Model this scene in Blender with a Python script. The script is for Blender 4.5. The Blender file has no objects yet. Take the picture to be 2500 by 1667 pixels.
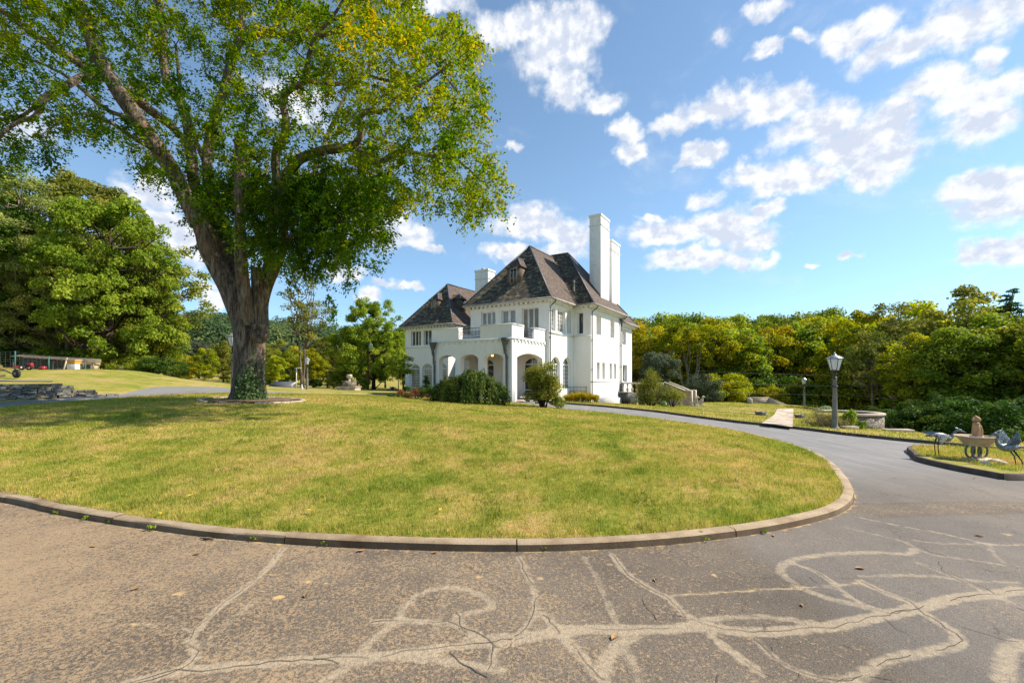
import bpy, bmesh, math, random
import numpy as np
from mathutils import Vector, Matrix, noise as mnoise
from mathutils.geometry import delaunay_2d_cdt

R = math.radians
scene = bpy.context.scene
COL = scene.collection
RNG = np.random.default_rng(7)
random.seed(7)

# ------------------------------------------------------------------ camera
EYE = 1.65
FPX = 1082.0           # focal length in pixels of the 2500 px wide photograph
cam_data = bpy.data.cameras.new('camera')
cam = bpy.data.objects.new('camera', cam_data)
COL.objects.link(cam)
cam.location = (0, 0, EYE)
cam.rotation_euler = (R(90), 0, 0)
cam_data.sensor_width = 36.0
cam_data.lens = 36.0 * FPX / 2500.0
cam_data.shift_y = 86.5 / 2500.0
cam_data.clip_start = 0.05
cam_data.clip_end = 4000.0
scene.camera = cam

# ------------------------------------------------------------------ light
SUN_AZ = R(5.0)        # from +X towards +Y
SUN_EL = R(43.0)
sun_dir = Vector((math.cos(SUN_EL) * math.cos(SUN_AZ), math.cos(SUN_EL) * math.sin(SUN_AZ), math.sin(SUN_EL)))
sun_data = bpy.data.lights.new('sun', 'SUN')
sun_data.energy = 4.9
sun_data.angle = R(0.53)
sun_data.color = (1.0, 0.90, 0.76)
sun = bpy.data.objects.new('sun', sun_data)
sun.rotation_euler = (-sun_dir).to_track_quat('-Z', 'Y').to_euler()
sun.location = (30, 0, 40)
COL.objects.link(sun)

vs = scene.view_settings
vs.view_transform = 'Standard'
vs.look = 'None'
vs.exposure = 0.72
vs.gamma = 1.0
vs.use_curve_mapping = False

# ------------------------------------------------------------------ sky
world = bpy.data.worlds.new('World')
scene.world = world
world.use_nodes = True
try:
    world.cycles.sampling_method = 'MANUAL'
    world.cycles.sample_map_resolution = 512
except Exception:
    pass


class NT:
    """small helper for node trees"""
    def __init__(self, tree):
        self.t = tree
        tree.nodes.clear()

    def n(self, kind, **kw):
        nd = self.t.nodes.new(kind)
        for k, v in kw.items():
            setattr(nd, k, v)
        return nd

    def link(self, a, b):
        self.t.links.new(a, b)

    def setin(self, sock, v):
        if isinstance(v, bpy.types.NodeSocket):
            self.link(v, sock)
        elif v is not None:
            if hasattr(sock.default_value, '__len__') and not hasattr(v, '__len__'):
                v = [v] * len(sock.default_value)
            elif hasattr(sock.default_value, '__len__') and len(sock.default_value) == 4 and len(v) == 3:
                v = (*v, 1.0)
            sock.default_value = v

    def math(self, op, a, b=None, c=None, clamp=False):
        nd = self.n('ShaderNodeMath', operation=op, use_clamp=clamp)
        for i, v in enumerate((a, b, c)):
            if v is not None:
                self.setin(nd.inputs[i], v)
        return nd.outputs[0]

    def vmath(self, op, a, b=None, c=None):
        nd = self.n('ShaderNodeVectorMath', operation=op)
        for i, v in enumerate((a, b, c)):
            if v is not None:
                self.setin(nd.inputs[i], v)
        return nd.outputs['Value'] if op in ('LENGTH', 'DOT_PRODUCT', 'DISTANCE') else nd.outputs[0]

    def noise(self, vec=None, scale=5.0, detail=2.0, rough=0.5, dist=0.0):
        nd = self.n('ShaderNodeTexNoise')
        if vec is not None:
            self.link(vec, nd.inputs['Vector'])
        nd.inputs['Scale'].default_value = scale
        nd.inputs['Detail'].default_value = detail
        nd.inputs['Roughness'].default_value = rough
        nd.inputs['Distortion'].default_value = dist
        return nd

    def maprange(self, v, a, b, c=0.0, d=1.0, smooth=False):
        nd = self.n('ShaderNodeMapRange')
        if smooth:
            nd.interpolation_type = 'SMOOTHSTEP'
        self.setin(nd.inputs[0], v)
        for i, q in zip((1, 2, 3, 4), (a, b, c, d)):
            self.setin(nd.inputs[i], q)
        return nd.outputs[0]

    def mix(self, f, a, b, blend='MIX'):
        nd = self.n('ShaderNodeMix', data_type='RGBA', blend_type=blend)
        self.setin(nd.inputs[0], f)
        self.setin(nd.inputs[6], a)
        self.setin(nd.inputs[7], b)
        return nd.outputs[2]

    def ramp(self, v, stops, interp='LINEAR'):
        nd = self.n('ShaderNodeValToRGB')
        cr = nd.color_ramp
        cr.interpolation = interp
        while len(cr.elements) < len(stops):
            cr.elements.new(0.5)
        for e, (p, c) in zip(cr.elements, stops):
            e.position = p
            e.color = (*c, 1.0) if len(c) == 3 else c
        if v is not None:
            self.link(v, nd.inputs[0])
        return nd.outputs[0]

    def mapping(self, vec, scale=(1, 1, 1), rot=(0, 0, 0), loc=(0, 0, 0)):
        nd = self.n('ShaderNodeMapping')
        self.link(vec, nd.inputs[0])
        nd.inputs['Location'].default_value = loc
        nd.inputs['Rotation'].default_value = rot
        nd.inputs['Scale'].default_value = scale
        return nd.outputs[0]


def sky_angles(px, py):
    x, y, z = (px - 1250.0), FPX, (920.0 - py)
    return math.atan2(x, y), math.atan2(z, math.hypot(x, y))


# cumulus clouds of the day: centre and half-size of each puff (read off the photograph, kept as azimuth and elevation)
C3 = lambda x, y, rx, ry, w=1.0: (1000 + x / 1.568, y / 1.568, rx / 1.568, ry / 1.568, w)
PUFFS = [C3(*p) for p in [
    (430, 110, 140, 70), (625, 105, 120, 90), (560, 220, 150, 110), (600, 340, 75, 75), (735, 385, 95, 50), (310, 110, 90, 70, .8),
    (1730, 110, 150, 80), (1900, 175, 210, 75), (2130, 70, 260, 120, .9), (2230, 210, 70, 50, .8),
    (2000, 340, 170, 65), (2160, 385, 190, 85), (2130, 490, 160, 80), (2310, 330, 90, 60, .8),
    (1030, 465, 100, 45), (1200, 400, 150, 65), (1400, 410, 160, 65), (1550, 500, 180, 90), (1700, 560, 210, 110), (1800, 645, 150, 75), (1850, 460, 110, 50),
    (1300, 665, 95, 50), (1450, 700, 160, 60), (1570, 690, 80, 60, .9),
    (830, 490, 65, 40), (840, 562, 55, 45), (1130, 590, 75, 45), (1085, 640, 85, 30, .9),
    (1000, 890, 190, 60), (1190, 865, 170, 65), (1310, 905, 115, 45), (1385, 820, 60, 40), (930, 830, 70, 22, .9),
    (1050, 1000, 150, 42), (1200, 985, 110, 40), (1360, 990, 60, 25, .8),
    (450, 850, 150, 60), (610, 885, 110, 60), (400, 975, 120, 42), (560, 960, 110, 35),
    (2210, 715, 190, 70), (2310, 780, 190, 90), (2260, 950, 190, 48), (2130, 975, 90, 30, .8),
    (1370, 200, 75, 32), (1510, 140, 55, 28, .8), (1400, 20, 90, 40, .8), (1210, 130, 40, 40, .6),
    (20, 895, 80, 52), (85, 950, 65, 22), (1555, 1012, 28, 16, .9), (1680, 965, 40, 20, .8), (380, 580, 40, 18, .8),
    (100, 20, 160, 40, .7), (1150, 760, 70, 30, .7),
]] + [
    (370, 470, 80, 45, 1), (410, 545, 60, 35, 1), (470, 600, 70, 65, 1), (505, 720, 45, 28, 1), (500, 690, 40, 18, .9),
    (845, 660, 55, 28, 1), (912, 722, 32, 22, 1), (1008, 703, 32, 16, .9), (955, 690, 40, 16, .8), (890, 520, 120, 60, .9), (960, 560, 60, 40, .9),
    (720, 250, 110, 60, .6), (60, 300, 90, 60, .6),
    (-500, 300, 400, 200, .9), (-900, 600, 400, 120, .9), (3300, 300, 500, 200, .9), (3600, 700, 500, 120, .9),
]
w = NT(world.node_tree)
tc = w.n('ShaderNodeTexCoord')
gen = tc.outputs['Generated']
sep = w.n('ShaderNodeSeparateXYZ')
w.link(gen, sep.inputs[0])
az = w.math('ARCTAN2', sep.outputs[0], sep.outputs[1])
hyp = w.math('SQRT', w.math('ADD', w.math('MULTIPLY', sep.outputs[0], sep.outputs[0]), w.math('MULTIPLY', sep.outputs[1], sep.outputs[1])))
el = w.math('ARCTAN2', sep.outputs[2], hyp)
comb = w.n('ShaderNodeCombineXYZ')
w.link(az, comb.inputs[0])
w.link(el, comb.inputs[1])
ae = comb.outputs[0]
# billowy warp of the puff outlines
warp1 = w.noise(ae, 9.0, 3.0, 0.55)
warp2 = w.noise(ae, 30.0, 4.0, 0.6)
off1 = w.vmath('MULTIPLY', w.vmath('SUBTRACT', warp1.outputs['Color'], (0.5, 0.5, 0.5)), (0.10, 0.075, 0.0))
off2 = w.vmath('MULTIPLY', w.vmath('SUBTRACT', warp2.outputs['Color'], (0.5, 0.5, 0.5)), (0.045, 0.038, 0.0))
aew = w.vmath('ADD', ae, w.vmath('ADD', off1, off2))
field = None
shade = None
for (px, py, rx, ry, wt) in PUFFS:
    a0, e0 = sky_angles(px, py)
    a1, _ = sky_angles(px + rx, py)
    a2, _ = sky_angles(px - rx, py)
    _, e1 = sky_angles(px, py - ry)
    _, e2 = sky_angles(px, py + ry)
    ra, re = abs(a1 - a2) / 2 * 1.36, abs(e1 - e2) / 2 * 1.34
    q = w.vmath('MULTIPLY', w.vmath('SUBTRACT', aew, (a0, e0, 0.0)), (1 / ra, 1 / re, 0.0))
    ln = w.vmath('LENGTH', q)
    f = w.math('MULTIPLY_ADD', ln, -wt, wt)
    field = f if field is None else w.math('SMOOTH_MAX', field, f, 0.12)
fbm = w.noise(w.mapping(ae, scale=(1, 1.25, 1)), 22.0, 7.0, 0.58)
fbm_s = w.noise(w.mapping(ae, scale=(1, 1.25, 1), loc=(-0.012, -0.016, 0)), 22.0, 7.0, 0.58)
big = w.noise(ae, 6.0, 3.0, 0.5)
dens = w.math('ADD', field, w.math('MULTIPLY', w.math('SUBTRACT', fbm.outputs[0], 0.5), 0.85))
alpha = w.maprange(dens, 0.0, 0.60, 0.0, 0.97, smooth=True)
# thin veil of faint wisps
wisp = w.noise(w.mapping(ae, scale=(1, 1.7, 1)), 4.5, 8.0, 0.62, 0.4)
wispa = w.maprange(wisp.outputs[0], 0.52, 0.85, 0.0, 0.38, smooth=True)
alpha = w.math('MAXIMUM', alpha, wispa)
relief = w.math('SUBTRACT', fbm.outputs[0], fbm_s.outputs[0])
lit = w.maprange(w.math('ADD', w.math('MULTIPLY', relief, 2.6), w.math('MULTIPLY', w.math('SUBTRACT', big.outputs[0], 0.5), 1.1)), -0.45, 0.35, 0.0, 1.0, smooth=True)
thick = w.maprange(dens, 0.25, 1.15, 0.0, 1.0)
lit2 = w.math('SUBTRACT', lit, w.math('MULTIPLY', thick, 0.55))
cloud_col = w.mix(w.math('ADD', lit2, 0.12, clamp=True), (4.1, 4.5, 5.3, 1), (6.4, 6.4, 6.4, 1))
sky = w.n('ShaderNodeTexSky', sky_type='NISHITA')
sky.sun_disc = False
sky.sun_elevation = SUN_EL
sky.sun_rotation = R(90) - SUN_AZ
sky.altitude = 100.0
sky.air_density = 1.0
sky.dust_density = 0.1
sky.ozone_density = 1.6
hs = w.n('ShaderNodeHueSaturation')
w.link(sky.outputs[0], hs.inputs['Color'])
hs.inputs['Saturation'].default_value = 0.98
hs.inputs['Value'].default_value = 1.10
horizon = w.maprange(el, 0.0, 0.42, 1.0, 0.0, smooth=True)
sky_col = w.mix(horizon, hs.outputs[0], w.mix(1.0, hs.outputs[0], (0.70, 0.81, 0.98, 1), 'MULTIPLY'))
sky_col = w.mix(1.0, sky_col, (0.97, 1.055, 1.03, 1), 'MULTIPLY')
col = w.mix(alpha, sky_col, cloud_col)
bg = w.n('ShaderNodeBackground')
w.link(col, bg.inputs['Color'])
bg.inputs['Strength'].default_value = 0.105
wo = w.n('ShaderNodeOutputWorld')
w.link(bg.outputs[0], wo.inputs['Surface'])


# ------------------------------------------------------------------ object helpers
def link(o, parent=None):
    COL.objects.link(o)
    if parent is not None:
        o.parent = parent
    return o


def tag(o, label, cat, group=None, kind=None):
    if label:
        o['label'] = label
    if cat:
        o['category'] = cat
    if group:
        o['group'] = group
    if kind:
        o['kind'] = kind
    return o


def thing(name, label, cat, loc=(0, 0, 0), rz=0.0, group=None):
    o = bpy.data.objects.new(name, None)
    o.empty_display_size = 0.2
    o.location = loc
    o.rotation_euler = (0, 0, rz)
    link(o)
    return tag(o, label, cat, group)


def mesh_from(name, verts, faces, mats=None, smooth=False, mat_idx=None, tint=None):
    """faces: list of tuples, or (N,k) int array of equal polygons"""
    me = bpy.data.meshes.new(name)
    verts = np.asarray(verts, dtype=np.float32).reshape(-1, 3)
    if isinstance(faces, np.ndarray):
        n, k = faces.shape
        loops = faces.astype(np.int32).ravel()
        starts = np.arange(0, n * k, k, dtype=np.int32)
        totals = np.full(n, k, dtype=np.int32)
    else:
        n = len(faces)
        totals = np.array([len(f) for f in faces], dtype=np.int32)
        loops = np.array([i for f in faces for i in f], dtype=np.int32)
        starts = np.concatenate(([0], np.cumsum(totals)[:-1])).astype(np.int32) if n else np.zeros(0, np.int32)
    me.vertices.add(len(verts))
    me.vertices.foreach_set('co', verts.ravel())
    me.loops.add(len(loops))
    me.loops.foreach_set('vertex_index', loops)
    me.polygons.add(n)
    me.polygons.foreach_set('loop_start', starts)
    me.polygons.foreach_set('loop_total', totals)
    if mat_idx is not None:
        me.polygons.foreach_set('material_index', np.asarray(mat_idx, dtype=np.int32))
    if smooth:
        me.polygons.foreach_set('use_smooth', np.ones(n, dtype=bool))
    if tint is not None:
        at = me.attributes.new('tint', 'FLOAT', 'POINT')
        at.data.foreach_set('value', np.asarray(tint, dtype=np.float32))
    me.update(calc_edges=True)
    for m in (mats or []):
        me.materials.append(m)
    return me


def basis(d):
    d = np.asarray(d, float)
    d = d / (np.linalg.norm(d) + 1e-12)
    a = np.array((0, 0, 1.0)) if abs(d[2]) < 0.9 else np.array((1.0, 0, 0))
    x = np.cross(a, d)
    x /= np.linalg.norm(x)
    y = np.cross(d, x)
    return d, x, y


class MB:
    """collects shapes and links them as one mesh object"""
    def __init__(self):
        self.v, self.f = [], []

    def add(self, verts, faces):
        o = len(self.v)
        self.v.extend([tuple(map(float, p)) for p in verts])
        self.f.extend([tuple(i + o for i in f) for f in faces])
        return self

    def box(self, c, s, rz=0.0, taper=1.0):
        cx, cy, cz = c
        sx, sy, sz = s[0] / 2, s[1] / 2, s[2] / 2
        ca, sa = math.cos(rz), math.sin(rz)
        pts = []
        for z, k in ((-sz, 1.0), (sz, taper)):
            for x, y in ((-sx, -sy), (sx, -sy), (sx, sy), (-sx, sy)):
                x, y = x * k, y * k
                pts.append((cx + x * ca - y * sa, cy + x * sa + y * ca, cz + z))
        return self.add(pts, [(3, 2, 1, 0), (4, 5, 6, 7), (0, 1, 5, 4), (1, 2, 6, 5), (2, 3, 7, 6), (3, 0, 4, 7)])

    def span(self, x0, x1, y0, y1, z0, z1):
        return self.box(((x0 + x1) / 2, (y0 + y1) / 2, (z0 + z1) / 2), (abs(x1 - x0), abs(y1 - y0), abs(z1 - z0)))

    def bar(self, a, b, w, h):
        """rectangular bar from a to b, w sideways, h up"""
        a, b = np.array(a, float), np.array(b, float)
        d, x, y = basis(b - a)
        p = []
        for q in (a, b):
            for sx, sy in ((-1, -1), (1, -1), (1, 1), (-1, 1)):
                p.append(q + x * sx * w / 2 + y * sy * h / 2)
        return self.add(p, [(3, 2, 1, 0), (4, 5, 6, 7), (0, 1, 5, 4), (1, 2, 6, 5), (2, 3, 7, 6), (3, 0, 4, 7)])

    def poly(self, pts):
        return self.add(pts, [tuple(range(len(pts)))])

    def tube(self, pts, radii, seg=8, cap=True, flat=1.0, wob=0.0, up=None):
        pts = [np.array(p, float) for p in pts]
        if not hasattr(radii, '__len__'):
            radii = [radii] * len(pts)
        n = len(pts)
        verts, faces = [], []
        prev = None
        for i, p in enumerate(pts):
            t = pts[min(i + 1, n - 1)] - pts[max(i - 1, 0)]
            d, x, y = basis(t)
            if up is not None:
                y = np.array(up, float) - d * np.dot(up, d)
                y /= np.linalg.norm(y) + 1e-9
                x = np.cross(y, d)
            elif prev is not None:
                x = prev - d * np.dot(prev, d)
                x /= np.linalg.norm(x) + 1e-9
                y = np.cross(d, x)
            prev = x
            for k in range(seg):
                a = 2 * math.pi * k / seg
                r = radii[i]
                if wob:
                    r *= 1 + wob * mnoise.noise(Vector((p[0] * 1.3 + 3 * math.cos(a), p[1] * 1.3 + 3 * math.sin(a), p[2] * 0.5)))
                verts.append(p + x * math.cos(a) * r * flat + y * math.sin(a) * r)
        for i in range(n - 1):
            for k in range(seg):
                k2 = (k + 1) % seg
                faces.append((i * seg + k, i * seg + k2, (i + 1) * seg + k2, (i + 1) * seg + k))
        if cap:
            faces.append(tuple(range(seg - 1, -1, -1)))
            faces.append(tuple((n - 1) * seg + k for k in range(seg)))
        return self.add(verts, faces)

    def lathe(self, prof, c=(0, 0, 0), seg=16, cap=True, rot=0.0):
        verts, faces = [], []
        n = len(prof)
        for r, z in prof:
            for k in range(seg):
                a = 2 * math.pi * k / seg + rot
                verts.append((c[0] + r * math.cos(a), c[1] + r * math.sin(a), c[2] + z))
        for i in range(n - 1):
            for k in range(seg):
                k2 = (k + 1) % seg
                faces.append((i * seg + k, i * seg + k2, (i + 1) * seg + k2, (i + 1) * seg + k))
        if cap:
            faces.append(tuple(range(seg - 1, -1, -1)))
            faces.append(tuple((n - 1) * seg + k for k in range(seg)))
        return self.add(verts, faces)

    def ball(self, c, r, seg=12, rings=8):
        rx, ry, rz = (r, r, r) if not hasattr(r, '__len__') else r
        verts, faces = [], []
        for i in range(rings + 1):
            t = math.pi * i / rings
            for k in range(seg):
                a = 2 * math.pi * k / seg
                verts.append((c[0] + rx * math.sin(t) * math.cos(a), c[1] + ry * math.sin(t) * math.sin(a), c[2] + rz * math.cos(t)))
        for i in range(rings):
            for k in range(seg):
                k2 = (k + 1) % seg
                faces.append((i * seg + k, (i + 1) * seg + k, (i + 1) * seg + k2, i * seg + k2))
        return self.add(verts, faces)

    def build(self, name, mat, parent=None, smooth=False, world=False, bevel=0.0):
        v = np.array(self.v, dtype=np.float32).reshape(-1, 3)
        if world and parent is not None:
            v = v - np.array(parent.location, dtype=np.float32)
        me = mesh_from(name, v, self.f, [mat] if mat else None, smooth)
        o = link(bpy.data.objects.new(name, me), parent)
        if smooth:
            try:
                me.set_sharp_from_angle(angle=R(42))
            except Exception:
                pass
        if bevel:
            md = o.modifiers.new('bevel', 'BEVEL')
            md.width = bevel
            md.segments = 2
            md.limit_method = 'ANGLE'
        return o


def smooth_line(pts, step=0.25, closed=False):
    """Catmull-Rom through 2-D or 3-D points, resampled evenly"""
    P = [np.array(p, float) for p in pts]
    n = len(P)
    out = []
    rng = range(n) if closed else range(n - 1)
    for i in rng:
        p0 = P[(i - 1) % n] if closed or i > 0 else P[0] * 2 - P[1]
        p1, p2 = P[i], P[(i + 1) % n]
        p3 = P[(i + 2) % n] if closed or i + 2 < n else P[-1] * 2 - P[-2]
        k = max(2, int(np.linalg.norm(p2 - p1) / step * 2))
        for j in range(k):
            t = j / k
            out.append(0.5 * ((2 * p1) + (p2 - p0) * t + (2 * p0 - 5 * p1 + 4 * p2 - p3) * t * t + (3 * p1 - p0 - 3 * p2 + p3) * t ** 3))
    if not closed:
        out.append(P[-1])
    out = np.array(out)
    if closed:
        out = np.vstack([out, out[:1]])
    L = np.concatenate(([0], np.cumsum(np.linalg.norm(np.diff(out, axis=0), axis=1))))
    m = max(2, int(L[-1] / step))
    s = np.linspace(0, L[-1], m + 1)
    res = np.stack([np.interp(s, L, out[:, k]) for k in range(out.shape[1])], axis=1)
    return res[:-1] if closed else res


def inside(poly, pts):
    """boolean mask: pts (N,2) inside polygon (M,2)"""
    poly = np.asarray(poly, float)
    x, y = pts[:, 0], pts[:, 1]
    res = np.zeros(len(pts), bool)
    j = len(poly) - 1
    for i in range(len(poly)):
        xi, yi = poly[i]
        xj, yj = poly[j]
        c = ((yi > y) != (yj > y)) & (x < (xj - xi) * (y - yi) / (yj - yi + 1e-12) + xi)
        res ^= c
        j = i
    return res


# ------------------------------------------------------------------ lie of the land
CTRL = np.array([
    (0, -10, 0), (-15, -8, .1), (15, -8, -.4), (0, 2, 0), (0, 5, .02), (-7, 6, .03), (7, 6, -.05), (7, 2, -.1), (-7, 2, 0),
    (-15, 4, .15), (14, 4, -.4), (0, 10, .15), (0, 16, .2), (0, 22, .05), (5, 12, -.02), (-5, 12, .38), (-9.9, 16.6, .66),
    (-12.7, 20, .74), (-16, 14, .62), (-20.8, 17.4, .62), (-22.6, 19.6, 1.15), (-18.2, 20.2, .8), (-16, 25, .78), (-24.3, 36, .95), (-27, 32, 2.0),
    (-25.6, 24, 1.4), (-30, 34, 2.0), (-35, 30, 2.0), (-40, 40, 2.2), (-18, 39, .46), (-18, 30, .78), (-16, 50, .15), (-10, 40, .2),
    (-6, 34, .05), (0, 29, 0), (2.7, 32, -.1), (6.9, 11.5, -.1), (12.6, 17.3, -.45), (14.6, 12.7, -.5), (7, 33, -.4), (6, 37, -.5),
    (9.5, 40.8, -.8), (13, 46, -.9), (15.4, 38.5, -.95), (22, 35, -1.1), (28.9, 43.9, -1.35), (17, 20.5, -.85), (22, 18, -1.3),
    (30, 25, -3.5), (38, 42, -3.2), (45, 30, -6), (25, 10, -1.5), (40, 10, -4), (30, 60, -4), (60, 60, -8), (10, 60, -2.2),
    (-10, 60, -.3), (-40, 60, .6), (-60, 40, 3), (0, 90, -3), (80, 20, -8), (-30, 10, .6), (-40, 20, 1.5),
    (-100, 100, 2), (0, 140, -2), (100, 100, -8), (100, 0, -8), (-100, 0, 2), (0, -80, 0), (-24, 14, .66),
], dtype=float)


def _tps(r2):
    return 0.5 * r2 * np.log(r2 + 1e-9)


_n = len(CTRL)
_K = _tps(((CTRL[:, None, :2] - CTRL[None, :, :2]) ** 2).sum(2))
_Pm = np.hstack([np.ones((_n, 1)), CTRL[:, :2]])
_A = np.block([[_K + np.eye(_n) * 0.15, _Pm], [_Pm.T, np.zeros((3, 3))]])
_W = np.linalg.solve(_A, np.concatenate([CTRL[:, 2], np.zeros(3)]))


def zt(x, y):
    """height of the ground"""
    x = np.atleast_1d(np.asarray(x, float))
    y = np.atleast_1d(np.asarray(y, float))
    r = np.hypot(x, y)
    k = np.minimum(1.0, 110.0 / np.maximum(r, 1e-6))
    cx, cy = x * k, y * k
    out = np.empty(len(x))
    for i in range(0, len(x), 20000):
        s = slice(i, i + 20000)
        d2 = (cx[s, None] - CTRL[None, :, 0]) ** 2 + (cy[s, None] - CTRL[None, :, 1]) ** 2
        out[s] = _tps(d2) @ _W[:_n] + _W[_n] + _W[_n + 1] * cx[s] + _W[_n + 2] * cy[s]
    far = np.clip((r - 110) / 160.0, 0, 1)
    far = far * far * (3 - 2 * far)
    a = np.degrees(np.arctan2(x, y))
    hill = 17 * np.exp(-((a + 34) / 16.0) ** 2) + 13 * np.exp(-((a + 8) / 14.0) ** 2) + 11 * np.exp(-((a - 28) / 20.0) ** 2) + 3
    return out * (1 - far * 0.8) + far * hill


def z1(x, y):
    return float(zt(x, y)[0])


def at(px, depth):
    """ground position seen in column px at a given depth"""
    return ((px - 1250.0) / FPX * depth, depth)


def gp(px, py, off=0.0):
    """where the sight line through a photo pixel meets the ground"""
    dx, dz = (px - 1250.0) / FPX, (920.0 - py) / FPX
    t = np.concatenate([np.arange(1.5, 40, 0.02), np.arange(40, 110, 0.1)])
    h = EYE + dz * t - (zt(dx * t, t) + off)
    i = int(np.argmax(h < 0)) if (h < 0).any() else len(t) - 1
    return (dx * t[i], t[i])

# ------------------------------------------------------------------ materials
def new_mat(name):
    m = bpy.data.materials.new(name)
    m.use_nodes = True
    t = NT(m.node_tree)
    out = t.n('ShaderNodeOutputMaterial')
    p = t.n('ShaderNodeBsdfPrincipled')
    t.link(p.outputs[0], out.inputs['Surface'])
    return m, t, p, out


def objco(t):
    return t.n('ShaderNodeTexCoord').outputs['Object']


def worldpos(t):
    return t.n('ShaderNodeNewGeometry').outputs['Position']


def bump(t, p, height, strength=0.3, dist=0.02):
    b = t.n('ShaderNodeBump')
    b.inputs['Strength'].default_value = strength
    b.inputs['Distance'].default_value = dist
    t.link(height, b.inputs['Height'])
    t.link(b.outputs[0], p.inputs['Normal'])
    return b


def simple_mat(name, col, rough=0.6, metal=0.0, var=0.15, scale=6.0, bumps=0.0, spec=0.4, col2=None, emit=None):
    m, t, p, out = new_mat(name)
    co = objco(t)
    nz = t.noise(co, scale, 5.0, 0.6)
    dark = tuple(c * (1 - var) for c in col) if col2 is None else col2
    light = tuple(min(1, c * (1 + var)) for c in col)
    f = t.maprange(nz.outputs[0], 0.3, 0.7)
    t.link(t.mix(f, (*dark, 1), (*light, 1)), p.inputs['Base Color'])
    p.inputs['Roughness'].default_value = rough
    p.inputs['Metallic'].default_value = metal
    p.inputs['Specular IOR Level'].default_value = spec
    if bumps:
        n2 = t.noise(co, scale * 6, 4.0, 0.6)
        bump(t, p, n2.outputs[0], bumps, 0.01)
    if emit:
        p.inputs['Emission Color'].default_value = (*emit[0], 1)
        p.inputs['Emission Strength'].default_value = emit[1]
    return m


def leaf_mat(name, stops, trans=0.35, rough=0.5, hue_var=0.012, val_var=0.25, patch=0.0):
    """leaf colour runs along the per-leaf value 'tint'; a little varies from plant to plant"""
    m, t, p, out = new_mat(name)
    a = t.n('ShaderNodeAttribute', attribute_name='tint')
    c = t.ramp(a.outputs['Fac'], stops)
    oi = t.n('ShaderNodeObjectInfo')
    h = t.n('ShaderNodeHueSaturation')
    t.link(c, h.inputs['Color'])
    t.link(t.maprange(oi.outputs['Random'], 0, 1, 0.5 - hue_var, 0.5 + hue_var), h.inputs['Hue'])
    rnd2 = t.math('FRACT', t.math('MULTIPLY', oi.outputs['Random'], 17.31))
    t.link(t.maprange(rnd2, 0, 1, 1 - val_var, 1 + val_var), h.inputs['Value'])
    t.link(h.outputs[0], p.inputs['Base Color'])
    p.inputs['Roughness'].default_value = rough
    p.inputs['Specular IOR Level'].default_value = 0.04
    tr = t.n('ShaderNodeBsdfTranslucent')
    br = t.n('ShaderNodeHueSaturation')
    br.inputs['Value'].default_value = 1.5
    br.inputs['Saturation'].default_value = 1.1
    t.link(h.outputs[0], br.inputs['Color'])
    t.link(br.outputs[0], tr.inputs['Color'])
    mx = t.n('ShaderNodeMixShader')
    mx.inputs[0].default_value = trans
    t.link(p.outputs[0], mx.inputs[1])
    t.link(tr.outputs[0], mx.inputs[2])
    t.link(mx.outputs[0], out.inputs['Surface'])
    return m


M = {}


def grass_colour(t, pos):
    """patchy colour of the mown turf: greens, straw and bare dry spots"""
    n1 = t.noise(pos, 0.35, 4.0, 0.6)
    n2 = t.noise(pos, 1.7, 5.0, 0.65)
    n3 = t.noise(t.mapping(pos, scale=(1.0, 1.0, 1.0), rot=(0, 0, 0.5)), 9.0, 4.0, 0.7)
    mixv = t.math('ADD', t.math('MULTIPLY', n1.outputs[0], 0.45), t.math('ADD', t.math('MULTIPLY', n2.outputs[0], 0.35), t.math('MULTIPLY', n3.outputs[0], 0.2)))
    c = t.ramp(mixv, [(0.35, (0.15, 0.215, 0.022)), (0.43, (0.265, 0.30, 0.040)), (0.50, (0.41, 0.37, 0.080)), (0.56, (0.53, 0.41, 0.145)), (0.65, (0.52, 0.33, 0.16))])
    return c, n3.outputs[0]


def make_turf(name, dark=1.0):
    m, t, p, out = new_mat(name)
    pos = worldpos(t)
    c, fine = grass_colour(t, pos)
    n4 = t.noise(pos, 60.0, 3.0, 0.7)
    c2 = t.mix(t.maprange(n4.outputs[0], 0.35, 0.7), t.mix(1.0, c, (0.42 * dark,) * 3 + (1,), 'MULTIPLY'), t.mix(1.0, c, (dark,) * 3 + (1,), 'MULTIPLY'))
    t.link(c2, p.inputs['Base Color'])
    p.inputs['Roughness'].default_value = 0.9
    p.inputs['Specular IOR Level'].default_value = 0.1
    b = t.math('ADD', t.math('MULTIPLY', n4.outputs[0], 0.5), fine)
    bump(t, p, b, 0.5, 0.04)
    return m


M['turf'] = make_turf('turf', 1.0)

m, t, p, out = new_mat('grass_blade')
c, _ = grass_colour(t, worldpos(t))
a = t.n('ShaderNodeAttribute', attribute_name='tint')
c = t.mix(1.0, c, t.ramp(a.outputs['Fac'], [(0.0, (0.34, 0.48, 0.25)), (0.4, (0.78, 0.86, 0.7)), (0.65, (1.1, 1.08, 1.0)), (0.85, (1.4, 1.25, 1.2)), (1.0, (1.8, 1.4, 1.5))]), 'MULTIPLY')
t.link(c, p.inputs['Base Color'])
p.inputs['Roughness'].default_value = 0.6
p.inputs['Specular IOR Level'].default_value = 0.2
tr = t.n('ShaderNodeBsdfTranslucent')
t.link(t.mix(1.0, c, (1.5, 1.5, 1.1, 1), 'MULTIPLY'), tr.inputs['Color'])
mx = t.n('ShaderNodeMixShader')
mx.inputs[0].default_value = 0.35
t.link(p.outputs[0], mx.inputs[1])
t.link(tr.outputs[0], mx.inputs[2])
t.link(mx.outputs[0], out.inputs['Surface'])
M['blade'] = m

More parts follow.
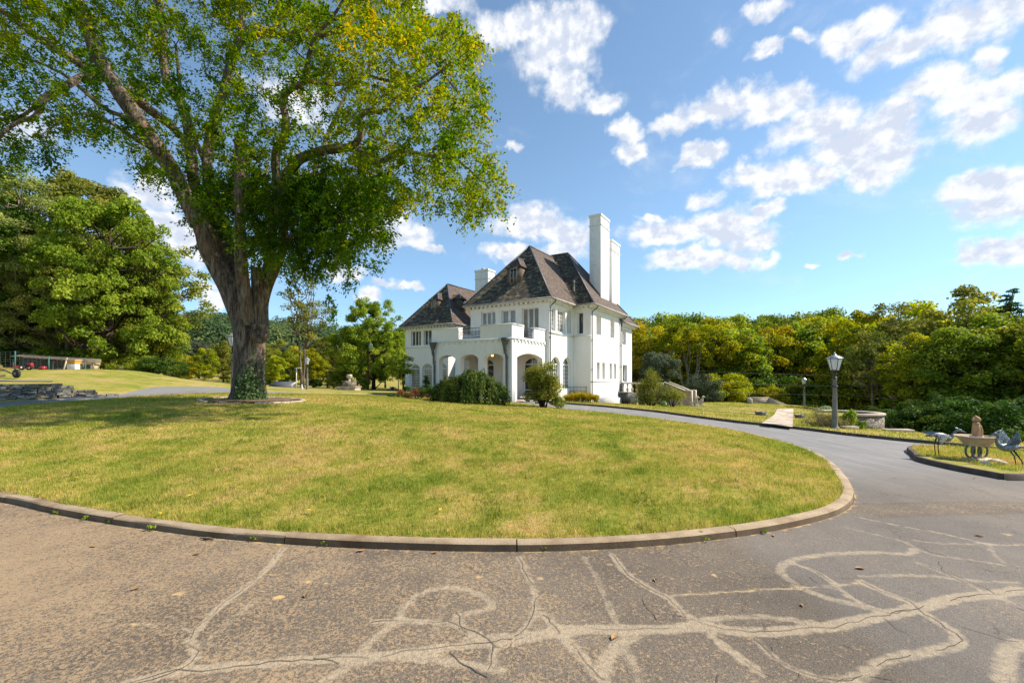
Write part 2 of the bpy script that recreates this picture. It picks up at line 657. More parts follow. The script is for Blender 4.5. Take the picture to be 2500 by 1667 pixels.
# old asphalt: grey, with washed-in sand (painted per vertex as 'sand' for the filled seams and 'dirt' for the silted areas)
m, t, p, out = new_mat('old_asphalt')
pos = worldpos(t)
sand = t.n('ShaderNodeAttribute', attribute_name='sand').outputs['Fac']
dirt = t.n('ShaderNodeAttribute', attribute_name='dirt').outputs['Fac']
ochre = t.n('ShaderNodeAttribute', attribute_name='ochre').outputs['Fac']
nbig = t.noise(pos, 0.5, 4.0, 0.6)
nmid = t.noise(pos, 3.5, 6.0, 0.68, 0.6)
nfine = t.noise(pos, 42.0, 4.0, 0.7, 0.8)
ngrit = t.n('ShaderNodeTexVoronoi')
t.link(pos, ngrit.inputs['Vector'])
ngrit.inputs['Scale'].default_value = 110.0
base = t.mix(t.maprange(nbig.outputs[0], 0.3, 0.7), (0.098, 0.082, 0.066, 1), (0.190, 0.160, 0.128, 1))
base = t.mix(t.maprange(ngrit.outputs['Distance'], 0.0, 0.75), t.mix(1.0, base, (1.55, 1.5, 1.42, 1), 'MULTIPLY'), t.mix(1.0, base, (0.72, 0.71, 0.70, 1), 'MULTIPLY'))
base = t.mix(t.maprange(nmid.outputs[0], 0.45, 0.75, 0.0, 0.5), base, (0.074, 0.064, 0.054, 1))
nst = t.noise(t.mapping(pos, scale=(1.6, 0.35, 1), rot=(0, 0, -0.55)), 1.6, 6.0, 0.7)
worn = t.mix(t.maprange(nst.outputs[0], 0.3, 0.72), (0.170, 0.170, 0.173, 1), (0.285, 0.28, 0.275, 1))
base = t.mix(t.maprange(dirt, 0.0, 0.16, 0.85, 0.0), base, worn)
# silt lying in the pores
dm = t.math('ADD', dirt, t.math('MULTIPLY', t.math('SUBTRACT', nmid.outputs[0], 0.5), 0.9))
dm = t.math('ADD', dm, t.math('MULTIPLY', t.math('SUBTRACT', nbig.outputs[0], 0.5), 0.8))
thr = t.math('MULTIPLY_ADD', dm, -0.27, 0.635)
silt = t.math('MULTIPLY', t.maprange(t.math('SUBTRACT', nfine.outputs[0], thr), -0.05, 0.09, 0, 1, True), t.maprange(dirt, 0.0, 0.15))
silt_col = t.mix(nmid.outputs[0], (0.285, 0.185, 0.098, 1), (0.42, 0.305, 0.185, 1))
c1 = t.mix(t.math('MULTIPLY', silt, 0.82), base, silt_col)
ns = t.noise(pos, 14.0, 5.0, 0.7)
sm = t.maprange(t.math('ADD', sand, t.math('MULTIPLY', t.math('SUBTRACT', ns.outputs[0], 0.5), 0.62)), 0.28, 0.70, 0, 1, True)
sand_col = t.mix(ns.outputs[0], (0.36, 0.275, 0.175, 1), (0.47, 0.39, 0.28, 1))
c2 = t.mix(t.math('MULTIPLY', sm, t.maprange(nfine.outputs[0], 0.38, 0.6, 0.42, 0.78)), c1, sand_col)
om = t.maprange(t.math('ADD', ochre, t.math('MULTIPLY', t.math('SUBTRACT', nmid.outputs[0], 0.5), 1.2)), 0.3, 0.75, 0, 0.85, True)
c3 = t.mix(om, c2, (0.58, 0.40, 0.17, 1))
wv = t.noise(pos, 2.2, 5.0, 0.7)
cvec = t.vmath('ADD', pos, t.vmath('MULTIPLY', t.vmath('SUBTRACT', wv.outputs['Color'], (0.5, 0.5, 0.5)), (0.55, 0.55, 0.0)))
vc = t.n('ShaderNodeTexVoronoi', feature='DISTANCE_TO_EDGE')
t.link(cvec, vc.inputs['Vector'])
vc.inputs['Scale'].default_value = 1.15
vc2 = t.n('ShaderNodeTexVoronoi', feature='DISTANCE_TO_EDGE')
t.link(cvec, vc2.inputs['Vector'])
vc2.inputs['Scale'].default_value = 3.4
ck = t.math('MULTIPLY', t.maprange(vc.outputs[0], 0.0, 0.0055, 1.0, 0.0), t.maprange(nmid.outputs[0], 0.42, 0.60))
ck2 = t.math('MULTIPLY', t.maprange(vc2.outputs[0], 0.0, 0.009, 1.0, 0.0), t.maprange(nbig.outputs[0], 0.52, 0.66))
c4 = t.mix(t.math('MULTIPLY', t.math('MAXIMUM', ck, ck2), 0.75), c3, (0.035, 0.030, 0.025, 1))
t.link(c4, p.inputs['Base Color'])
p.inputs['Roughness'].default_value = 0.85
p.inputs['Specular IOR Level'].default_value = 0.2
hgt = t.math('ADD', t.math('MULTIPLY', ngrit.outputs['Distance'], -0.5), t.math('MULTIPLY', nfine.outputs[0], 0.8))
bump(t, p, hgt, 0.55, 0.008)
M['asphalt'] = m

m, t, p, out = new_mat('kerb_concrete')
pos = worldpos(t)
n1 = t.noise(pos, 2.2, 6.0, 0.65)
n2 = t.noise(pos, 55.0, 4.0, 0.7)
c = t.ramp(n1.outputs[0], [(0.3, (0.19, 0.125, 0.068)), (0.46, (0.30, 0.225, 0.145)), (0.60, (0.40, 0.32, 0.225)), (0.72, (0.29, 0.19, 0.10))])
c = t.mix(t.maprange(n2.outputs[0], 0.3, 0.75, 0.0, 0.5), c, (0.17, 0.13, 0.09, 1))
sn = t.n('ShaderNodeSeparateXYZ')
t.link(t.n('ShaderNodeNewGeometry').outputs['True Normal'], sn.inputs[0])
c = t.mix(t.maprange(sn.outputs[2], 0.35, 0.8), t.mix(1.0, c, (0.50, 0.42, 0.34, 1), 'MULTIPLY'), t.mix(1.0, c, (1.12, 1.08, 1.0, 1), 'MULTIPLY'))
t.link(c, p.inputs['Base Color'])
p.inputs['Roughness'].default_value = 0.9
bump(t, p, n2.outputs[0], 0.6, 0.01)
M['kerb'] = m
M['kerb_dark'] = simple_mat('dark_kerb_stone', (0.085, 0.062, 0.045), 0.9, var=0.4, scale=5, bumps=0.4)

# painted brick of the house
m, t, p, out = new_mat('white_painted_brick')
co = objco(t)
n1 = t.noise(co, 0.7, 5.0, 0.6)
n2 = t.noise(co, 9.0, 5.0, 0.65)
nst = t.noise(t.mapping(co, scale=(2.0, 2.0, 0.25)), 2.0, 5.0, 0.65)
c = t.mix(t.maprange(n1.outputs[0], 0.3, 0.75), (0.80, 0.795, 0.775, 1), (0.74, 0.73, 0.705, 1))
c = t.mix(t.maprange(nst.outputs[0], 0.54, 0.82, 0, 0.5), c, (0.52, 0.49, 0.43, 1))
sz = t.n('ShaderNodeSeparateXYZ')
t.link(co, sz.inputs[0])
gr = t.math('MULTIPLY', t.maprange(t.math('ADD', sz.outputs[2], t.math('MULTIPLY', n2.outputs[0], -0.9)), -0.5, 0.35, 0.55, 0.0), t.maprange(n1.outputs[0], 0.3, 0.6))
c = t.mix(gr, c, (0.40, 0.35, 0.28, 1))
c = t.mix(t.maprange(n2.outputs[0], 0.66, 0.8, 0, 0.35), c, (0.50, 0.46, 0.40, 1))
t.link(c, p.inputs['Base Color'])
p.inputs['Roughness'].default_value = 0.7
sx = t.n('ShaderNodeSeparateXYZ')
t.link(co, sx.inputs[0])
cx = t.n('ShaderNodeCombineXYZ')
t.link(t.math('ADD', sx.outputs[0], sx.outputs[1]), cx.inputs[0])
t.link(sx.outputs[2], cx.inputs[1])
bk = t.n('ShaderNodeTexBrick')
t.link(cx.outputs[0], bk.inputs['Vector'])
bk.inputs['Scale'].default_value = 1.0
bk.inputs['Brick Width'].default_value = 0.22
bk.inputs['Row Height'].default_value = 0.075
bk.inputs['Mortar Size'].default_value = 0.008
bump(t, p, t.math('ADD', t.math('MULTIPLY', bk.outputs['Fac'], -0.6), t.math('MULTIPLY', n2.outputs[0], 0.5)), 0.35, 0.012)
M['white'] = m
M['trim'] = simple_mat('white_trim_paint', (0.78, 0.775, 0.75), 0.5, var=0.06, scale=3)
M['glass'] = simple_mat('window_glass', (0.035, 0.038, 0.042), 0.06, var=0.5, scale=0.8, spec=0.8)
M['glass_curtain'] = simple_mat('window_glass_before_curtain', (0.20, 0.19, 0.165), 0.12, var=0.35, scale=2.5, spec=0.7)
M['brown_door'] = simple_mat('brown_curtained_glass', (0.20, 0.155, 0.105), 0.25, var=0.25, scale=2.0, spec=0.6)
M['iron'] = simple_mat('black_iron', (0.025, 0.026, 0.030), 0.5, metal=0.3, var=0.3)
M['lead'] = simple_mat('grey_lead_flashing', (0.10, 0.105, 0.118), 0.5, metal=0.2, var=0.3, scale=4)
M['gutter'] = simple_mat('weathered_gutter', (0.33, 0.315, 0.29), 0.6, var=0.35, scale=3)
M['pipe'] = simple_mat('dark_downpipe', (0.10, 0.102, 0.108), 0.5, metal=0.25, var=0.35, scale=3)
M['porch_floor'] = simple_mat('terracotta_floor', (0.36, 0.20, 0.12), 0.8, var=0.3, scale=4)
M['cream'] = simple_mat('cream_plaster', (0.72, 0.62, 0.49), 0.8, var=0.08, scale=2)

# wooden shingles, UV in metres (u along the eaves, v up the slope)
m, t, p, out = new_mat('wood_shingles')
uv = t.n('ShaderNodeUVMap').outputs[0]
at_m = t.n('ShaderNodeAttribute', attribute_name='moss').outputs['Fac']
bk = t.n('ShaderNodeTexBrick')
t.link(uv, bk.inputs['Vector'])
bk.inputs['Scale'].default_value = 1.0
bk.inputs['Brick Width'].default_value = 0.19
bk.inputs['Row Height'].default_value = 0.18
bk.inputs['Mortar Size'].default_value = 0.012
bk.inputs['Bias'].default_value = 0.0
bk.inputs['Color1'].default_value = (0.0, 0.0, 0.0, 1)
bk.inputs['Color2'].default_value = (1.0, 1.0, 1.0, 1)
bk.inputs['Mortar'].default_value = (0.5, 0.5, 0.5, 1)
rv = t.n('ShaderNodeSeparateColor')
t.link(bk.outputs['Color'], rv.inputs[0])
rnd = rv.outputs[0]
un = t.noise(uv, 0.8, 5.0, 0.65)
un2 = t.noise(t.mapping(uv, scale=(0.9, 4.5, 1)), 2.0, 5.0, 0.75)
brown = t.ramp(rnd, [(0.0, (0.060, 0.040, 0.030)), (0.5, (0.115, 0.076, 0.054)), (1.0, (0.20, 0.14, 0.10))])
brown = t.mix(t.maprange(un.outputs[0], 0.35, 0.75, 0, 0.5), brown, (0.095, 0.075, 0.062, 1))
suv0 = t.n('ShaderNodeSeparateXYZ')
t.link(uv, suv0.inputs[0])
crow = t.n('ShaderNodeCombineXYZ')
t.link(t.math('MULTIPLY', suv0.outputs[0], 1.1), crow.inputs[0])
t.link(t.math('MULTIPLY', t.math('FLOOR', t.math('DIVIDE', suv0.outputs[1], 0.18)), 3.7), crow.inputs[1])
streak = t.noise(crow.outputs[0], 1.3, 4.0, 0.65)
mf = t.math('ADD', t.math('MULTIPLY', rnd, 0.16), t.math('ADD', t.math('MULTIPLY', streak.outputs[0], 0.75), t.math('MULTIPLY', un2.outputs[0], 0.2)))
mossy = t.ramp(mf, [(0.44, (0.034, 0.026, 0.017)), (0.53, (0.072, 0.055, 0.030)), (0.59, (0.20, 0.150, 0.055)), (0.68, (0.50, 0.41, 0.22))])
mossy = t.mix(t.maprange(un.outputs[0], 0.36, 0.66, 0.80, 0.0), mossy, (0.046, 0.035, 0.024, 1))
c = t.mix(at_m, brown, mossy)
suv = t.n('ShaderNodeSeparateXYZ')
t.link(uv, suv.inputs[0])
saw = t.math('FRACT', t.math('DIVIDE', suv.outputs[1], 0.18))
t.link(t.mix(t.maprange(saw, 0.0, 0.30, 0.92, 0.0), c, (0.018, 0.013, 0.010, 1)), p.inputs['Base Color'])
p.inputs['Roughness'].default_value = 0.85
hh = t.math('ADD', t.math('MULTIPLY', t.math('SUBTRACT', 1.0, saw), 1.0), t.math('MULTIPLY', rnd, 0.55))
hh = t.math('SUBTRACT', hh, t.math('MULTIPLY', bk.outputs['Fac'], 0.4))
bump(t, p, hh, 1.0, 0.07)
M['shingle'] = m

# rough bark with long furrows
def bark_mat(name, a, b, cc, zs=0.16, scale=5.0, strength=1.0):
    m, t, p, out = new_mat(name)
    co = objco(t)
    n1 = t.noise(t.mapping(co, scale=(1, 1, zs)), scale * 1.6, 7.0, 0.65, 1.2)
    n2 = t.noise(co, 1.1, 4.0, 0.6)
    n3 = t.noise(t.mapping(co, scale=(1, 1, 0.4)), scale * 7, 4.0, 0.7)
    f = t.math('ADD', t.math('MULTIPLY', n1.outputs[0], 0.75), t.math('MULTIPLY', n3.outputs[0], 0.25))
    c = t.ramp(f, [(0.34, tuple(x * 0.28 for x in a)), (0.46, a), (0.58, b), (0.75, cc)])
    c = t.mix(t.maprange(n2.outputs[0], 0.52, 0.72, 0, 0.55), c, (b[0] * 1.25, b[1] * 0.95, b[2] * 0.72, 1))
    t.link(c, p.inputs['Base Color'])
    p.inputs['Roughness'].default_value = 0.95
    p.inputs['Specular IOR Level'].default_value = 0.15
    bump(t, p, f, strength, 0.10)
    return m


M['bark'] = bark_mat('furrowed_bark', (0.095, 0.072, 0.054), (0.235, 0.185, 0.14), (0.46, 0.39, 0.31))
M['bark_dark'] = bark_mat('dark_bark', (0.05, 0.038, 0.028), (0.09, 0.07, 0.052), (0.15, 0.125, 0.10), scale=8)
M['bark_pale'] = bark_mat('pale_bark', (0.20, 0.17, 0.13), (0.34, 0.30, 0.25), (0.50, 0.46, 0.40), scale=8)


def stone_mat(name, cols, scale=4.0, squash=2.2, mortar=(0.12, 0.105, 0.085)):
    m, t, p, out = new_mat(name)
    co = objco(t)
    mp = t.mapping(co, scale=(1, 1, squash))
    wn = t.noise(co, 3.0, 3.0, 0.5)
    mp2 = t.vmath('ADD', mp, t.vmath('MULTIPLY', t.vmath('SUBTRACT', wn.outputs['Color'], (0.5, 0.5, 0.5)), (0.25, 0.25, 0.25)))
    v = t.n('ShaderNodeTexVoronoi')
    t.link(mp2, v.inputs['Vector'])
    v.inputs['Scale'].default_value = scale
    ve = t.n('ShaderNodeTexVoronoi', feature='DISTANCE_TO_EDGE')
    t.link(mp2, ve.inputs['Vector'])
    ve.inputs['Scale'].default_value = scale
    sc = t.n('ShaderNodeSeparateColor')
    t.link(v.outputs['Color'], sc.inputs[0])
    c = t.ramp(sc.outputs[0], cols)
    n = t.noise(co, 25.0, 5.0, 0.7)
    c = t.mix(t.maprange(n.outputs[0], 0.35, 0.7, 0, 0.4), c, t.mix(1.0, c, (0.45, 0.43, 0.4, 1), 'MULTIPLY'))
    c = t.mix(t.maprange(ve.outputs[0], 0.0, 0.06), (*mortar, 1), c)
    t.link(c, p.inputs['Base Color'])
    p.inputs['Roughness'].default_value = 0.92
    bump(t, p, t.math('ADD', t.maprange(ve.outputs[0], 0.0, 0.12), t.math('MULTIPLY', n.outputs[0], 0.4)), 0.9, 0.04)
    return m


M['fieldstone'] = stone_mat('fieldstone', [(0.1, (0.20, 0.17, 0.135)), (0.5, (0.30, 0.26, 0.205)), (0.9, (0.42, 0.37, 0.30))], 5.0, 1.6, (0.16, 0.14, 0.115))
M['drystone'] = stone_mat('ledge_stone', [(0.1, (0.13, 0.12, 0.105)), (0.5, (0.24, 0.22, 0.19)), (0.9, (0.40, 0.365, 0.31))], 3.2, 3.4, (0.02, 0.018, 0.015))
M['flag'] = stone_mat('flagstone', [(0.1, (0.42, 0.33, 0.25)), (0.5, (0.52, 0.43, 0.34)), (0.9, (0.60, 0.52, 0.43))], 1.5, 1.0, (0.30, 0.22, 0.13))
M['caststone'] = simple_mat('cast_stone', (0.40, 0.33, 0.26), 0.85, var=0.3, scale=4, bumps=0.3)
M['caststone_light'] = simple_mat('pale_cast_stone', (0.52, 0.46, 0.38), 0.85, var=0.25, scale=4, bumps=0.3)
M['terracotta'] = simple_mat('weathered_terracotta', (0.42, 0.25, 0.13), 0.85, var=0.3, scale=9, bumps=0.4)
M['soil'] = simple_mat('bare_soil', (0.13, 0.085, 0.05), 0.95, var=0.4, scale=6, bumps=0.5)

# ------------------------------------------------------------------ outlines of lawn, drive and island (ground plan, metres)
k = 1.063
LAWN_NEAR = [gp(x * k, y * k) for x, y in [(0, 1153), (120, 1180), (250, 1203), (380, 1222), (510, 1238), (700, 1253), (880, 1262), (1100, 1268), (1300, 1265), (1500, 1254), (1700, 1232), (1850, 1205), (1935, 1178), (1962, 1148), (1950, 1110), (1905, 1062), (1850, 1035), (1750, 1006), (1650, 985), (1500, 963), (1400, 951), (1310, 943)]]
LAWN_FAR = [(0.3, 27.3), (-3, 28.9), (-7.5, 31.2), (-10.7, 28.6), (-13.2, 24.3), (-15.4, 21.6), (-16.6, 18.2), (-16.6, 14.5), (-15.6, 11.0), (-13.0, 8.4), (-9.6, 6.75)]
LAWN = smooth_line([np.array(q) for q in LAWN_NEAR] + [np.array(q) for q in LAWN_FAR], 0.22, closed=True)
OUT_RIGHT = [gp(x, y) for x, y in [(1372, 985.5), (1480, 994), (1590, 1005), (1694, 1019), (1800, 1032.5), (1933, 1046.5), (2060, 1062), (2200, 1077), (2340, 1090), (2500, 1107)]]
OUT_LINE = smooth_line([(-3.5, 33.2), (0.9, 31.9)] + OUT_RIGHT + [(17.5, 10.6), (22, 7.5)], 0.3)
ROAD_OUT = np.vstack([OUT_LINE, np.array([(26, -3), (20, -9), (-22, -9), (-26, 4), (-24.0, 12), (-21.3, 17.0), (-19.6, 18.6), (-18.2, 20.6), (-20.2, 25.0), (-19.8, 29.6), (-15, 31.2), (-12.5, 33.2), (-9.6, 36.6), (-6.5, 35.2)])])
ISLAND_NEAR = [gp(x, y) for x, y in [(2226, 1116), (2236, 1126), (2290, 1140), (2350, 1153), (2420, 1165), (2500, 1174)]]
ISLAND = smooth_line([np.array(q) for q in ISLAND_NEAR] + [np.array(q) for q in [(12.6, 8.75), (14.2, 9.6), (14.3, 11.2), (12.8, 12.0), (10.6, 11.75)]], 0.2, closed=True)


def ccw(poly):
    a = 0.5 * np.sum(poly[:, 0] * np.roll(poly[:, 1], -1) - np.roll(poly[:, 0], -1) * poly[:, 1])
    return poly if a > 0 else poly[::-1]


LAWN, ISLAND = ccw(LAWN), ccw(ISLAND)
ROAD_OUT = ccw(np.array(ROAD_OUT))


def densify(poly, step):
    out = []
    for i in range(len(poly)):
        a, b = poly[i], poly[(i + 1) % len(poly)]
        n = max(1, int(np.linalg.norm(b - a) / step))
        for j in range(n):
            out.append(a + (b - a) * j / n)
    return np.array(out)


ROAD_OUT = densify(ROAD_OUT, 0.4)


def inset(poly, d):
    """move a closed counter-clockwise outline inwards by d"""
    t = np.roll(poly, -1, 0) - np.roll(poly, 1, 0)
    t /= np.linalg.norm(t, axis=1)[:, None] + 1e-9
    nrm = np.stack([-t[:, 1], t[:, 0]], 1)
    return poly + nrm * d


def cdt_faces(loops, pts):
    """Delaunay triangles over the loops (constraints) and free points -> verts, tris"""
    vs, es = [], []
    for lp in loops:
        o = len(vs)
        vs += [Vector((float(a), float(b))) for a, b in lp]
        n = len(lp)
        es += [(o + i, o + (i + 1) % n) for i in range(n)]
    vs += [Vector((float(a), float(b))) for a, b in pts]
    res = delaunay_2d_cdt(vs, es, [], 0, 1e-5)
    v = np.array([(q[0], q[1]) for q in res[0]])
    f = np.array([tuple(q) for q in res[2] if len(q) == 3], dtype=np.int32)
    return v, f


def near_any(pts, line, d):
    res = np.zeros(len(pts), bool)
    for i in range(0, len(pts), 4000):
        q = pts[i:i + 4000]
        res[i:i + 4000] = (((q[:, None, :] - line[None, :, :]) ** 2).sum(2)).min(1) < d * d
    return res


def grid(x0, x1, y0, y1, s, jit=0.25):
    gx, gy = np.meshgrid(np.arange(x0, x1, s), np.arange(y0, y1, s))
    p = np.stack([gx.ravel(), gy.ravel()], 1)
    return p + RNG.uniform(-jit, jit, p.shape) * s


def region(name, loops, pts, keep, zoff, mat, kind='structure', smooth=True):
    v, f = cdt_faces(loops, pts)
    cen = v[f].mean(1)
    f = f[keep(cen)]
    used = np.unique(f)
    rm = -np.ones(len(v), int)
    rm[used] = np.arange(len(used))
    v, f = v[used], rm[f]
    z = zt(v[:, 0], v[:, 1]) + (zoff(v) if callable(zoff) else zoff)
    # counter-clockwise seen from above
    a, b, c = v[f[:, 0]], v[f[:, 1]], v[f[:, 2]]
    cr = (b[:, 0] - a[:, 0]) * (c[:, 1] - a[:, 1]) - (b[:, 1] - a[:, 1]) * (c[:, 0] - a[:, 0])
    f[cr < 0] = f[cr < 0][:, ::-1]
    me = mesh_from(name, np.column_stack([v, z]), f.astype(np.int32), [mat], smooth)
    o = link(bpy.data.objects.new(name, me))
    if kind:
        o['kind'] = kind
    return o, v


KW = 0.15   # kerb width
KH = 0.075  # kerb height
lawn_in = inset(LAWN, KW - 0.02)
isl_in = inset(ISLAND, KW - 0.04)

# the lawn
pts = np.vstack([grid(-17, 9, 3, 33, 0.45)])
pts = pts[inside(lawn_in, pts) & ~near_any(pts, lawn_in, 0.25)]


def lawn_z(v):
    d = np.full(len(v), 9.0)
    for i in range(0, len(v), 4000):
        d[i:i + 4000] = np.sqrt((((v[i:i + 4000, None, :] - LAWN[None, ::2, :]) ** 2).sum(2)).min(1))
    bumpy = np.array([mnoise.noise(Vector((a * 0.8, b * 0.8, 0))) for a, b in v]) * 0.02
    return 0.055 + 0.06 * np.clip(d / 1.5, 0, 1) + bumpy


lawn, _ = region('lawn', [lawn_in], pts, lambda c: inside(lawn_in, c), lawn_z, M['turf'])

# the wide ground beyond the drive
far = np.vstack([grid(-110, 110, -60, 150, 4.0), grid(-700, 700, -200, 700, 26.0)])
far = far[~((np.abs(far[:, 0]) < 42) & (far[:, 1] > -14) & (far[:, 1] < 62))]
nearp = grid(-42, 42, -14, 62, 0.9)
pts = np.vstack([nearp, far])
pts = pts[~inside(ROAD_OUT, pts) & ~near_any(pts, ROAD_OUT, 0.35)]


def ground_z(v):
    bumpy = np.array([mnoise.noise(Vector((a * 0.5, b * 0.5, 3))) for a, b in v]) * 0.035
    d = np.full(len(v), 9.0)
    idx = np.nonzero((np.abs(v[:, 0]) < 32) & (v[:, 1] > -14) & (v[:, 1] < 45))[0]
    for i in range(0, len(idx), 3000):
        q = idx[i:i + 3000]
        d[q] = np.sqrt((((v[q][:, None, :] - ROAD_OUT[None]) ** 2).sum(2)).min(1))
    return -0.03 + 0.10 * np.clip(d / .3, 0, 1) + bumpy * .4 * np.clip(d, 0, 1)


ground, _ = region('ground', [ROAD_OUT], pts, lambda c: ~inside(ROAD_OUT, c), ground_z, M['turf'])

# the drive: fine mesh near the camera so the sand seams can be painted into it
CRA = lambda L: [gp(x / 1.8816, 1180 + y / 1.8816) for x, y in L]
CRB = lambda L: [gp(1250 + x / 1.8816, 1100 + y / 1.8816) for x, y in L]
SEAMS = [   # (points, half-width in metres, strength)
    (CRA([(1300, 300), (1200, 420), (1080, 510), (980, 600), (890, 690), (870, 740), (910, 770), (880, 830), (740, 890), (640, 916)]), .045, .9),
    (CRA([(1170, 545), (1000, 680), (930, 740)]), .055, .55),
    (CRA([(560, 930), (740, 880), (880, 860), (1200, 825), (1500, 805), (1800, 785), (2100, 745), (2352, 720)]), .06, .95),
    (CRA([(1480, 916), (1620, 830), (1700, 740), (1830, 620), (1880, 540), (1980, 490), (2120, 480), (2230, 520), (2270, 570), (2200, 590), (2100, 600)]), .055, .72),
    (CRA([(1700, 640), (1830, 635), (2000, 640), (2150, 680), (2250, 730), (2270, 830), (2240, 870)]), .045, .8),
    (CRA([(2090, 340), (2060, 440), (2010, 620), (1990, 740)]), .05, .5),
    (CRA([(1860, 340), (1845, 420)]), .03, .45),
    (CRA([(1650, 830), (1800, 800), (2100, 830), (2352, 870)]), .055, .8),
    (CRA([(2100, 600), (2120, 660), (2200, 720), (2352, 690)]), .045, .75),
    (CRA([(560, 650), (700, 650), (860, 670)]), .04, .6), (CRA([(930, 755), (1080, 750), (1180, 690)]), .03, .6),
    (CRB([(30, 490), (70, 570), (95, 650), (90, 760), (50, 830), (0, 860)]), .05, .7),
    (CRB([(-60, 890), (0, 880), (150, 850), (300, 820), (500, 825), (700, 820), (870, 810), (1000, 830), (1200, 835), (1450, 810), (1650, 770), (1850, 730), (2000, 690), (2200, 660), (2352, 640)]), .075, .95),
    (CRB([(460, 480), (520, 560), (640, 640), (730, 690), (800, 760), (870, 800), (950, 880), (1050, 960), (1200, 1060)]), .05, .85),
    (CRB([(330, 490), (390, 590), (430, 680), (480, 790), (520, 870)]), .045, .6),
    (CRB([(870, 780), (1000, 765), (1150, 765), (1300, 780), (1450, 800)]), .055, .7),
    (CRB([(1850, 450), (1820, 480), (1700, 470), (1500, 475), (1350, 490), (1260, 510), (1230, 550), (1260, 590), (1350, 640), (1450, 680), (1600, 720), (1750, 750)]), .062, .68),
    (CRB([(1290, 520), (1400, 560), (1480, 610), (1560, 680), (1700, 740), (1840, 740)]), .045, .75),
    (CRB([(1600, 580), (1800, 575), (2000, 585), (2150, 600), (2352, 610)]), .05, .65),
    (CRB([(1600, 600), (1700, 650), (1850, 710), (1870, 740), (1980, 800), (2060, 860), (2030, 900), (1850, 940), (1700, 990), (1600, 1040), (1500, 1067)]), .065, .75),
    (CRB([(1110, 870), (1200, 950), (1350, 1030), (1480, 1060), (1600, 1050)]), .045, .7),
    (CRB([(1560, 300), (1750, 340), (2000, 385), (2200, 430), (2352, 430)]), .04, .75),
    (CRB([(1520, 350), (1800, 420), (1900, 470), (2100, 500), (2300, 530)]), .045, .6),
    (CRB([(1830, 410), (2000, 430), (2200, 425)]), .04, .6), (CRB([(2200, 440), (2220, 490), (2290, 530)]), .045, .6),
    (CRB([(1870, 520), (2000, 570), (2150, 640), (2250, 680), (2352, 740)]), .05, .65),
    (CRB([(2352, 890), (2280, 930), (2260, 1000), (2250, 1067)]), .075, .75),
    (CRB([(150, 750), (230, 850), (330, 960), (400, 1040), (440, 1067)]), .06, .8),
    (CRB([(560, 850), (470, 910), (420, 1000), (430, 1067)]), .07, .8),
    (CRB([(520, 900), (560, 970), (580, 1060)]), .05, .6),
]
SEAMS += [  # seams that run on where the photograph ends
    ([(-6, 1.2), (-3, 1.6), (-1.2, 1.4), (1.5, 1.2), (4, 1.5), (8, 1.9)], .06, .8), ([(-2, -3), (-1, -1), (.3, .5), (1.2, 1.9)], .06, .8), ([(5, -3), (4.2, 0), (3.6, 2)], .06, .8),
]
nr = np.vstack([grid(-5.2, 7.0, 2.25, 4.6, 0.04), grid(1.5, 9.0, 4.6, 7.2, 0.05), grid(-7.6, 1.5, 4.6, 7.0, 0.08)])
mid = np.vstack([grid(-9, 14, 0, 16, 0.22)])
mid = mid[~(((mid[:, 0] > -5.2) & (mid[:, 0] < 7) & (mid[:, 1] > 2.2) & (mid[:, 1] < 4.6)) | ((mid[:, 0] > -7.6) & (mid[:, 0] < 9) & (mid[:, 1] > 4.6) & (mid[:, 1] < 7.1)))]
rest = grid(-27, 26, -9, 38, 0.8)
rest = rest[~((rest[:, 0] > -9) & (rest[:, 0] < 14) & (rest[:, 1] > 0) & (rest[:, 1] < 16))]
pts = np.vstack([nr, mid, rest])
pts = pts[inside(ROAD_OUT, pts) & ~inside(LAWN, pts) & ~inside(ISLAND, pts)]
big_l = np.vstack([LAWN])
pts = pts[~near_any(pts, big_l, 0.03) & ~near_any(pts, ROAD_OUT, 0.12) & ~near_any(pts, ISLAND, 0.08)]
drive, dv = region('driveway', [ROAD_OUT, LAWN, ISLAND], pts, lambda c: inside(ROAD_OUT, c) & ~inside(LAWN, c) & ~inside(ISLAND, c), lambda v: np.zeros(len(v)), M['asphalt'])


def seg_dist(P, line):
    d = np.full(len(P), 99.0)
    for a, b in zip(line[:-1], line[1:]):
        ab = b - a
        t_ = np.clip(((P - a) @ ab) / (ab @ ab + 1e-9), 0, 1)
        q = a + t_[:, None] * ab
        d = np.minimum(d, np.hypot(P[:, 0] - q[:, 0], P[:, 1] - q[:, 1]))
    return d


me = drive.data
co = np.empty(len(me.vertices) * 3, dtype=np.float32)
me.vertices.foreach_get('co', co)
dv = co.reshape(-1, 3)[:, :2].astype(float)
sand_a = np.zeros(len(dv))
SM = []
for line, hw, st in SEAMS:
    ln = smooth_line([np.array(q) for q in line], 0.06)
    wob = np.array([mnoise.noise(Vector((a * 2.5, b * 2.5, 5.0))) for a, b in ln])
    ln = ln + np.stack([wob, np.roll(wob, 7)], 1) * 0.018
    SM.append(ln)
    bb = (dv[:, 0] > ln[:, 0].min() - .4) & (dv[:, 0] < ln[:, 0].max() + .4) & (dv[:, 1] > ln[:, 1].min() - .4) & (dv[:, 1] < ln[:, 1].max() + .4)
    idx = np.nonzero(bb)[0]
    d = seg_dist(dv[idx], ln[::2] if len(ln) > 6 else ln)
    s = np.clip((1.15 - d / (hw * .94)) / 0.6, 0, 1) * st * .85
    sand_a[idx] = np.maximum(sand_a[idx], s)
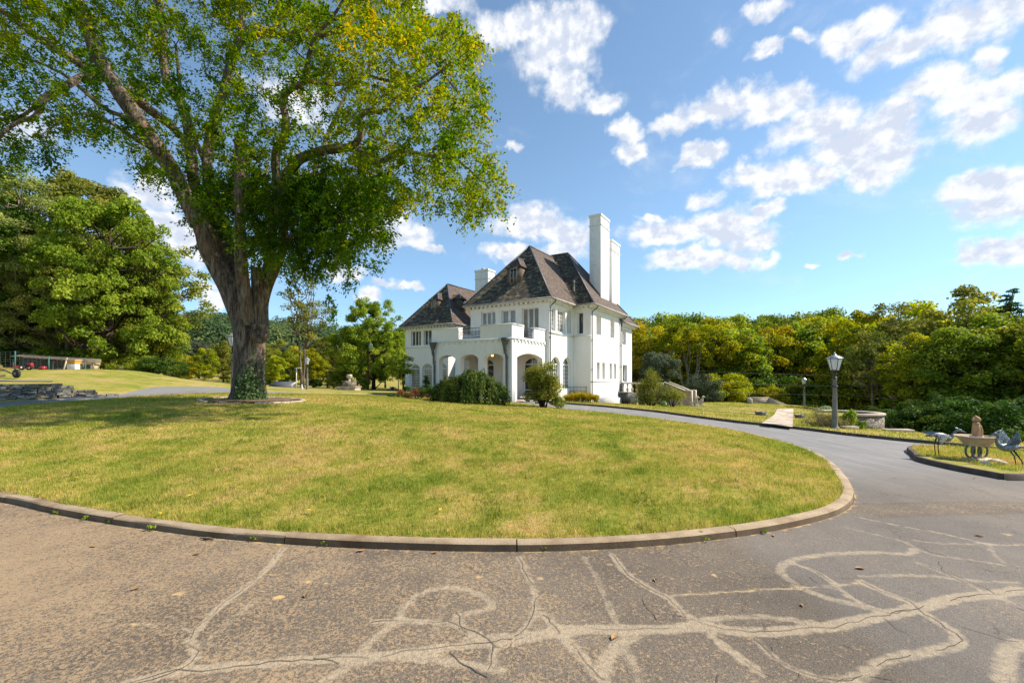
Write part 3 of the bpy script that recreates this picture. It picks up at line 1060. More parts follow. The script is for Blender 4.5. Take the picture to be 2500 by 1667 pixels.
# sand banked against the kerb
dk = np.full(len(dv), 9.0)
nearlawn = LAWN[(LAWN[:, 1] < 12)]
cand = np.nonzero((dv[:, 1] < 13) & (dv[:, 0] > -14) & (dv[:, 0] < 9))[0]
for i in range(0, len(cand), 4000):
    q = cand[i:i + 4000]
    dk[q] = np.sqrt((((dv[q][:, None, :] - nearlawn[None]) ** 2).sum(2)).min(1))
ochre_a = np.clip(1.0 - dk / 0.10, 0, 1) * 0.60
sand_a = np.maximum(sand_a, np.clip(1 - dk / 0.22, 0, 1) * 0.35)
for cx_, cy_, rx_, ry_, s_ in [(820, 505, 28, 12, .9), (1280, 525, 30, 13, .95), (1210, 498, 28, 10, .8), (1510, 458, 25, 9, .8), (1415, 456, 20, 8, .7), (1310, 415, 25, 7, .7), (1250, 418, 30, 7, .6), (1350, 355, 16, 7, .7), (2200, 430, 28, 12, .8), (610, 650, 24, 12, .7), (80, 330, 30, 8, .6), (520, 405, 22, 8, .7), (1440, 475, 18, 7, .6), (1240, 398, 25, 6, .6)]:
    g = CRA([(cx_, cy_), (cx_ + rx_, cy_), (cx_, cy_ + ry_)])
    rx2, ry2 = abs(g[1][0] - g[0][0]), abs(g[2][1] - g[0][1])
    d = np.hypot((dv[:, 0] - g[0][0]) / rx2, (dv[:, 1] - g[0][1]) / ry2)
    ochre_a = np.maximum(ochre_a, np.clip(1.5 - d, 0, 1) * s_ * 0.9)
for cx_, cy_, rx_, ry_, s_ in [(735, 592, 18, 10, .6), (780, 598, 16, 10, .6), (930, 575, 18, 9, .75), (1530, 577, 14, 8, .5), (130, 588, 30, 9, .7), (450, 527, 26, 8, .7), (1700, 372, 50, 10, .5), (2270, 385, 24, 8, .6), (1370, 490, 60, 8, .5), (300, 425, 20, 6, .6), (870, 632, 14, 7, .6)]:
    g = CRB([(cx_, cy_), (cx_ + rx_, cy_), (cx_, cy_ + ry_)])
    rx2, ry2 = abs(g[1][0] - g[0][0]), abs(g[2][1] - g[0][1])
    d = np.hypot((dv[:, 0] - g[0][0]) / rx2, (dv[:, 1] - g[0][1]) / ry2)
    ochre_a = np.maximum(ochre_a, np.clip(1.5 - d, 0, 1) * s_ * 0.9)
stk = np.array(smooth_line([np.array(q) for q in CRB([(690, 668), (900, 655), (1150, 640), (1350, 632), (1610, 612)])], 0.1))
stk_d = seg_dist(dv, stk)
ochre_a = np.maximum(ochre_a, np.clip(1.3 - stk_d / 0.03, 0, 1) * 0.52)
sand_a = np.maximum(sand_a, np.clip(1.3 - stk_d / 0.035, 0, 1) * 0.55)
# silt: heavy to the left and towards the camera, thin to the right, none up the drive
x_, y_ = dv[:, 0], dv[:, 1]
dirt_a = 0.50 - 0.11 * (x_ - (-1.0)) * (x_ > -1.0) + 0.05 * np.clip(-1 - x_, 0, 3)
dirt_a += 0.10 * np.exp(-((x_ + 4.3) / 1.5) ** 2)
dirt_a = np.clip(dirt_a, 0.12, 0.95)
dirt_a *= np.clip((7.4 - y_ + 0.25 * np.abs(x_)) / 2.5, 0, 1)
# a dusty fan across the drive by the corner of the lawn
fan = CRB([(1640, 275), (1850, 268), (2150, 262), (2352, 258)])
dirt_a = np.maximum(dirt_a, np.clip(1.4 - seg_dist(dv, np.array(fan)) / 0.28, 0, 1) * 0.32)
for nm, arr in (('sand', sand_a), ('dirt', dirt_a), ('ochre', ochre_a)):
    at_ = me.attributes.new(nm, 'FLOAT', 'POINT')
    at_.data.foreach_set('value', arr.astype(np.float32))

# open cracks running along some of the seams: narrow dark strips laid on the asphalt
M['crack'] = simple_mat('open_crack', (0.085, 0.07, 0.055), 0.95, var=0.3)
cm = MB()
rc = random.Random(3)


def crack(line, w0=0.0022):
    pr = []
    ph = rc.random() * 50
    for i, (a, b) in enumerate(line):
        o1 = mnoise.noise(Vector((a * 7 + ph, b * 7, 1.0))) * 0.035 + mnoise.noise(Vector((a * 24 + ph, b * 24, 2.0))) * 0.014
        o2 = mnoise.noise(Vector((a * 7 + ph, b * 7, 9.0))) * 0.035 + mnoise.noise(Vector((a * 24 + ph, b * 24, 8.0))) * 0.014
        pr.append((a + o1, b + o2))
    prev = None
    for i in range(len(pr) - 1):
        a, b = np.array(pr[i]), np.array(pr[i + 1])
        wv = mnoise.noise(Vector((a[0] * 3 + ph, a[1] * 3, 4.0)))
        if wv < -0.22:
            prev = None
            continue
        d = (b - a) / (np.linalg.norm(b - a) + 1e-9)
        n_ = np.array((-d[1], d[0])) * w0 * (0.55 + 0.9 * max(0, wv + .25))
        cur = (b + n_, b - n_)
        if prev is None:
            prev = (a + n_, a - n_)
        q = [prev[0], prev[1], cur[1], cur[0]]
        cm.add([(s[0], s[1], 0) for s in q], [(0, 1, 2, 3)])
        prev = cur


for i in (0, 2, 4, 8, 11, 12, 13, 17, 19, 20, 21, 25, 27):
    crack(SM[i])
for L in [[(1560, 300), (1680, 325), (1790, 370)], [(1755, 375), (1800, 410), (1870, 440), (1990, 490)], [(1960, 510), (1990, 560), (2100, 600), (2220, 660)], [(590, 660), (620, 730), (655, 780)], [(1370, 580), (1420, 630), (1500, 680)], [(1200, 850), (1210, 930)], [(2075, 820), (2200, 860), (2352, 885)], [(770, 500), (800, 525)], [(950, 1040), (940, 1067)], [(1300, 1020), (1320, 1067)], [(1700, 770), (1780, 820), (1830, 850)], [(1640, 1040), (1760, 1067)], [(2100, 165), (2200, 195), (2352, 225)], [(1900, 235), (2050, 260), (2180, 270), (2352, 305)]]:
    crack(smooth_line([np.array(q) for q in CRB(L)], 0.05), 0.0026)
for L in [[(2060, 780), (2120, 830), (2240, 880)], [(1440, 800), (1560, 840)]]:
    crack(smooth_line([np.array(q) for q in CRA(L)], 0.05), 0.003)
cv = np.array(cm.v)
cv[:, 2] = zt(cv[:, 0], cv[:, 1]) + 0.004
cm.v = [tuple(q) for q in cv]
cm.build('crack', M['crack'], drive)


# ------------------------------------------------------------------ kerbs
def kerb_strip(name, line, side, closed, width, height, mat, piece=2.3, gap=0.012, bur=0.06, base_off=0.0, lean=0.02):
    """upright kerb along a line; side=+1: body lies to the left of the direction of travel"""
    mb = MB()
    line = np.asarray(line)
    if closed:
        line = np.vstack([line, line[:1]])
    t_ = np.gradient(line, axis=0)
    t_ /= np.linalg.norm(t_, axis=1)[:, None]
    nrm = np.stack([-t_[:, 1], t_[:, 0]], 1) * side
    L = np.concatenate(([0], np.cumsum(np.linalg.norm(np.diff(line, axis=0), axis=1))))
    cuts = np.arange(0, L[-1], piece)
    for ci, c0 in enumerate(cuts):
        c1 = min(c0 + piece - gap, L[-1])
        s = np.unique(np.concatenate([np.arange(c0, c1, 0.3), [c1]]))
        if len(s) < 2 or s[-1] - s[0] < 0.05:
            continue
        jx = rc.uniform(-0.006, 0.006)
        jz = rc.uniform(-0.006, 0.006)
        rows = []
        for q in s:
            x, y = np.interp(q, L, line[:, 0]), np.interp(q, L, line[:, 1])
            nx, ny = np.interp(q, L, nrm[:, 0]), np.interp(q, L, nrm[:, 1])
            z = z1(x, y) + base_off
            wv = mnoise.noise(Vector((x * 2.2, y * 2.2, 0))) * 0.008
            prof = [(0.0 + jx, -bur), (lean * 0.6 + jx + wv, height * 0.78 + jz), (lean + 0.012 + jx, height + jz + wv * .5), (width - 0.015 + jx, height + jz), (width + jx, height - 0.03 + jz), (width + jx, -bur)]
            rows.append([(x + nx * d, y + ny * d, z + h) for d, h in prof])
        o = []
        for r_ in rows:
            o += r_
        m_ = len(rows[0])
        fs = []
        for i in range(len(rows) - 1):
            for k_ in range(m_ - 1):
                q4 = (i * m_ + k_, (i + 1) * m_ + k_, (i + 1) * m_ + k_ + 1, i * m_ + k_ + 1)
                fs.append(q4 if side > 0 else q4[::-1])
        fs.append(tuple(range(m_)))
        fs.append(tuple((len(rows) - 1) * m_ + k_ for k_ in range(m_)))
        mb.add(o, fs)
    ob = mb.build(name, mat, None, smooth=True)
    ob['kind'] = 'structure'
    return ob


_start = int(np.argmin(np.hypot(LAWN[:, 0] + 13.0, LAWN[:, 1] - 8.4)))
_roll = np.roll(LAWN, -_start, 0)
_end = int(np.argmin(np.hypot(_roll[:, 0] - .3, _roll[:, 1] - 27.3)))
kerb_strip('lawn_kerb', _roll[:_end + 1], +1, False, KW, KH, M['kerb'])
kerb_strip('lawn_edge', np.vstack([_roll[_end:], _roll[:1]]), +1, False, KW, .05, M['turf'], piece=60, gap=0.0, lean=.08)
kerb_strip('drive_kerb', OUT_LINE[8:], +1, False, 0.14, 0.10, M['kerb_dark'], piece=3.1)
kerb_strip('island_kerb', ISLAND, +1, True, 0.13, 0.10, M['kerb_dark'], piece=2.7)
pts = grid(9, 15, 8, 13, 0.35)
pts = pts[inside(isl_in, pts) & ~near_any(pts, isl_in, 0.15)]
isl, _ = region('island_soil', [isl_in], pts, lambda c: inside(isl_in, c), 0.10, M['turf'])

# ------------------------------------------------------------------ the house (local axes: x along the porch front, y back into the house)
HOUSE = thing('mansion', 'large white painted brick house with steep mossy shingle roofs, arcaded porch and tall twin chimneys', 'house', (0, 29.0, 0), math.atan2(-.535, .845))


def panel(mb, axis, const, s0, s1, z0_, z1_, holes, depth, inw):
    """wall sheet in the plane axis=const with openings; the reveals run inwards (inw=+1/-1) by depth"""
    loops = [[(s0, z0_), (s1, z0_), (s1, z1_), (s0, z1_)]] + holes
    v, f = cdt_faces(loops, [])
    cen = v[f].mean(1)
    keep = inside(np.array(loops[0]), cen)
    for h in holes:
        keep &= ~inside(np.array(h), cen)
    f = f[keep]
    P3 = (lambda s, z, d: (s, const + inw * d, z)) if axis == 'v' else (lambda s, z, d: (const + inw * d, s, z))
    mb.add([P3(a, b, 0) for a, b in v], [tuple(q) for q in f])
    for h in holes:
        n = len(h)
        mb.add([P3(a, b, 0) for a, b in h] + [P3(a, b, depth) for a, b in h], [(i, (i + 1) % n, n + (i + 1) % n, n + i) for i in range(n)])


def rect(s0, s1, z0_, z1_):
    return [(s0, z0_), (s1, z0_), (s1, z1_), (s0, z1_)]


def arch(s0, s1, z0_, zs, ztop, n=12):
    """opening with a segmental head springing at zs"""
    pts = [(s0, z0_), (s1, z0_)]
    w_, r_ = (s1 - s0) / 2, ztop - zs
    rad = (w_ * w_ + r_ * r_) / (2 * r_)
    a0 = math.asin(min(1, w_ / rad))
    for i in range(n + 1):
        a = a0 - 2 * a0 * i / n
        pts.append(((s0 + s1) / 2 + rad * math.sin(a), ztop - rad + rad * math.cos(a)))
    return pts


def window(axis, const, inw, hole, depth, cols=2, rows=0, transom=None, pane='glass', fw=0.07, name='window', mw=0.06, low=None):
    """a frame set back into an opening, with its glass as a sub-part"""
    P3 = (lambda s, z, d: (s, const + inw * d, z)) if axis == 'v' else (lambda s, z, d: (const + inw * d, s, z))
    mb = MB()
    h = np.array(hole)
    c = h.mean(0)
    s0, s1, za, zb = h[:, 0].min(), h[:, 0].max(), h[:, 1].min(), h[:, 1].max()
    ctr = np.array(((s0 + s1) / 2, (za + zb) / 2))
    inner = ctr + (h - ctr) * np.array([1 - 2 * fw / (s1 - s0), 1 - 2 * fw / (zb - za)])
    d0, d1 = depth - 0.07, depth + 0.01
    n = len(h)
    vv = [P3(a, b, d0) for a, b in h] + [P3(a, b, d0) for a, b in inner] + [P3(a, b, d1) for a, b in inner]
    mb.add(vv, [(i, (i + 1) % n, n + (i + 1) % n, n + i) for i in range(n)] + [(n + i, n + (i + 1) % n, 2 * n + (i + 1) % n, 2 * n + i) for i in range(n)])

    def bar(sa, sb, z_a, z_b, t_):
        a, b = P3(sa, z_a, depth - 0.05 - t_), P3(sb, z_b, depth + 0.008)
        mb.span(a[0], b[0], a[1], b[1], a[2], b[2])
    top = transom if transom else zb - fw * .6
    for i in range(1, cols):
        s = s0 + (s1 - s0) * i / cols
        bar(s - mw / 2, s + mw / 2, za + fw * .5, top, 0.012)
    if transom:
        bar(s0 + fw * .5, s1 - fw * .5, transom - 0.05, transom + 0.05, 0.016)
        bar((s0 + s1) / 2 - .025, (s0 + s1) / 2 + .025, transom + .05, zb - fw, 0.008)
    if low:
        bar(s0 + fw * .5, s1 - fw * .5, za + low - .03, za + low + .03, 0.014)
    for r_ in range(1, rows):
        z = za + fw + (top - za - fw) * r_ / rows
        bar(s0 + fw * .5, s1 - fw * .5, z - 0.011, z + 0.011, -0.012)
    for i in range(cols):
        if rows:
            s = s0 + (s1 - s0) * (i + .5) / cols
            bar(s - .010, s + .010, za + fw * .5, top, -0.014)
    o = mb.build(name, M['trim'], HOUSE)
    g = MB()
    g.poly([P3(a, b, depth - 0.012) for a, b in h])
    g.build('pane', M[pane], o)
    return o


GZ = -1.4
M['shingle_plain'] = simple_mat('brown_shingle_cladding', (0.13, 0.09, 0.062), 0.85, var=0.35, scale=7, bumps=0.5)
walls = MB()
REC = 0.24
# porch arcade (walls with real thickness)
porch = MB()
TH = 0.42
ARCHES_F = [arch(-6.32, -4.78, 0.02, 2.95, 3.21), arch(-4.30, -2.75, 0.02, 2.95, 3.22), arch(-2.27, -0.70, 0.02, 2.95, 3.22)]
ARCH_R = [arch(0.63, 4.17, 0.02, 2.97, 3.28)]
ARCH_L = [arch(0.75, 3.95, 0.02, 2.97, 3.26)]
UL, UR, VB = -7.0, 0.0, 4.73
BF = [(-4.47, 4.32), (-2.60, 4.32), (-2.60, 5.10), (-4.47, 5.10)]


def parapet_outline(s0, s1, g0, g1):
    return [(s0, GZ), (s1, GZ), (s1, 5.1), (g1, 5.1), (g1, 4.32), (g0, 4.32), (g0, 5.1), (s0, 5.1)]


def thick(mb, axis, const, outline, holes, th, inw):
    loops = [outline] + holes
    v, f = cdt_faces(loops, [])
    cen = v[f].mean(1)
    keep = inside(np.array(outline), cen)
    for h in holes:
        keep &= ~inside(np.array(h), cen)
    f = f[keep]
    P3 = (lambda s, z, d: (s, const + inw * d, z)) if axis == 'v' else (lambda s, z, d: (const + inw * d, s, z))
    mb.add([P3(a, b, 0) for a, b in v], [tuple(q) for q in f])
    mb.add([P3(a, b, th) for a, b in v], [tuple(q) for q in f])
    for h in loops:
        n = len(h)
        mb.add([P3(a, b, 0) for a, b in h] + [P3(a, b, th) for a, b in h], [(i, (i + 1) % n, n + (i + 1) % n, n + i) for i in range(n)])


thick(porch, 'v', 0.0, parapet_outline(UL, UR, -4.47, -2.60), ARCHES_F, TH, +1)
thick(porch, 'u', 0.0, parapet_outline(TH + .002, VB - .01, 1.49, 2.93), ARCH_R, TH, -1)
thick(porch, 'u', UL, [(TH + .002, GZ), (VB - .01, GZ), (VB - .01, 5.1), (TH + .002, 5.1)], ARCH_L, TH, +1)
porch.build('porch_wall', M['white'], HOUSE)
pm = MB()   # coping, cornice and its brackets
for a, b in ((UL, -4.47), (-2.60, UR)):
    pm.span(a - (.05 if a == UL else -.004), b + (.05 if b == UR else -.004), -.05, TH + .05, 5.1, 5.17)
for a, b in ((TH + .055, 1.488), (2.932, VB - .02)):
    pm.span(-TH - .05, .05, a, b, 5.1, 5.168)
pm.span(UL - .06, UR + .06, -.06, -.002, 4.14, 4.24)
pm.span(.002, .06, 0.0, VB - .02, 4.14, 4.24)
for i in range(15):
    s = UL + .2 + i * .47
    pm.span(s, s + .16, -.05, -.002, 3.98, 4.138)
for i in range(10):
    s = .25 + i * .46
    pm.span(.002, .05, s, s + .16, 3.98, 4.138)
pm.build('porch_cornice', M['white'], HOUSE)
pf = MB()
pf.span(UL + .43, UR - .43, .43, VB, -.3, 0.02)
pf.build('porch_floor', M['porch_floor'], HOUSE)
pc = MB()
pc.span(UL + .43, UR - .43, .43, VB - .01, 3.75, 4.28)
pc.build('porch_ceiling', M['cream'], HOUSE)
# iron railings in the parapet gaps
def railing(name, axis, const, s0, s1, za, zb, step=0.115, ring=True, par=HOUSE):
    mb = MB()
    P3 = (lambda s, z: (s, const, z)) if axis == 'v' else (lambda s, z: (const, s, z))
    for z in (za + .04, zb):
        mb.bar(P3(s0, z), P3(s1, z), .03, .03)
    n = max(2, int((s1 - s0) / step))
    for i in range(n + 1):
        s = s0 + (s1 - s0) * i / n
        mb.bar(P3(s, za), P3(s, zb), .016, .016)
        if ring and i < n:
            sm_ = s + (s1 - s0) / n / 2
            zm = (za + zb) / 2
            pts_ = [P3(sm_ + .045 * math.cos(a), zm + .16 * math.sin(a)) for a in np.linspace(0, 2 * math.pi, 9)]
            mb.tube(pts_, .009, 4, cap=False)
    return mb.build(name, M['iron'], par)


railing('balcony_railing', 'v', .16, -4.45, -2.62, 4.36, 5.06)
railing('balcony_railing', 'u', -.16, 1.51, 2.91, 4.36, 5.06)

# front block
W2 = (5.85, 6.92)
h_front = [rect(-5.98, -4.57, *W2), rect(-4.0, -2.68, *W2), rect(-2.10, -0.63, 4.45, 6.92)]
h_porch = [arch(-6.15, -4.75, 0.06, 2.75, 3.12), arch(-4.05, -2.65, 0.06, 2.75, 3.12), arch(-2.02, -0.53, 0.06, 2.75, 3.16)]
panel(walls, 'v', VB, -7.06, .24, GZ, 7.42, h_front + h_porch, REC, +1)
HF2 = 5.14
h_right = [rect(5.15, 5.85, HF2, 6.85), rect(6.15, 7.55, HF2, 6.85), rect(7.95, 8.62, HF2, 6.98)]
h_rightg = [arch(5.15, 6.58, .70, 2.75, 3.19), arch(7.15, 8.55, .70, 2.75, 3.2)]
panel(walls, 'u', .24, VB, 9.04, GZ, 7.42, h_right + h_rightg, REC, -1)
panel(walls, 'u', -7.06, VB, 9.04, GZ, 7.42, [rect(6.2, 7.5, 5.6, 6.9)], REC, +1)
# recess and main block
h_rec = [rect(.62, 1.12, HF2, 6.93)]
panel(walls, 'v', 9.04, .24, 1.76, GZ, 7.42, h_rec, REC, +1)
h_e = [rect(10.3, 11.4, 5.19, 6.9), rect(13.65, 14.75, 5.19, 6.9)]
h_slits = [rect(a, a + .62, 1.46, 2.87) for a in (10.42, 11.66, 13.43, 14.62)]
panel(walls, 'u', 1.76, 9.04, 16.5, GZ, 7.42, h_e + h_slits, 0.62, -1)
h_mainl = [rect(-9.2, -8.0, 5.4, 6.9), rect(-11.8, -10.6, 5.4, 6.9), arch(-9.3, -7.9, .3, 2.75, 3.1), arch(-12.0, -10.6, .3, 2.75, 3.1)]
panel(walls, 'v', 13.0, -13.16, -7.06, GZ, 6.9, h_mainl, REC, +1)
panel(walls, 'u', -7.06, 9.04, 16.5, GZ, 7.42, [], REC, +1)
# rear block, set back a little and lower
h_back = [rect(17.85, 19.0, 4.85, 6.38), rect(18.0, 19.35, 1.15, 2.84)]
panel(walls, 'u', 1.45, 16.5, 20.9, GZ, 6.8, h_back, 0.3, -1)
panel(walls, 'v', 20.9, -13.2, 1.45, GZ, 6.8, [], REC, -1)
panel(walls, 'v', 16.5, 1.45, 1.76, GZ, 7.42, [], REC, -1)
# left wing
WV = 9.5
h_w2 = [rect(-18.68, -17.28, 4.92, 6.5), rect(-16.88, -15.4, 4.92, 6.5), rect(-15.1, -13.8, 4.92, 6.5)]
h_wg = [arch(-18.92, -17.44, .45, 2.62, 3.03), arch(-17.06, -15.58, .45, 2.62, 3.03), arch(-15.2, -13.75, .45, 2.72, 3.1)]
panel(walls, 'v', WV, -19.55, -13.16, GZ, 6.9, h_w2 + h_wg, REC, +1)
panel(walls, 'u', -13.16, 9.04, WV, GZ, 6.9, [], REC, -1)
panel(walls, 'u', -13.16, WV, 22.0, GZ, 6.9, [], REC, -1)
panel(walls, 'u', -19.55, WV, 22.0, GZ, 6.9, [rect(12, 13.3, 5, 6.5), rect(15, 16.3, 5, 6.5)], REC, +1)
panel(walls, 'v', 22.0, -19.55, -13.16, GZ, 6.9, [], REC, -1)
walls.build('wall', M['white'], HOUSE)

# string courses and sills
def part_span(name, mat, *q):
    mb = MB()
    mb.span(*q)
    return mb.build(name, M[mat], HOUSE)


part_span('string_course', 'white', .242, .29, VB + .01, 9.03, 4.90, 5.02)
part_span('string_course', 'white', .295, 1.81, 8.985, 9.037, 4.90, 5.02)
part_span('string_course', 'white', 1.763, 1.80, 9.04, 16.5, 1.24, 1.31)
part_span('string_course', 'white', -19.6, -13.1, 9.44, 9.498, 4.68, 4.79)
for h in h_front[:2]:
    part_span('window_sill', 'white', h[0][0] - .08, h[1][0] + .08, VB - .07, VB - .003, W2[0] - .09, W2[0] - .003)
pl = MB()
pl.span(1.765, 3.0, 10.2, 15.9, -1.4, -.12)
pl.build('plinth', M['white'], HOUSE)

# windows
for h in h_front[:1]:
    window('v', VB, 1, h, REC, 3, 0, mw=.13, pane='glass_curtain')
window('v', VB, 1, h_front[1], REC, 2, 0, mw=.26, pane='glass_curtain')
window('v', VB, 1, h_front[2], REC, 3, 0, mw=.13, pane='brown_door', name='balcony_door')
for h in h_porch:
    window('v', VB, 1, h, REC, 2, 0, transom=2.62, low=.6, name='french_door', fw=.09, mw=.1)
window('u', .24, -1, h_right[0], REC, 1, 5)
window('u', .24, -1, h_right[1], REC, 2, 5, pane='glass_curtain')
window('u', .24, -1, h_right[2], REC, 1, 0)
for h in h_rightg:
    window('u', .24, -1, h, REC, 2, 6, transom=2.62, name='french_door', fw=.08, mw=.09)
window('v', 9.04, 1, h_rec[0], REC, 1, 0)
for h in h_e:
    window('u', 1.76, -1, h, .62, 2, 5)
for h in h_slits:
    window('u', 1.76, -1, h, .62, 1, 0, fw=.05)
for h in h_mainl[:2]:
    window('v', 13.0, 1, h, REC, 3, 0, mw=.1)
for h in h_mainl[2:]:
    window('v', 13.0, 1, h, REC, 2, 0, transom=2.62, name='french_door')
window('u', 1.45, -1, h_back[0], .3, 2, 0)
window('u', 1.45, -1, h_back[1], .3, 2, 0, name='french_door')
for h in h_w2:
    window('v', WV, 1, h, REC, 3, 0, mw=.12)
for h in h_wg:
    window('v', WV, 1, h, REC, 1, 7, transom=2.5, name='french_door', fw=.12, pane='glass_curtain')

# roofs: each plane is a polygon with its eaves first, so that UVs run along the eaves and up the slope
PITCH = 1.36


class Roof:
    def __init__(self):
        self.v, self.f, self.uv, self.moss = [], [], [], []
        self.hips = []

    def plane(self, pts, moss=0.0):
        P = [np.array(p, float) for p in pts]
        e = P[1] - P[0]
        e /= np.linalg.norm(e)
        nrm = np.cross(P[1] - P[0], P[-1] - P[0])
        nrm /= np.linalg.norm(nrm)
        up = np.cross(nrm, e)
        if up[2] < 0:
            up = -up
        # cut the plane into courses so that the sheet can be thick
        o = len(self.v)
        self.v += [tuple(p) for p in P]
        self.f.append(tuple(range(o, o + len(P))))
        self.uv.append([(float((p - P[0]) @ e), float((p - P[0]) @ up)) for p in P])
        self.moss += [moss] * len(P)

    def build(self, name):
        me = mesh_from(name, self.v, self.f, [M['shingle']])
        uvl = me.uv_layers.new(name='UVMap')
        flat = [c for face in self.uv for uvp in face for c in uvp]
        uvl.data.foreach_set('uv', flat)
        a_ = me.attributes.new('moss', 'FLOAT', 'POINT')
        a_.data.foreach_set('value', np.array(self.moss, dtype=np.float32))
        o = link(bpy.data.objects.new(name, me), HOUSE)
        return o


def hip_lines(name, segs, r=.07):
    for a, b in segs:
        mb = MB()
        a, b = np.array(a, float) + (0, 0, .02), np.array(b, float) + (0, 0, .02)
        mb.tube([a, b], r, 6)
        mb.build(name, M['lead'], HOUSE)


EZ = 7.49
WE0 = 6.96
rf = Roof()
# front block
A1 = (-3.375, 4.2 + 4.045 * .97, EZ + 4.045 * 1.3)
RZ1 = A1[2]
rf.plane([(-7.42, 4.2, EZ), (.67, 4.2, EZ), A1], 1.0)
rf.plane([(.67, 4.2, EZ), (.67, 12.6, EZ), (-3.375, 12.9, RZ1), A1], 0.0)
rf.plane([(-7.42, 12.6, EZ), (-7.42, 4.2, EZ), A1, (-3.375, 12.9, RZ1)], .3)
# main block
MH = 4.25
AP = 5.55
A2, A3 = (2.26 - MH, 8.5 + MH, EZ + AP), (-7.6 + MH * .9, 8.5 + MH, EZ + AP)
rf.plane([(-7.6, 8.5, EZ), (2.26, 8.5, EZ), A2, A3], .95)
rf.plane([(2.26, 8.5, EZ), (2.26, 17.0, EZ), A2], 0.0)
rf.plane([(2.26, 17.0, EZ), (-7.6, 17.0, EZ), A3, A2], .3)
rf.plane([(-7.6, 17.0, EZ), (-7.6, 8.5, EZ), A3], .3)
rf.plane([(-13.7, 12.6, WE0), (-5.0, 12.6, WE0), (-5.0, 15.6, WE0 + 3.9), (-13.7, 15.6, WE0 + 3.9)], .6)
rf.plane([(-5.0, 18.6, WE0), (-13.7, 18.6, WE0), (-13.7, 15.6, WE0 + 3.9), (-5.0, 15.6, WE0 + 3.9)], .6)
main_roof = rf.build('roof')
rb = Roof()
EZ2 = 6.9
rb.plane([(1.95, 16.0, EZ2), (1.95, 21.5, EZ2), (-.85, 18.7, EZ2 + 3.5), (-.85, 16.0, EZ2 + 3.5)], 0.0)
rb.plane([(1.95, 21.5, EZ2), (-13.0, 21.5, EZ2), (-10, 18.7, EZ2 + 3.5), (-.85, 18.7, EZ2 + 3.5)], .3)
rb.build('roof')
rw = Roof()
WE = 6.95
WL, WR = -19.95, -12.62
WC = (WL + WR) / 2
WH = (WR - WL) / 2
A4 = (WC, 9.0 + WH * .97, WE + WH * 1.31)
A5 = (WC, 19.0, A4[2])
rw.plane([(WL, 9.0, WE), (WR, 9.0, WE), A4], .95)
rw.plane([(WR, 9.0, WE), (WR, 22.5, WE), A5, A4], 0.0)
rw.plane([(WL, 22.5, WE), (WL, 9.0, WE), A4, A5], .3)
rw.plane([(WR, 22.5, WE), (WL, 22.5, WE), A5], .3)
rw.build('roof')
hip_lines('ridge_flashing', [((.67, 4.2, EZ), A1), ((-7.42, 4.2, EZ), A1), (A1, (-3.375, 12.4, RZ1)), ((2.26, 8.5, EZ), A2), ((2.26, 17.0, EZ), A2), (A2, A3), ((WR, 9.0, WE), A4), ((WL, 9.0, WE), A4), (A4, A5), ((1.95, 21.5, EZ2), (-.85, 18.7, EZ2 + 3.5)), ((-.85, 18.7, EZ2 + 3.5), (-.85, 16.0, EZ2 + 3.5))])
# eaves: soffit board, moulded cornice with brackets, gutter


def eaves(axis, const, s0, s1, z, inw, wall):
    """soffit from the wall to the eaves line, brackets on the wall, gutter on the edge"""
    ev, gt = MB(), MB()
    lo, hi = min(s0, s1), max(s0, s1)
    if axis == 'v':
        ev.span(lo, hi, min(const + inw * .04, wall), max(const + inw * .04, wall), z - .13, z - .03)
        gt.span(lo, hi, const - inw * .10, const + inw * .036, z - .12, z - .005)
        n = int((hi - lo) / .42)
        for i in range(n):
            s = lo + .3 + i * .42
            ev.span(s, s + .15, min(wall - inw * .26, wall - inw * .004), max(wall - inw * .26, wall - inw * .004), z - .30, z - .132)
    else:
        ev.span(min(const + inw * .04, wall), max(const + inw * .04, wall), lo, hi, z - .132, z - .032)
        gt.span(min(const - inw * .10, const + inw * .036), max(const - inw * .10, const + inw * .036), lo, hi, z - .122, z - .007)
        n = int((hi - lo) / .42)
        for i in range(n):
            s = lo + .3 + i * .42
            ev.span(min(wall - inw * .26, wall - inw * .004), max(wall - inw * .26, wall - inw * .004), s, s + .15, z - .30, z - .134)
    ev.build('cornice', M['white'], HOUSE)
    gt.build('gutter', M['gutter'], HOUSE)


eaves('v', 4.2, -7.42, .67, EZ, +1, VB)
eaves('u', .67, 4.2, 8.5, EZ, -1, .24)
eaves('v', 8.5, .7, 2.26, EZ, +1, 9.04)
eaves('u', 2.26, 8.5, 17.0, EZ, -1, 1.76)
eaves('u', 1.95, 17.0, 21.5, EZ2, -1, 1.45)
eaves('v', 9.0, WL, WR, WE, +1, WV)
eaves('u', WR, 9.0, 15, WE, -1, -13.16)
eaves('u', -7.42, 4.2, 8.5, EZ, +1, -7.06)
eaves('v', 12.6, -12.6, -7.1, WE0, +1, 13.0)

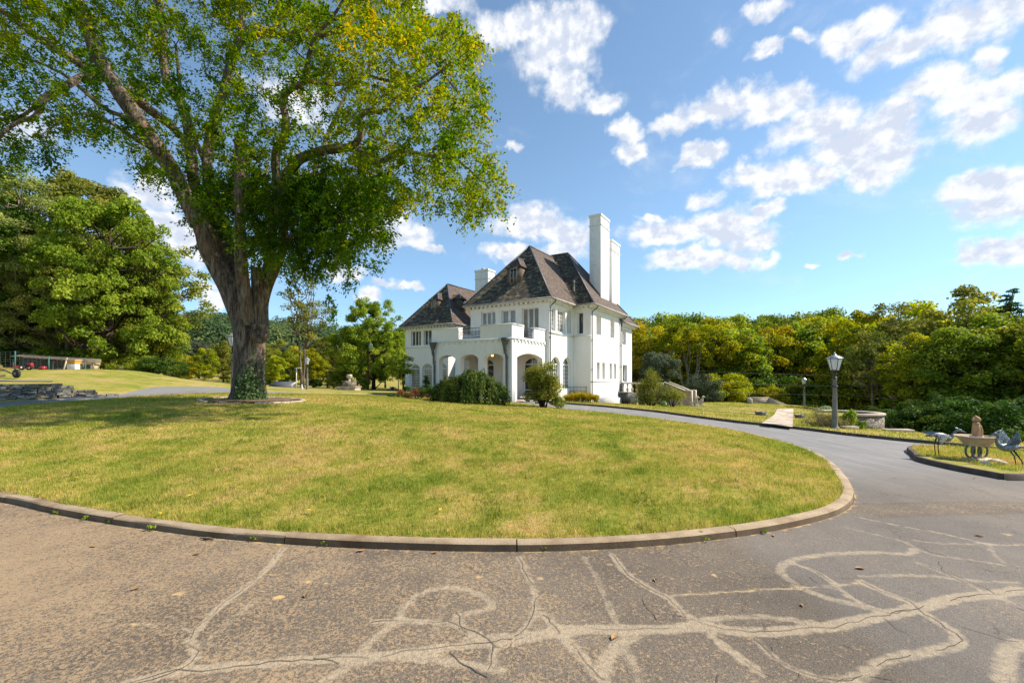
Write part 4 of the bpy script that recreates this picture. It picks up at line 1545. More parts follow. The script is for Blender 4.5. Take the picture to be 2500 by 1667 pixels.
# chimneys
def chimney(u0, u1, v0, v1, zb, ztop, pots=True):
    mb = MB()
    mb.span(u0, u1, v0, v1, zb, ztop - 1.0)
    mb.span(u0 - .05, u1 + .05, v0 - .05, v1 + .05, ztop - .998, ztop - .9)
    mb.span(u0, u1, v0, v1, ztop - .898, ztop - .2)
    mb.span(u0 - .06, u1 + .06, v0 - .06, v1 + .06, ztop - .198, ztop)
    # raised quoin blocks on the face
    for i in range(int((ztop - zb - 2) / .75)):
        z = zb + 1.6 + i * .75
        mb.span((u0 + u1) / 2 - .22, (u0 + u1) / 2 + .05, v0 - .035, v0 - .002, z, z + .34)
    o = mb.build('chimney', M['white'], HOUSE, bevel=.012)
    if pots:
        cp = MB()
        cp.lathe([(.22, 0), (.24, .12), (.18, .2), (.0, .24)], ((u0 + u1) / 2, (v0 + v1) / 2 - .3, ztop), 12, cap=False)
        cp.build('chimney_cap', M['caststone_light'], o)


chimney(.40, 1.45, 12.12, 14.22, 7.6, 15.85)
chimney(.55, 1.5, 14.75, 16.95, 7.6, 14.28, False)
chimney(-12.4, -10.75, 12.4, 13.6, 8.5, 12.7)
# stepped lead flashing where chimney meets roof
fl = MB()
for i in range(9):
    v = 12.1 - .012
    u = .38 + i * .12
    zr = EZ + (2.26 - u) * AP / MH
    fl.span(u, u + .115, v - .02, v, zr - .25, zr + .10)
fl.build('chimney_flashing', M['lead'], HOUSE)


# dormers
def dormer_front(u0, u1, vf, zsill, zeave, zr_, slope_z0, slope_v0, pane='glass'):
    """small dormer looking forward (towards -v) on a slope z = slope_z0 + (v-slope_v0)*1.33"""
    uc = (u0 + u1) / 2
    vb = lambda z: slope_v0 + (z - slope_z0) / 1.33 + .15
    mb = MB()
    mb.span(u0, u1, vf, vb(zeave), zsill - .25, zeave)
    d = mb.build('dormer', M['shingle_plain'], HOUSE)
    rr = Roof()
    e = .12
    zt_ = zeave - .02
    vt = vb(zr_)
    hl = .55
    rr.plane([(u0 - e, vf - e, zt_), (u1 + e, vf - e, zt_), (uc, vf + hl, zr_)], .5)
    rr.plane([(u1 + e, vf - e, zt_), (u1 + e, vb(zt_), zt_), (uc, vt, zr_), (uc, vf + hl, zr_)], 0)
    rr.plane([(u0 - e, vb(zt_), zt_), (u0 - e, vf - e, zt_), (uc, vf + hl, zr_), (uc, vt, zr_)], .4)
    me_o = rr.build('dormer_roof')
    me_o.parent = d
    rg = MB()
    rg.tube([(uc, vf + hl, zr_ + .01), (uc, vt, zr_ + .01)], .045, 6)
    rg.tube([(u0 - e, vf - e, zt_ + .01), (uc, vf + hl, zr_ + .01)], .04, 6)
    rg.tube([(u1 + e, vf - e, zt_ + .01), (uc, vf + hl, zr_ + .01)], .04, 6)
    rg.build('dormer_ridge', M['lead'], d)
    fr = MB()
    w0, w1 = uc - .34, uc + .34
    for a, b, c_, d_ in ((w0, w0 + .06, zsill, zeave - .08), (w1 - .06, w1, zsill, zeave - .08), (w0 + .062, w1 - .062, zsill, zsill + .06), (w0 + .062, w1 - .062, zeave - .14, zeave - .08), (uc - .02, uc + .02, zsill + .062, zeave - .142)):
        fr.span(a, b, vf - .05, vf - .004, c_, d_)
    for q in (1, 2):
        z = zsill + (zeave - zsill) * q / 3
        fr.span(w0 + .062, uc - .022, vf - .04, vf - .004, z - .012, z + .012)
        fr.span(uc + .022, w1 - .062, vf - .04, vf - .004, z - .012, z + .012)
    f_ = fr.build('dormer_window', M['gutter'], d)
    gl = MB()
    gl.span(w0 + .03, w1 - .03, vf - .022, vf - .003, zsill + .03, zeave - .11)
    gl.build('pane', M[pane], d)


dormer_front(-3.95, -2.7, 5.5, 9.12, 10.42, 11.3, EZ, 4.2)
dormer_front(-16.85, -15.7, 10.4, 8.68, 9.72, 10.55, WE, 9.0, 'glass_curtain')
# dormer on the wing's right-hand slope, seen from its side
db = MB()
db.span(-15.0, -13.85, 11.75, 12.75, 8.6, 9.85)
dd = db.build('dormer', M['shingle_plain'], HOUSE)
rr = Roof()
rr.plane([(-13.7, 11.62, 9.83), (-13.7, 12.88, 9.83), (-14.3, 12.25, 10.45)], 0)
rr.plane([(-15.2, 11.62, 9.83), (-13.7, 11.62, 9.83), (-14.3, 12.25, 10.45), (-15.2, 12.25, 10.45)], .4)
rr.plane([(-13.7, 12.88, 9.83), (-15.2, 12.88, 9.83), (-15.2, 12.25, 10.45), (-14.3, 12.25, 10.45)], 0)
q_ = rr.build('dormer_roof')
q_.parent = dd
g_ = MB()
g_.span(-13.846, -13.82, 12.0, 12.5, 8.9, 9.7)
g_.build('pane', M['glass'], dd)
g_ = MB()
g_.tube([(-13.68, 11.6, 9.85), (-14.3, 12.25, 10.47)], .04, 6)
g_.build('dormer_ridge', M['gutter'], dd)
# small roof vent pipe on the main front slope
vm = MB()
vm.lathe([(.075, 0), (.075, .75), (.09, .76), (.09, .85), (0, .85)], (.17, 9.35, 8.75), 10, cap=False)
vm.build('roof_vent', M['gutter'], HOUSE)


# downpipes with hopper heads
def downpipe(pts, r=.045, head=None, bands=()):
    mb = MB()
    mb.tube(pts, r, 8)
    for b in bands:
        mb.lathe([(r + .025, -.04), (r + .03, 0), (r + .025, .04)], b, 10)
    if head is not None:
        x, y, z, s = head
        mb.lathe([(r, -.75 * s), (.09 * s, -.6 * s), (.13 * s, -.3 * s), (.26 * s, .12 * s), (.28 * s, .14 * s), (.28 * s, .26 * s), (.24 * s, .26 * s)], (x, y, z), 10, rot=.3)
    return mb.build('downpipe', M['pipe'], HOUSE, smooth=True)


downpipe([(-6.72, -.13, 3.5), (-6.72, -.13, 2.7), (-6.68, -.1, 2.5), (-6.68, -.1, -.2)], .07, (-6.72, -.22, 3.92, .95), [(-6.68, -.1, 2.75)])
downpipe([(-.42, -.13, 3.5), (-.42, -.13, 3.2), (-.36, -.1, 3.0), (-.36, -.1, -.2)], .075, (-.42, -.22, 3.95, 1.0), [(-.36, -.1, 2.95)])
downpipe([(.72, 4.95, 7.38), (.66, 4.95, 7.2), (.34, 4.85, 6.95), (.32, 4.83, 6.7), (.32, 4.83, 0)], .045, None, [(.32, 4.83, 4.6), (.32, 4.83, 6.6), (.32, 4.83, 2.1)])
downpipe([(2.3, 9.35, 7.38), (2.2, 9.33, 7.2), (1.88, 9.2, 6.95), (1.85, 9.18, 6.7), (1.85, 9.18, -.6)], .045, None, [(1.85, 9.18, 4.6), (1.85, 9.18, 2.25)])
downpipe([(2.3, 16.7, 7.38), (2.2, 16.6, 7.2), (1.95, 16.25, 6.95), (1.88, 16.2, 6.7), (1.88, 16.2, -.6)], .055, (1.95, 16.25, 6.85, .6), [(1.88, 16.2, 4.6), (1.88, 16.2, 2.6)])

# ------------------------------------------------------------------ plants
def leaf_cloud(c, nrm, size, aspect=0.55, rng=RNG, axis=None, fold=0.12):
    """one folded four-cornered leaf at each centre; nrm is the leaf's facing"""
    n = len(c)
    nrm = nrm / (np.linalg.norm(nrm, axis=1)[:, None] + 1e-9)
    if axis is None:
        axis = rng.normal(size=(n, 3))
    t_ = axis - nrm * (axis * nrm).sum(1)[:, None]
    t_ /= np.linalg.norm(t_, axis=1)[:, None] + 1e-9
    b_ = np.cross(nrm, t_)
    L = (size if hasattr(size, '__len__') else np.full(n, size)) * rng.uniform(.7, 1.25, n)
    W = L * aspect
    v = np.empty((n, 4, 3))
    v[:, 0] = c - t_ * L[:, None] * .5
    v[:, 1] = c + b_ * W[:, None] * .5 + nrm * (W * fold)[:, None]
    v[:, 2] = c + t_ * L[:, None] * .5
    v[:, 3] = c - b_ * W[:, None] * .5 + nrm * (W * fold)[:, None]
    return v.reshape(-1, 3), np.arange(4 * n, dtype=np.int32).reshape(-1, 4)


def rdirs(n, rng):
    d = rng.normal(size=(n, 3))
    return d / np.linalg.norm(d, axis=1)[:, None]


def make_tree(seed, H=12.0, rad=4.0, z0=.25, clumps=60, per=170, leaf=.3, tr=.22, shape='round', flat=.85, cl=(.2, .34), lean=0.0, stems=1, aspect=.6, fill=.62, limb=.5):
    """-> (trunk MB, crown arrays). Crown = leaf clumps spread through the crown's volume, joined to the trunk by limbs."""
    rng = np.random.default_rng(seed)
    cz0, cz1 = H * z0, H
    C, Rk = [], []
    tries = 0
    while len(C) < clumps and tries < 20000:
        tries += 1
        d = rdirs(1, rng)[0]
        q = d * rng.uniform(fill, 1.0) if rng.random() < .8 else d * rng.uniform(.1, fill)
        f = (q[2] + 1) / 2
        if shape == 'round':
            k = 1.0
        elif shape == 'oval':
            k = 1.0 if f < .45 else 1.0 - .25 * (f - .45) / .55
        elif shape == 'cone':
            f = rng.random() ** 1.3
            a = rng.uniform(0, 2 * math.pi)
            rr_ = (1 - f) ** .85 * rng.uniform(.45, 1.0) + .03
            q = np.array((math.cos(a) * rr_, math.sin(a) * rr_, f * 2 - 1))
            k = 1.0
        elif shape == 'dome':
            k = 1.0
            q[2] = abs(q[2]) * 2 - 1
            f = (q[2] + 1) / 2
            k = math.sqrt(max(0.05, 1 - f * f)) / max(.25, math.hypot(q[0], q[1])) * math.hypot(q[0], q[1])
        p = np.array((q[0] * rad * k, q[1] * rad * k, cz0 + (cz1 - cz0) * f))
        r = rad * rng.uniform(*cl)
        if shape == 'cone':
            r *= (1.15 - .75 * f)
        p[2] = min(p[2], cz1 - r * flat * .8)
        C.append(p)
        Rk.append(r)
    C, Rk = np.array(C), np.array(Rk)
    tb = MB()
    tops = []
    for s in range(stems):
        a = 2 * math.pi * s / stems + rng.uniform(0, 1)
        sp = 0 if stems == 1 else .35
        n = 8
        pts = []
        for i in range(n):
            f = i / (n - 1)
            pts.append((math.cos(a) * sp * (tr + rad * .35 * f) + rng.normal() * .012 * H * f + lean * f * f * H, math.sin(a) * sp * (tr + rad * .35 * f) + rng.normal() * .012 * H * f, f * H * .82))
        rd = [tr * (1.35 if i == 0 else 1.0) * (1 - .85 * i / (n - 1)) / (1 if stems == 1 else 1.5) for i in range(n)]
        tb.tube(pts, rd, 9)
        tops.append(np.array(pts))
    allp = np.vstack(tops)
    for p, r in zip(C, Rk):
        if rng.random() > limb:
            continue
        cand = allp[(allp[:, 2] < p[2] - .05 * H)]
        if not len(cand):
            continue
        b = cand[np.argmin(((cand - p) ** 2).sum(1) + (cand[:, 2] - (p[2] - .22 * H)) ** 2)]
        midp = b * .45 + p * .55 + np.array((0, 0, -.04 * H)) + rng.normal(size=3) * .02 * H
        tb.tube([b, b * .7 + midp * .3, midp, p * .9 + midp * .1, p], [tr * .34, tr * .28, tr * .2, tr * .12, tr * .05], 5, cap=False)
    V, T = [], []
    N_ = []
    for p, r in zip(C, Rk):
        m_ = int(per * (r / (rad * sum(cl) / 2)) ** 1.6) + 8
        d = rdirs(m_, rng)
        d[:, 2] = np.where(d[:, 2] < -.35, -d[:, 2], d[:, 2])
        rr_ = r * (rng.random(m_) ** .45)
        c = p + d * rr_[:, None] * np.array((1, 1, flat))
        nn = d * .8 + np.array((0, 0, .32)) + rng.normal(size=(m_, 3)) * .6
        V.append(c)
        N_.append(nn)
        T.append(np.clip(rng.normal(.5 + rng.normal() * .16, .17, m_), 0, 1))
    c, nn, ti = np.vstack(V), np.vstack(N_), np.concatenate(T)
    v, f = leaf_cloud(c, nn, leaf, aspect, rng)
    return tb, (v, f, np.repeat(ti, 4))


PROTO = {}


def proto_tree(key, bark, leafm, **kw):
    tb, (v, f, ti) = make_tree(**kw)
    tm = mesh_from(key + '_trunk', np.array(tb.v, dtype=np.float32), tb.f, [M[bark]], True)
    cm_ = mesh_from(key + '_crown', v, f, [M[leafm]], False, tint=ti)
    PROTO[key] = (tm, cm_, kw['H'], kw['rad'])


def plant(key, name, label, cat, loc, height, width=None, group=None, rz=None, names=('trunk', 'crown'), leafm=None):
    tm, cm_, H, rad = PROTO[key]
    o = thing(name, label, cat, loc, RNG.uniform(0, 6.28) if rz is None else rz, group)
    s = height / H
    sw = s if width is None else width / (2 * rad)
    o.scale = (sw, sw, s)
    link(bpy.data.objects.new(names[0], tm), o)
    c = bpy.data.objects.new(names[1], cm_)
    link(c, o)
    if leafm:
        c.material_slots[0].link = 'OBJECT'
        c.material_slots[0].material = M[leafm]
    return o


G = lambda *a: a
M['leaf_elm'] = leaf_mat('elm_leaves', [(0.0, (.022, .060, .008)), (.30, (.055, .125, .012)), (.55, (.140, .205, .016)), (.75, (.27, .285, .020)), (.9, (.40, .34, .024)), (1.0, (.60, .36, .03))], .48, hue_var=0, val_var=0)
M['leaf_green'] = leaf_mat('green_leaves', [(0.0, (0.050, 0.099, 0.014)), (.45, (0.166, 0.228, 0.028)), (.75, (0.289, 0.332, 0.037)), (1.0, (0.431, 0.419, 0.050))], .38)
M['leaf_bright'] = leaf_mat('bright_green_leaves', [(0.0, (0.075, 0.132, 0.015)), (.5, (0.232, 0.314, 0.035)), (1.0, (0.439, 0.477, 0.063))], .4)
M['leaf_yellow'] = leaf_mat('yellowing_leaves', [(0.0, (.085, .130, .012)), (.4, (.225, .265, .018)), (.75, (.38, .375, .025)), (1.0, (.52, .42, .025))], .42, hue_var=.015)
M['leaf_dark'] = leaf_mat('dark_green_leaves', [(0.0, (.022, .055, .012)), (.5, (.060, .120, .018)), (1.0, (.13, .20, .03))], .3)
M['leaf_blue'] = leaf_mat('feathery_blue_green_leaves', [(0.0, (0.083, 0.128, 0.040)), (.5, (0.223, 0.274, 0.076)), (.85, (0.357, 0.376, 0.095)), (1.0, (0.485, 0.421, 0.090))], .38)
M['leaf_conifer'] = leaf_mat('conifer_needles', [(0.0, (0.016, 0.033, 0.012)), (.5, (0.042, 0.068, 0.023)), (1.0, (0.111, 0.117, 0.034))], .15)
M['leaf_olive'] = leaf_mat('olive_leaves', [(0.0, (.085, .115, .020)), (.5, (.200, .225, .038)), (1.0, (.34, .32, .060))], .35)
M['leaf_grey'] = leaf_mat('grey_green_leaves', [(0.0, (0.036, 0.054, 0.030)), (.5, (0.090, 0.120, 0.072)), (1.0, (0.168, 0.198, 0.120))], .3)
M['leaf_red'] = leaf_mat('russet_leaves', [(0.0, (0.054, 0.026, 0.019)), (.5, (0.192, 0.072, 0.042)), (1.0, (0.312, 0.156, 0.072))], .3)
M['leaf_orange'] = leaf_mat('golden_leaves', [(0.0, (0.104, 0.111, 0.016)), (.5, (0.286, 0.247, 0.026)), (1.0, (0.520, 0.273, 0.046))], .4)
M['leaf_hosta'] = leaf_mat('pale_leaves', [(0.0, (0.108, 0.168, 0.060)), (.6, (0.288, 0.360, 0.192)), (1.0, (0.576, 0.624, 0.456))], .3)
M['leaf_straw'] = leaf_mat('dry_stems', [(0.0, (0.144, 0.108, 0.048)), (.5, (0.264, 0.204, 0.084)), (1.0, (0.264, 0.264, 0.072))], .3)
M['leaf_ivy'] = leaf_mat('ivy_leaves', [(0.0, (0.024, 0.060, 0.014)), (.5, (0.060, 0.120, 0.036)), (1.0, (0.144, 0.192, 0.084))], .25)
M['leaf_purple'] = leaf_mat('purple_flowers', [(0.0, (0.060, 0.048, 0.072)), (.5, (0.168, 0.096, 0.240)), (1.0, (0.312, 0.204, 0.408))], .3)

# ---- the great tree on the lawn: limbs traced as x, y of the photo and a depth offset, so they stand in space
TD = 16.6
TX, TY = at(608, TD)
TZ = z1(TX, TY) + .1


def sp3(px, py, dd=0.0):
    d = TD + dd
    return np.array(((px - 1250) / FPX * d, d, EYE + (920 - py) / FPX * d))


SCL = TD / FPX
LIMBS = [  # each: list of (px, py, depth offset, half-width px)
    [(607, 1010, 0, 56), (607, 990, 0, 50), (607, 972, 0, 44), (608, 930, 0, 40), (609, 880, 0, 39), (609, 840, 0, 39), (608, 805, 0, 37), (606, 775, .1, 32), (606, 745, .2, 24)],
    [(600, 835, .05, 28), (594, 790, 0, 29), (570, 732, 0, 29), (544, 675, 0, 26), (514, 617, -.1, 24), (492, 560, -.2, 23.5), (468, 508, -.2, 23), (438, 450, -.3, 22), (400, 385, -.4, 21.5), (345, 305, -.6, 20.5), (288, 220, -.7, 19.5), (240, 140, -.8, 18), (212, 70, -.9, 16), (193, 5, -1, 14), (170, -70, -1, 11), (160, -160, -1.2, 7), (150, -240, -1.2, 4)],
    [(240, 195, -.7, 15), (223, 172, -.9, 13), (175, 143, -1.2, 12), (106, 101, -1.6, 11), (42, 53, -1.8, 9), (-10, 20, -2, 8), (-80, -20, -2.2, 6), (-180, -60, -2.4, 3)],
    [(242, 190, -.6, 11), (200, 186, -1.4, 10), (154, 218, -2.0, 9), (112, 237, -2.4, 8.5), (92, 285, -2.6, 7), (45, 300, -2.8, 5), (0, 330, -3, 4), (-60, 370, -3, 2.5)],
    [(106, 238, -2.4, 5), (60, 280, -1.8, 4), (10, 290, -1.6, 3), (-60, 280, -1.4, 2)],
    [(600, 800, .3, 20.2), (585, 720, .5, 18.7), (560, 640, .9, 18.0), (525, 560, 1.2, 17.3), (492, 490, 1.5, 15.8), (468, 425, 1.7, 14.4), (462, 345, 1.9, 13.0), (441, 255, 2.1, 12.2), (404, 191, 2.2, 10.8), (399, 106, 2.3, 10.1), (393, 32, 2.4, 9.4), (372, -20, 2.4, 7.9), (350, -110, 2.6, 5.8), (330, -200, 2.6, 2.9)],
    [(440, 335, 1.8, 10), (415, 305, 1.4, 11), (360, 262, .5, 12), (310, 215, -.2, 10)],
    [(605, 790, .4, 16.8), (590, 690, .8, 16.1), (560, 600, 1.2, 15.4), (525, 500, 1.7, 14.0), (505, 420, 2.0, 13.3), (512, 340, 2.3, 12.6), (531, 266, 2.5, 11.9), (553, 202, 2.6, 11.2), (569, 138, 2.7, 10.5), (588, 80, 2.8, 9.1), (590, 0, 2.9, 8.4), (580, -90, 3, 5.6), (590, -190, 3, 2.8)],
    [(590, 95, 2.8, 9), (638, 80, 2.6, 9), (691, 85, 2.4, 8), (760, 70, 2.2, 6), (830, 40, 2.0, 4.5), (900, 0, 1.8, 3)],
    [(640, 84, 2.5, 7), (670, 70, 2.5, 7), (686, 32, 2.6, 6), (676, -20, 2.7, 5), (690, -110, 2.8, 3)],
    [(602, 790, -.4, 21.1), (598, 720, -.6, 17.6), (590, 640, -.85, 15.8), (586, 560, -.85, 14.5), (585, 480, -.85, 13.6), (587, 420, -.85, 13.2), (584, 370, -.85, 12.3), (581, 346, -.85, 11.4)],
    [(588, 420, -.5, 9), (604, 400, -.7, 8), (610, 385, -.8, 7)],
    [(622, 800, -.15, 23.4), (628, 740, -.2, 18.7), (627, 690, -.2, 15.6), (624, 655, -.2, 14.0)],
    [(635, 810, .1, 18.0), (642, 745, .1, 13.9), (652, 700, 0, 13.1), (670, 655, -.2, 12.3), (690, 600, -.4, 12.3), (682, 520, -.7, 13.1), (690, 446, -1.0, 13.5), (733, 390, -1.3, 13.1), (797, 367, -1.6, 11.9), (861, 357, -1.9, 10.2), (882, 322, -2.1, 9.0), (877, 290, -2.2, 8.2), (903, 271, -2.4, 7.4), (930, 274, -2.5, 6.6), (957, 245, -2.6, 5.7), (1005, 223, -2.7, 4.9), (1060, 185, -2.8, 3.7), (1110, 150, -2.8, 2.5)],
    [(868, 358, -1.9, 8), (890, 375, -2.0, 8), (919, 393, -2.2, 7.5), (957, 383, -2.4, 6.5), (1000, 372, -2.5, 5.5), (1063, 383, -2.6, 5), (1110, 390, -2.7, 4), (1150, 420, -2.7, 3), (1190, 455, -2.7, 2)],
    [(645, 740, .35, 14.0), (655, 650, .6, 14.0), (668, 560, .4, 13.3), (676, 470, 0, 12.5), (676, 377, -.3, 11.7), (694, 340, -.4, 10.9), (697, 292, -.5, 10.1), (688, 250, -.6, 9.4), (707, 223, -.8, 8.6), (744, 197, -1, 7.8), (755, 143, -1.2, 6.6), (771, 90, -1.4, 6.2), (808, 48, -1.6, 4.7), (850, -20, -1.8, 3.1), (880, -100, -2, 2.0)],
    [(744, 197, -1.0, 6), (800, 205, -.6, 6), (835, 203, -.4, 6), (872, 201, -.2, 5.5), (898, 186, 0, 5), (967, 197, .2, 4), (1030, 170, .3, 3), (1090, 130, .3, 2)],
    [(898, 186, 0, 4), (903, 138, .1, 4), (888, 90, .2, 3.5), (880, 30, .3, 3), (895, -60, .4, 2)],
    [(771, 95, -1.4, 6), (825, 78, -1.5, 6), (877, 82, -1.6, 6), (925, 96, -1.8, 6), (1000, 112, -2, 5), (1042, 90, -2.1, 4), (1085, 80, -2.2, 3.5), (1108, 40, -2.2, 2.5)],
    [(1000, 112, -2, 4), (1040, 130, -2.2, 3.5), (1075, 170, -2.4, 3), (1120, 230, -2.5, 2)],
    [(690, 440, -.9, 7.0), (760, 430, .8, 6.3), (820, 415, 2.0, 5.6), (890, 420, 2.8, 4.2), (960, 450, 3.4, 2.8), (1040, 480, 3.8, 1.8)],
    [(670, 560, .2, 7.7), (720, 500, 1.6, 7.0), (770, 420, 3.0, 6.3), (800, 330, 4.0, 4.9), (840, 240, 4.6, 3.5), (880, 150, 5.0, 2.1)],
    [(520, 480, 1.8, 8.8), (500, 400, 3.0, 8.0), (470, 320, 4.2, 6.4), (440, 220, 5.0, 4.8), (430, 110, 5.6, 3.2)],
    [(400, 385, -.4, 6.3), (330, 340, -1.6, 5.6), (250, 290, -2.8, 4.2), (180, 280, -3.6, 2.8), (100, 330, -4, 1.8)],
    [(345, 305, -.6, 6.3), (250, 260, .8, 5.6), (150, 180, 2.0, 4.2), (50, 140, 3.0, 2.8), (-80, 120, 3.6, 2.1)],
    [(690, 600, -.4, 8), (740, 560, -1.0, 7), (790, 540, -1.6, 5), (850, 540, -2.0, 3)],
]
limb_mb = MB()
nodes = []


def limb_pts(L):
    P_ = np.array([np.concatenate([sp3(a, b, c), [h * .86 * SCL * (1 + c / TD)]]) for a, b, c, h in L])
    return smooth_line(P_, 0.16)


for i, L in enumerate(LIMBS):
    q = limb_pts(L)
    rad = q[:, 3]
    if i == 0:
        continue
    for p, r in zip(q[:, :3], rad):
        pass
    jit = np.array([[mnoise.noise(Vector((p[0] * 1.1, p[2] * 1.1, i * 3.1))), mnoise.noise(Vector((p[0] * 1.1, p[2] * 1.1, i * 3.1 + 20))), 0] for p in q[:, :3]])
    q[:, :3] += jit * np.minimum(rad, .08)[:, None] * .9
    limb_mb.tube(q[:, :3], rad, 14 if rad.max() > .2 else 9, wob=.22)
    for j in range(0, len(q), 2):
        nodes.append((q[j, 0], q[j, 1], q[j, 2], rad[j]))
# the trunk proper with deep furrows and root flare
q = limb_pts(LIMBS[0])
SEG = 72
vv, ff = [], []
for i, row in enumerate(q):
    for k_ in range(SEG):
        a = 2 * math.pi * k_ / SEG
        hgt = row[2] - TZ
        r = row[3]
        fur = mnoise.noise(Vector((math.cos(a) * 5.5, math.sin(a) * 5.5, hgt * .35))) * .075 + mnoise.noise(Vector((math.cos(a) * 13, math.sin(a) * 13, hgt * .9))) * .04
        lob = .07 * math.sin(a * 3 + .6) + .045 * math.sin(a * 5 + 2)
        flare = math.exp(-max(0, hgt) / .22) * .20 * (1 + .8 * math.sin(a * 5 + .8))
        r = r * (1 + fur + lob * .6 + flare)
        vv.append((row[0] + r * math.cos(a), row[1] + r * .95 * math.sin(a), row[2]))
for i in range(len(q) - 1):
    for k_ in range(SEG):
        k2 = (k_ + 1) % SEG
        ff.append((i * SEG + k_, i * SEG + k2, (i + 1) * SEG + k2, (i + 1) * SEG + k_))
limb_mb.add(vv, ff)
nodes = np.array(nodes)

ELM = thing('shade_tree', 'huge old spreading tree with leaning forked trunk and yellowing crown on the front lawn', 'tree', (TX, TY, TZ))

# crown volume: the outline seen from the drive, given depth
CROWN = np.array([(1000, -120), (1010, 0), (1040, 62), (1095, 30), (1160, 62), (1178, 190), (1190, 275), (1150, 335), (1200, 368), (1236, 430), (1215, 515), (1130, 550), (1062, 492), (985, 512), (925, 590), (900, 545), (850, 645), (760, 655), (700, 640), (640, 648), (560, 600), (520, 545), (455, 505), (430, 440), (345, 425), (312, 360), (300, 330), (225, 335), (150, 365), (90, 395), (60, 430), (0, 430), (-200, 470), (-420, 320), (-450, -120), (-300, -300), (200, -420), (700, -420)], float)
rngc = np.random.default_rng(11)
att = []
while len(att) < 1900:
    p = np.array((rngc.uniform(-450, 1240), rngc.uniform(-420, 660)))
    if not inside(CROWN, p[None])[0]:
        continue
    e = 1 - ((p[0] - 470) / 900) ** 2
    hd = 5.6 * math.sqrt(max(.06, e)) * (1 - .35 * max(0, (p[1] - 300) / 360))
    att.append((p[0], p[1], rngc.uniform(-hd, hd) + .3 - 1.8 * min(1, max(0, (p[0] - 650) / 300))))
while len(att) < 2290:
    p = np.array((rngc.uniform(440, 970), rngc.uniform(400, 655)))
    if inside(np.array([(450, 420), (960, 410), (900, 560), (790, 640), (690, 640), (630, 600), (545, 570), (500, 520)], float), p[None])[0]:
        att.append((p[0] + rngc.normal() * 35, p[1] + rngc.normal() * 38, rngc.uniform(-2.2, .6) if p[0] > 670 else rngc.uniform(.2, 2.4)))
_n0 = len(att)
while len(att) < _n0 + 120:   # the near right-hand side, which throws the shade on the lawn
    p = np.array((rngc.uniform(820, 1236), rngc.uniform(-60, 560)))
    if inside(CROWN, p[None])[0]:
        att.append((p[0], p[1], rngc.uniform(-4.6, .8)))
for _i in range(230):   # the back of the crown, mostly above the picture
    att.append((rngc.uniform(300, 800), rngc.uniform(-330, 230), rngc.uniform(2.5, 6.0)))
att = np.array(att)
# thin the crown out in places (sky shows through the upper middle and between the limbs)
keep = []
for a, b, c in att:
    g = mnoise.noise(Vector((a / 130, b / 130, c / 2.2))) + .5 * mnoise.noise(Vector((a / 60, b / 60, c)))
    thr = -.42
    if 380 < a < 720 and b < 330:
        thr = -.08
    if a < 330 and b > 120:
        thr = -.12
    if 430 < a < 900 and b > 430:
        thr = -.38
    keep.append(g > thr)
att = att[np.array(keep)]
A3_ = np.array([sp3(*p) for p in att])
# grow twigs: nearest wood first
order = np.argsort([((nodes[:, :3] - p) ** 2).sum(1).min() for p in A3_])
NP = [tuple(n) for n in nodes]
narr = nodes.copy()
buf = []
tw = MB()
sprays = []
for ii in order:
    p = A3_[ii]
    arr = narr if not buf else np.vstack([narr, np.array(buf)])
    if len(buf) > 400:
        narr, buf = arr, []
    d2 = ((arr[:, :3] - p) ** 2).sum(1) + np.where(arr[:, 2] > p[2] + .6, 3.0, 0) + np.where(arr[:, 3] > .2, 1.0, 0)
    b = arr[int(np.argmin(d2))]
    dist = np.linalg.norm(p - b[:3])
    if dist > 5.0:
        continue
    r0 = min(b[3] * .6, .012 + .012 * dist)
    mid_ = (b[:3] + p) / 2 + np.array((rngc.normal() * .12, rngc.normal() * .12, .10 + .06 * dist)) * min(1.0, dist)
    pts_ = [b[:3], b[:3] * .6 + mid_ * .4 + rngc.normal(size=3) * .03, mid_, mid_ * .45 + p * .55 + rngc.normal(size=3) * .05, p]
    tw.tube(pts_, [r0, r0 * .85, r0 * .65, r0 * .45, .004], 4, cap=False)
    for q_, rr_ in ((pts_[2], r0 * .65), (pts_[3], r0 * .45), (p, .006)):
        buf.append((q_[0], q_[1], q_[2], rr_))
    sprays.append((p, p - mid_, att[ii]))
    if dist > .9:
        sprays.append((pts_[3], p - mid_, att[ii]))
limb_mb.build('trunk', M['bark'], ELM, smooth=True, world=True)
tw.build('branches', M['bark_dark'], ELM, smooth=True, world=True)
lc, ln_, lt, la = [], [], [], []
for p, d, (px, py, dd) in sprays:
    low = py > 420 and px < 960
    n = int(rngc.uniform(88, 150) * (1.35 if low else 1.0))
    d = d / (np.linalg.norm(d) + 1e-9)
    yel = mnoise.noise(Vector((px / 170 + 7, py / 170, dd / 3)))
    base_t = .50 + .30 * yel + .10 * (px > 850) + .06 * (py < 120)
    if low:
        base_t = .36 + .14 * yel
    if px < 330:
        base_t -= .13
    for tws in range(7):
        dirv = d * .6 + rngc.normal(size=3) * .6
        dirv[2] -= .35
        dirv /= np.linalg.norm(dirv)
        Ltw = rngc.uniform(.35, .8)
        m_ = n // 7
        s_ = np.linspace(.12, 1, m_)
        drop = np.array((0, 0, -.22)) * (s_ ** 2)[:, None] * Ltw
        cc_ = p + dirv * (s_ * Ltw)[:, None] + drop + rngc.normal(size=(m_, 3)) * .045
        lc.append(cc_)
        nn = np.tile(np.array((0, 0, .8)), (m_, 1)) + rngc.normal(size=(m_, 3)) * .55
        ln_.append(nn)
        la.append(np.tile(dirv, (m_, 1)) * .6 + rngc.normal(size=(m_, 3)) * .5 + np.array((0, 0, -.5)))
        lt.append(np.clip(rngc.normal(base_t + rngc.normal() * .07, .12, m_), 0, 1))
